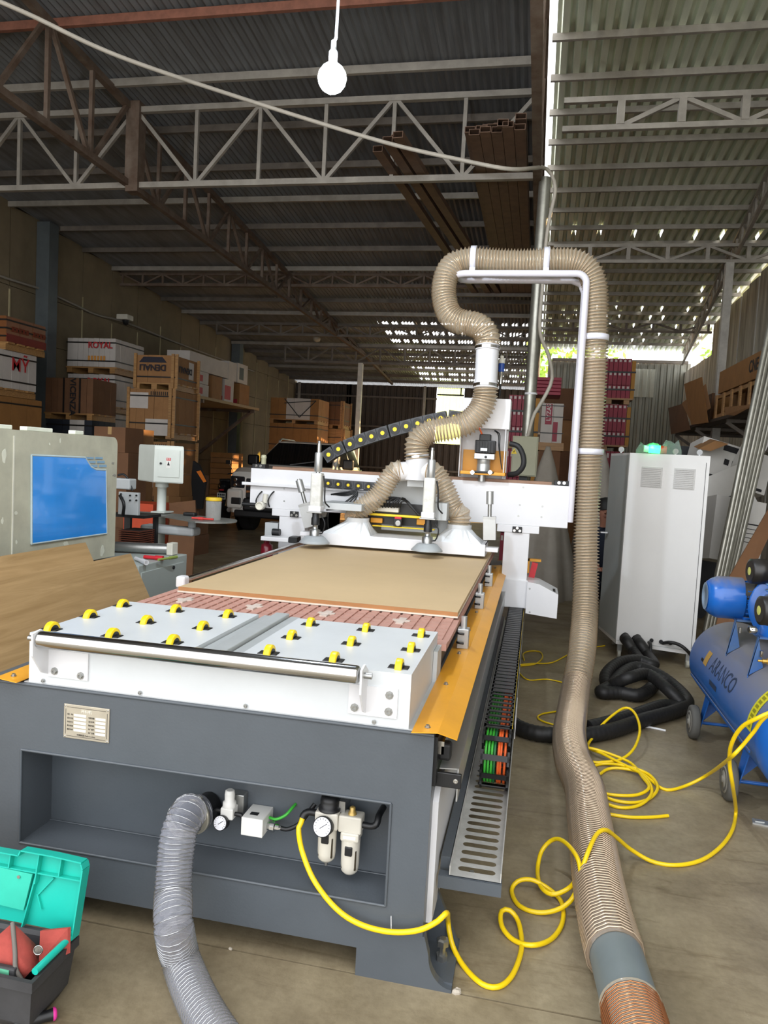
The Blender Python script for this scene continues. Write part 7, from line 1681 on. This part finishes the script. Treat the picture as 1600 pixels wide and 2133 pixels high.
# ---------------------------------------------------------------- car
CB = mat('car_body_paint', '#e2ded6', .25, var=.03, coat=.5); CGL = GLASSD; CBK = mat('car_black_trim', '#131417', .45)
def car():
    f = 13.6; W2 = .97; cxm = U(487, 1000, Y=f+.3).x+W2
    t = thing('car', (cxm, f+2.5, 0), 'pale pickup style car parked behind the gantry with a dark windscreen', 'car')
    def loft(secs, m_, name, cap=True):
        n = len(secs[0]); vs = sum(secs, []); fs = [(r*n+i, r*n+i+1, (r+1)*n+i+1, (r+1)*n+i) for r in range(len(secs)-1) for i in range(n-1)]
        if cap: fs += [tuple(range(n-1, -1, -1)), tuple((len(secs)-1)*n+i for i in range(n))]
        return obj(name, MB().add(vs, fs, False), m_, t)
    # lower body: arch sections along the length
    def sec(y, zt, w, zb=.42, r=.10): return [(cxm-w+.03, y, zb), (cxm-w, y, zb+.12), (cxm-w, y, zt-r), (cxm-w+r*.5, y, zt-.025), (cxm-w+r*1.5, y, zt), (cxm+w-r*1.5, y, zt), (cxm+w-r*.5, y, zt-.025), (cxm+w, y, zt-r), (cxm+w, y, zb+.12), (cxm+w-.03, y, zb)]
    loft([sec(f, 1.12, .86), sec(f+.07, 1.22, .93), sec(f+.35, 1.30, W2), sec(f+1.1, 1.35, W2), sec(f+1.3, 1.36, W2), sec(f+3.3, 1.34, W2), sec(f+3.4, 1.30, W2), sec(f+5.0, 1.28, W2), sec(f+5.1, 1.1, .93)], CB, 'body')
    def cab(y, zt, wb, wt, zb=1.33): return [(cxm-wb, y, zb), (cxm-wt-.03, y, zt-.06), (cxm-wt+.04, y, zt), (cxm+wt-.04, y, zt), (cxm+wt+.03, y, zt-.06), (cxm+wb, y, zb)]
    loft([cab(f+1.15, 1.35, .90, .86), cab(f+2.0, 1.87, .90, .70), cab(f+2.3, 1.90, .90, .71), cab(f+3.2, 1.88, .90, .70), cab(f+3.55, 1.36, .88, .80)], CB, 'cabin')
    obj('windscreen', MB().slab([(cxm-.80, f+1.17, 1.37), (cxm+.80, f+1.17, 1.37), (cxm+.64, f+1.94, 1.835), (cxm-.64, f+1.94, 1.835)], (0, -.02, .016)), CGL, t)
    for sx in (1, -1):
        for (ya, yb, yc, yd) in ((1.42, 2.04, 2.30, 2.30), (2.38, 2.38, 3.02, 3.18)):
            X0 = lambda z: cxm+sx*(.905-.19*(z-1.33)/.55)
            P = [(X0(1.39), f+ya, 1.39), (X0(1.39), f+yd, 1.39), (X0(1.79), f+yc, 1.79), (X0(1.79), f+yb, 1.79)]
            obj('side_window', MB().slab(P if sx > 0 else P[::-1], (.01*sx, 0, .003)), CGL, t)
        obj('mirror', MB().bbox(cxm+sx*1.05-.12, cxm+sx*1.05+.12, f+1.45, f+1.57, 1.34, 1.56, .04, 3), CBK, t)
        hl = obj('headlight', MB().bbox(cxm+sx*.76-.15, cxm+sx*.76+.15, f-.02, f+.14, .90, 1.13, .03, 3), mat('headlight_dark', '#23262b', .1, coat=.6), t)
        obj('lamp_unit', MB().lathe((cxm+sx*.80, f-.02, 1.06), (0, -1, 0), [(.04, 0), (.04, .012), (.02, .012)], 14), CHROME, hl); obj('lamp_unit', MB().lathe((cxm+sx*.80, f-.02, .96), (0, -1, 0), [(.04, 0), (.04, .012), (.02, .012)], 14), CHROME, hl)
        obj('bumper_corner', MB().bbox(cxm+sx*.80-.16, cxm+sx*.80+.16, f-.06, f+.15, .50, .88, .05, 3), CB, t)
        obj('fog_light', MB().bbox(cxm+sx*.76-.10, cxm+sx*.76+.10, f-.07, f, .58, .72, .02), CBK, t)
        obj('roof_rail', MB().tube([V((cxm+sx*.66, f+2.0, 1.88)), V((cxm+sx*.67, f+2.2, 1.94)), V((cxm+sx*.67, f+3.0, 1.93)), V((cxm+sx*.66, f+3.2, 1.88))], .02, 8), ALU, t)
        for y in (f+.9, f+4.1):
            wh = obj('wheel', MB().lathe((cxm+sx*.72, y, .39), (sx, 0, 0), [(.2, 0), (.37, .0), (.39, .03), (.39, .2), (.37, .23), (.25, .235), (.2, .2), (.06, .2), (.05, .22)], 26), mat('tyre', '#1b1b1c', .8), t)
            obj('hub', MB().lathe((cxm+sx*.91, y, .39), (sx, 0, 0), [(.23, 0), (.2, .03), (.06, .02), (.05, .04)], 10, False), ALU, wh)
            obj('wheel_arch', MB().lathe((cxm+sx*.965, y, .41), (sx, 0, 0), [(.44, 0), (.46, .012), (.49, .0)], 26), CBK, t)
    obj('grille', MB().bbox(cxm-.58, cxm+.58, f-.03, f+.04, .72, 1.1, .02), CBK, t)
    for k in range(2): obj('grille_bar', MB().bbox(cxm-.56, cxm+.56, f-.045, f-.03, .82+.12*k, .87+.12*k, .006), CHROME, t)
    obj('bumper', MB().bbox(cxm-.62, cxm+.62, f-.08, f+.2, .46, .72, .05, 3), CBK, t); obj('skid_plate', MB().bbox(cxm-.8, cxm+.8, f-.05, f+.1, .34, .48, .03), CBK, t)
    obj('wiper', MB().bar((cxm-.1, f+1.14, 1.39), (cxm+.5, f+1.32, 1.50), .02), CBK, t)
car()
# ---------------------------------------------------------------- scooter seen from behind
def scooter():
    c = U(466, 1060, Y=15.2); sx_, sy_ = c.x, 15.2
    t = thing('motor_scooter', (sx_, sy_+.5, 0), 'dark motor scooter seen from behind left of the car', 'scooter')
    DK = mat('scooter_dark', '#14171d', .3, var=.1, coat=.4)
    for y in (sy_+.05, sy_+1.25):
        w_ = obj('wheel', MB().lathe((sx_-.05, y, .28), (1, 0, 0), [(.16, 0), (.26, .005), (.28, .03), (.28, .07), (.26, .095), (.16, .1)], 22), mat('tyre', '#1b1b1c', .8), t)
    obj('tail_body', MB().lathe((sx_, sy_-.12, .82), (0, 1, .05), [(.05, 0), (.13, .05), (.17, .25), (.17, .6), (.12, .75)], 16), DK, t)
    obj('rear_fender', MB().slab([(sx_-.09, sy_-.14, .42), (sx_+.09, sy_-.14, .42), (sx_+.11, sy_-.02, .85), (sx_-.11, sy_-.02, .85)], (0, .04, 0)), DK, t)
    obj('seat', MB().bbox(sx_-.13, sx_+.13, sy_-.02, sy_+.65, .92, 1.0, .035, 3), BLACK, t)
    obj('floor_board', MB().bbox(sx_-.15, sx_+.15, sy_+.55, sy_+1.0, .32, .42, .03), DK, t)
    obj('front_shield', MB().slab([(sx_-.2, sy_+.98, .4), (sx_+.2, sy_+.98, .4), (sx_+.17, sy_+1.08, 1.05), (sx_-.17, sy_+1.08, 1.05)], (0, .05, .01)), DK, t)
    obj('handlebar', MB().tube(spline([V((sx_-.33, sy_+.9, 1.08)), V((sx_-.15, sy_+1.0, 1.12)), V((sx_+.15, sy_+1.0, 1.12)), V((sx_+.33, sy_+.9, 1.08))], .04), .016, 8), BLACK, t)
    for s in (-1, 1):
        obj('mirror_stalk', MB().tube(spline([V((sx_+s*.22, sy_+.96, 1.12)), V((sx_+s*.27, sy_+.95, 1.24)), V((sx_+s*.34, sy_+.93, 1.33))], .03), .007, 6), BLACK, t)
        obj('mirror', MB().bbox(sx_+s*.34-.06, sx_+s*.34+.06, sy_+.92, sy_+.94, 1.31, 1.4, .01), BLACK, t)
    p = obj('number_plate', MB().bbox(sx_-.10, sx_+.10, sy_-.155, sy_-.145, .56, .70, .006), mat('plate_white', '#d5d6d0', .5), t)
    for r in range(2):
        for k in range(4): obj('plate_character', MB().box(sx_-.078+.042*k, sx_-.05+.042*k, sy_-.158, sy_-.155, .575+.063*r, .618+.063*r), INK, p)
    obj('tail_light', MB().bbox(sx_-.05, sx_+.05, sy_-.16, sy_-.12, .74, .78, .008), REDINK, t)
    obj('reflector', MB().bbox(sx_-.03, sx_+.03, sy_-.15, sy_-.14, .49, .515, .004), REDINK, t)
    obj('exhaust', MB().cyl((sx_+.17, sy_-.12, .34), (sx_+.15, sy_+.4, .3), .05, n=12), STEEL, t)
    obj('stand', MB().bar((sx_-.1, sy_+.5, .35), (sx_-.22, sy_+.5, 0), .025), BLACK, t)
scooter()
# black coat with orange band hanging on the cartons
q = [U(x, y, Y=10.26) for x, y in ((402, 960), (414, 968), (428, 1003), (420, 1060), (404, 1060), (398, 1000))]
o = obj('black_jacket', MB().slab(q, (0, .06, 0)), mat('black_cloth', '#121215', .85), None); tag(o, 'black jacket with an orange band hanging beside the carton stacks', 'jacket')
obj('orange_band', MB().slab([U(x, y, Y=10.25) for x, y in ((409, 982), (418, 980), (430, 1003), (424, 1005))], (0, .004, 0)), mat('orange_band', '#e07a1c', .6), o)
# second unlit lamp fixture and a camera high on the wall
a = U(660, 705, Y=18.6); t = thing('hanging_bulb', a, 'small unlit globe lamp hanging far back under the dark roof', 'lamp')
obj('globe', MB().lathe(a+V((0, 0, -.1)), (0, 0, 1), [(0, 0), (.08, .03), (.1, .1), (.07, .18), (.03, .2)], 16), mat('dull_globe', '#b5ae9c', .4), t); obj('cord', MB().cyl(a+V((0, 0, .1)), V((a.x, a.y, roofL(18.6)-.05)), .012, n=6), BLACK, t)
a = U(262, 667, X=-8.3); t = thing('security_camera', a, 'small white dome camera fixed high on the left wall', 'camera')
obj('mount', MB().bbox(-8.44, -8.2, a.y-.12, a.y+.12, a.z, a.z+.1, .01), mat('camera_white', '#cfcabb', .5), t); obj('dome', MB().lathe((-8.3, a.y, a.z-.1), (0, 0, 1), [(0, 0), (.05, .02), (.07, .1)], 14), BLACK, t)
# trees outside beyond the rear wall
LEAF = mat('sunlit_leaf', '#8fb02a', .6, var=.4, scale=2)
def tree(cx_, cy_, h, r, lab):
    t = thing('tree', (cx_, cy_, 0), lab, 'tree', 'trees beyond the rear wall'); random.seed(int(cx_*10))
    obj('trunk', MB().cyl((cx_, cy_, 0), (cx_, cy_, h*.6), .12, .07, n=10), BROWNST, t)
    vs = []; fs = []
    for k in range(700):
        d = V((random.gauss(0, 1), random.gauss(0, 1), random.gauss(0, 1))).normalized()*r*random.uniform(.55, 1); c = V((cx_, cy_, h*.72))+V((d.x, d.y, d.z*.8))
        a = V((random.gauss(0, 1), random.gauss(0, 1), random.gauss(0, 1))).normalized()*.16; b = a.orthogonal().normalized()*.09; o_ = len(vs)
        vs += [c-a, c+b, c+a, c-b]; fs.append((o_, o_+1, o_+2, o_+3))
    f_ = obj('foliage', MB().add(vs, fs), LEAF, t); f_['kind'] = 'stuff'
tree(.9, 27.5, 7.2, 2.0, 'leafy tree outside behind the gap left of the boom'); tree(7.5, 29.5, 7.4, 2.2, 'leafy tree outside above the rear wall of the right bay')
finish()
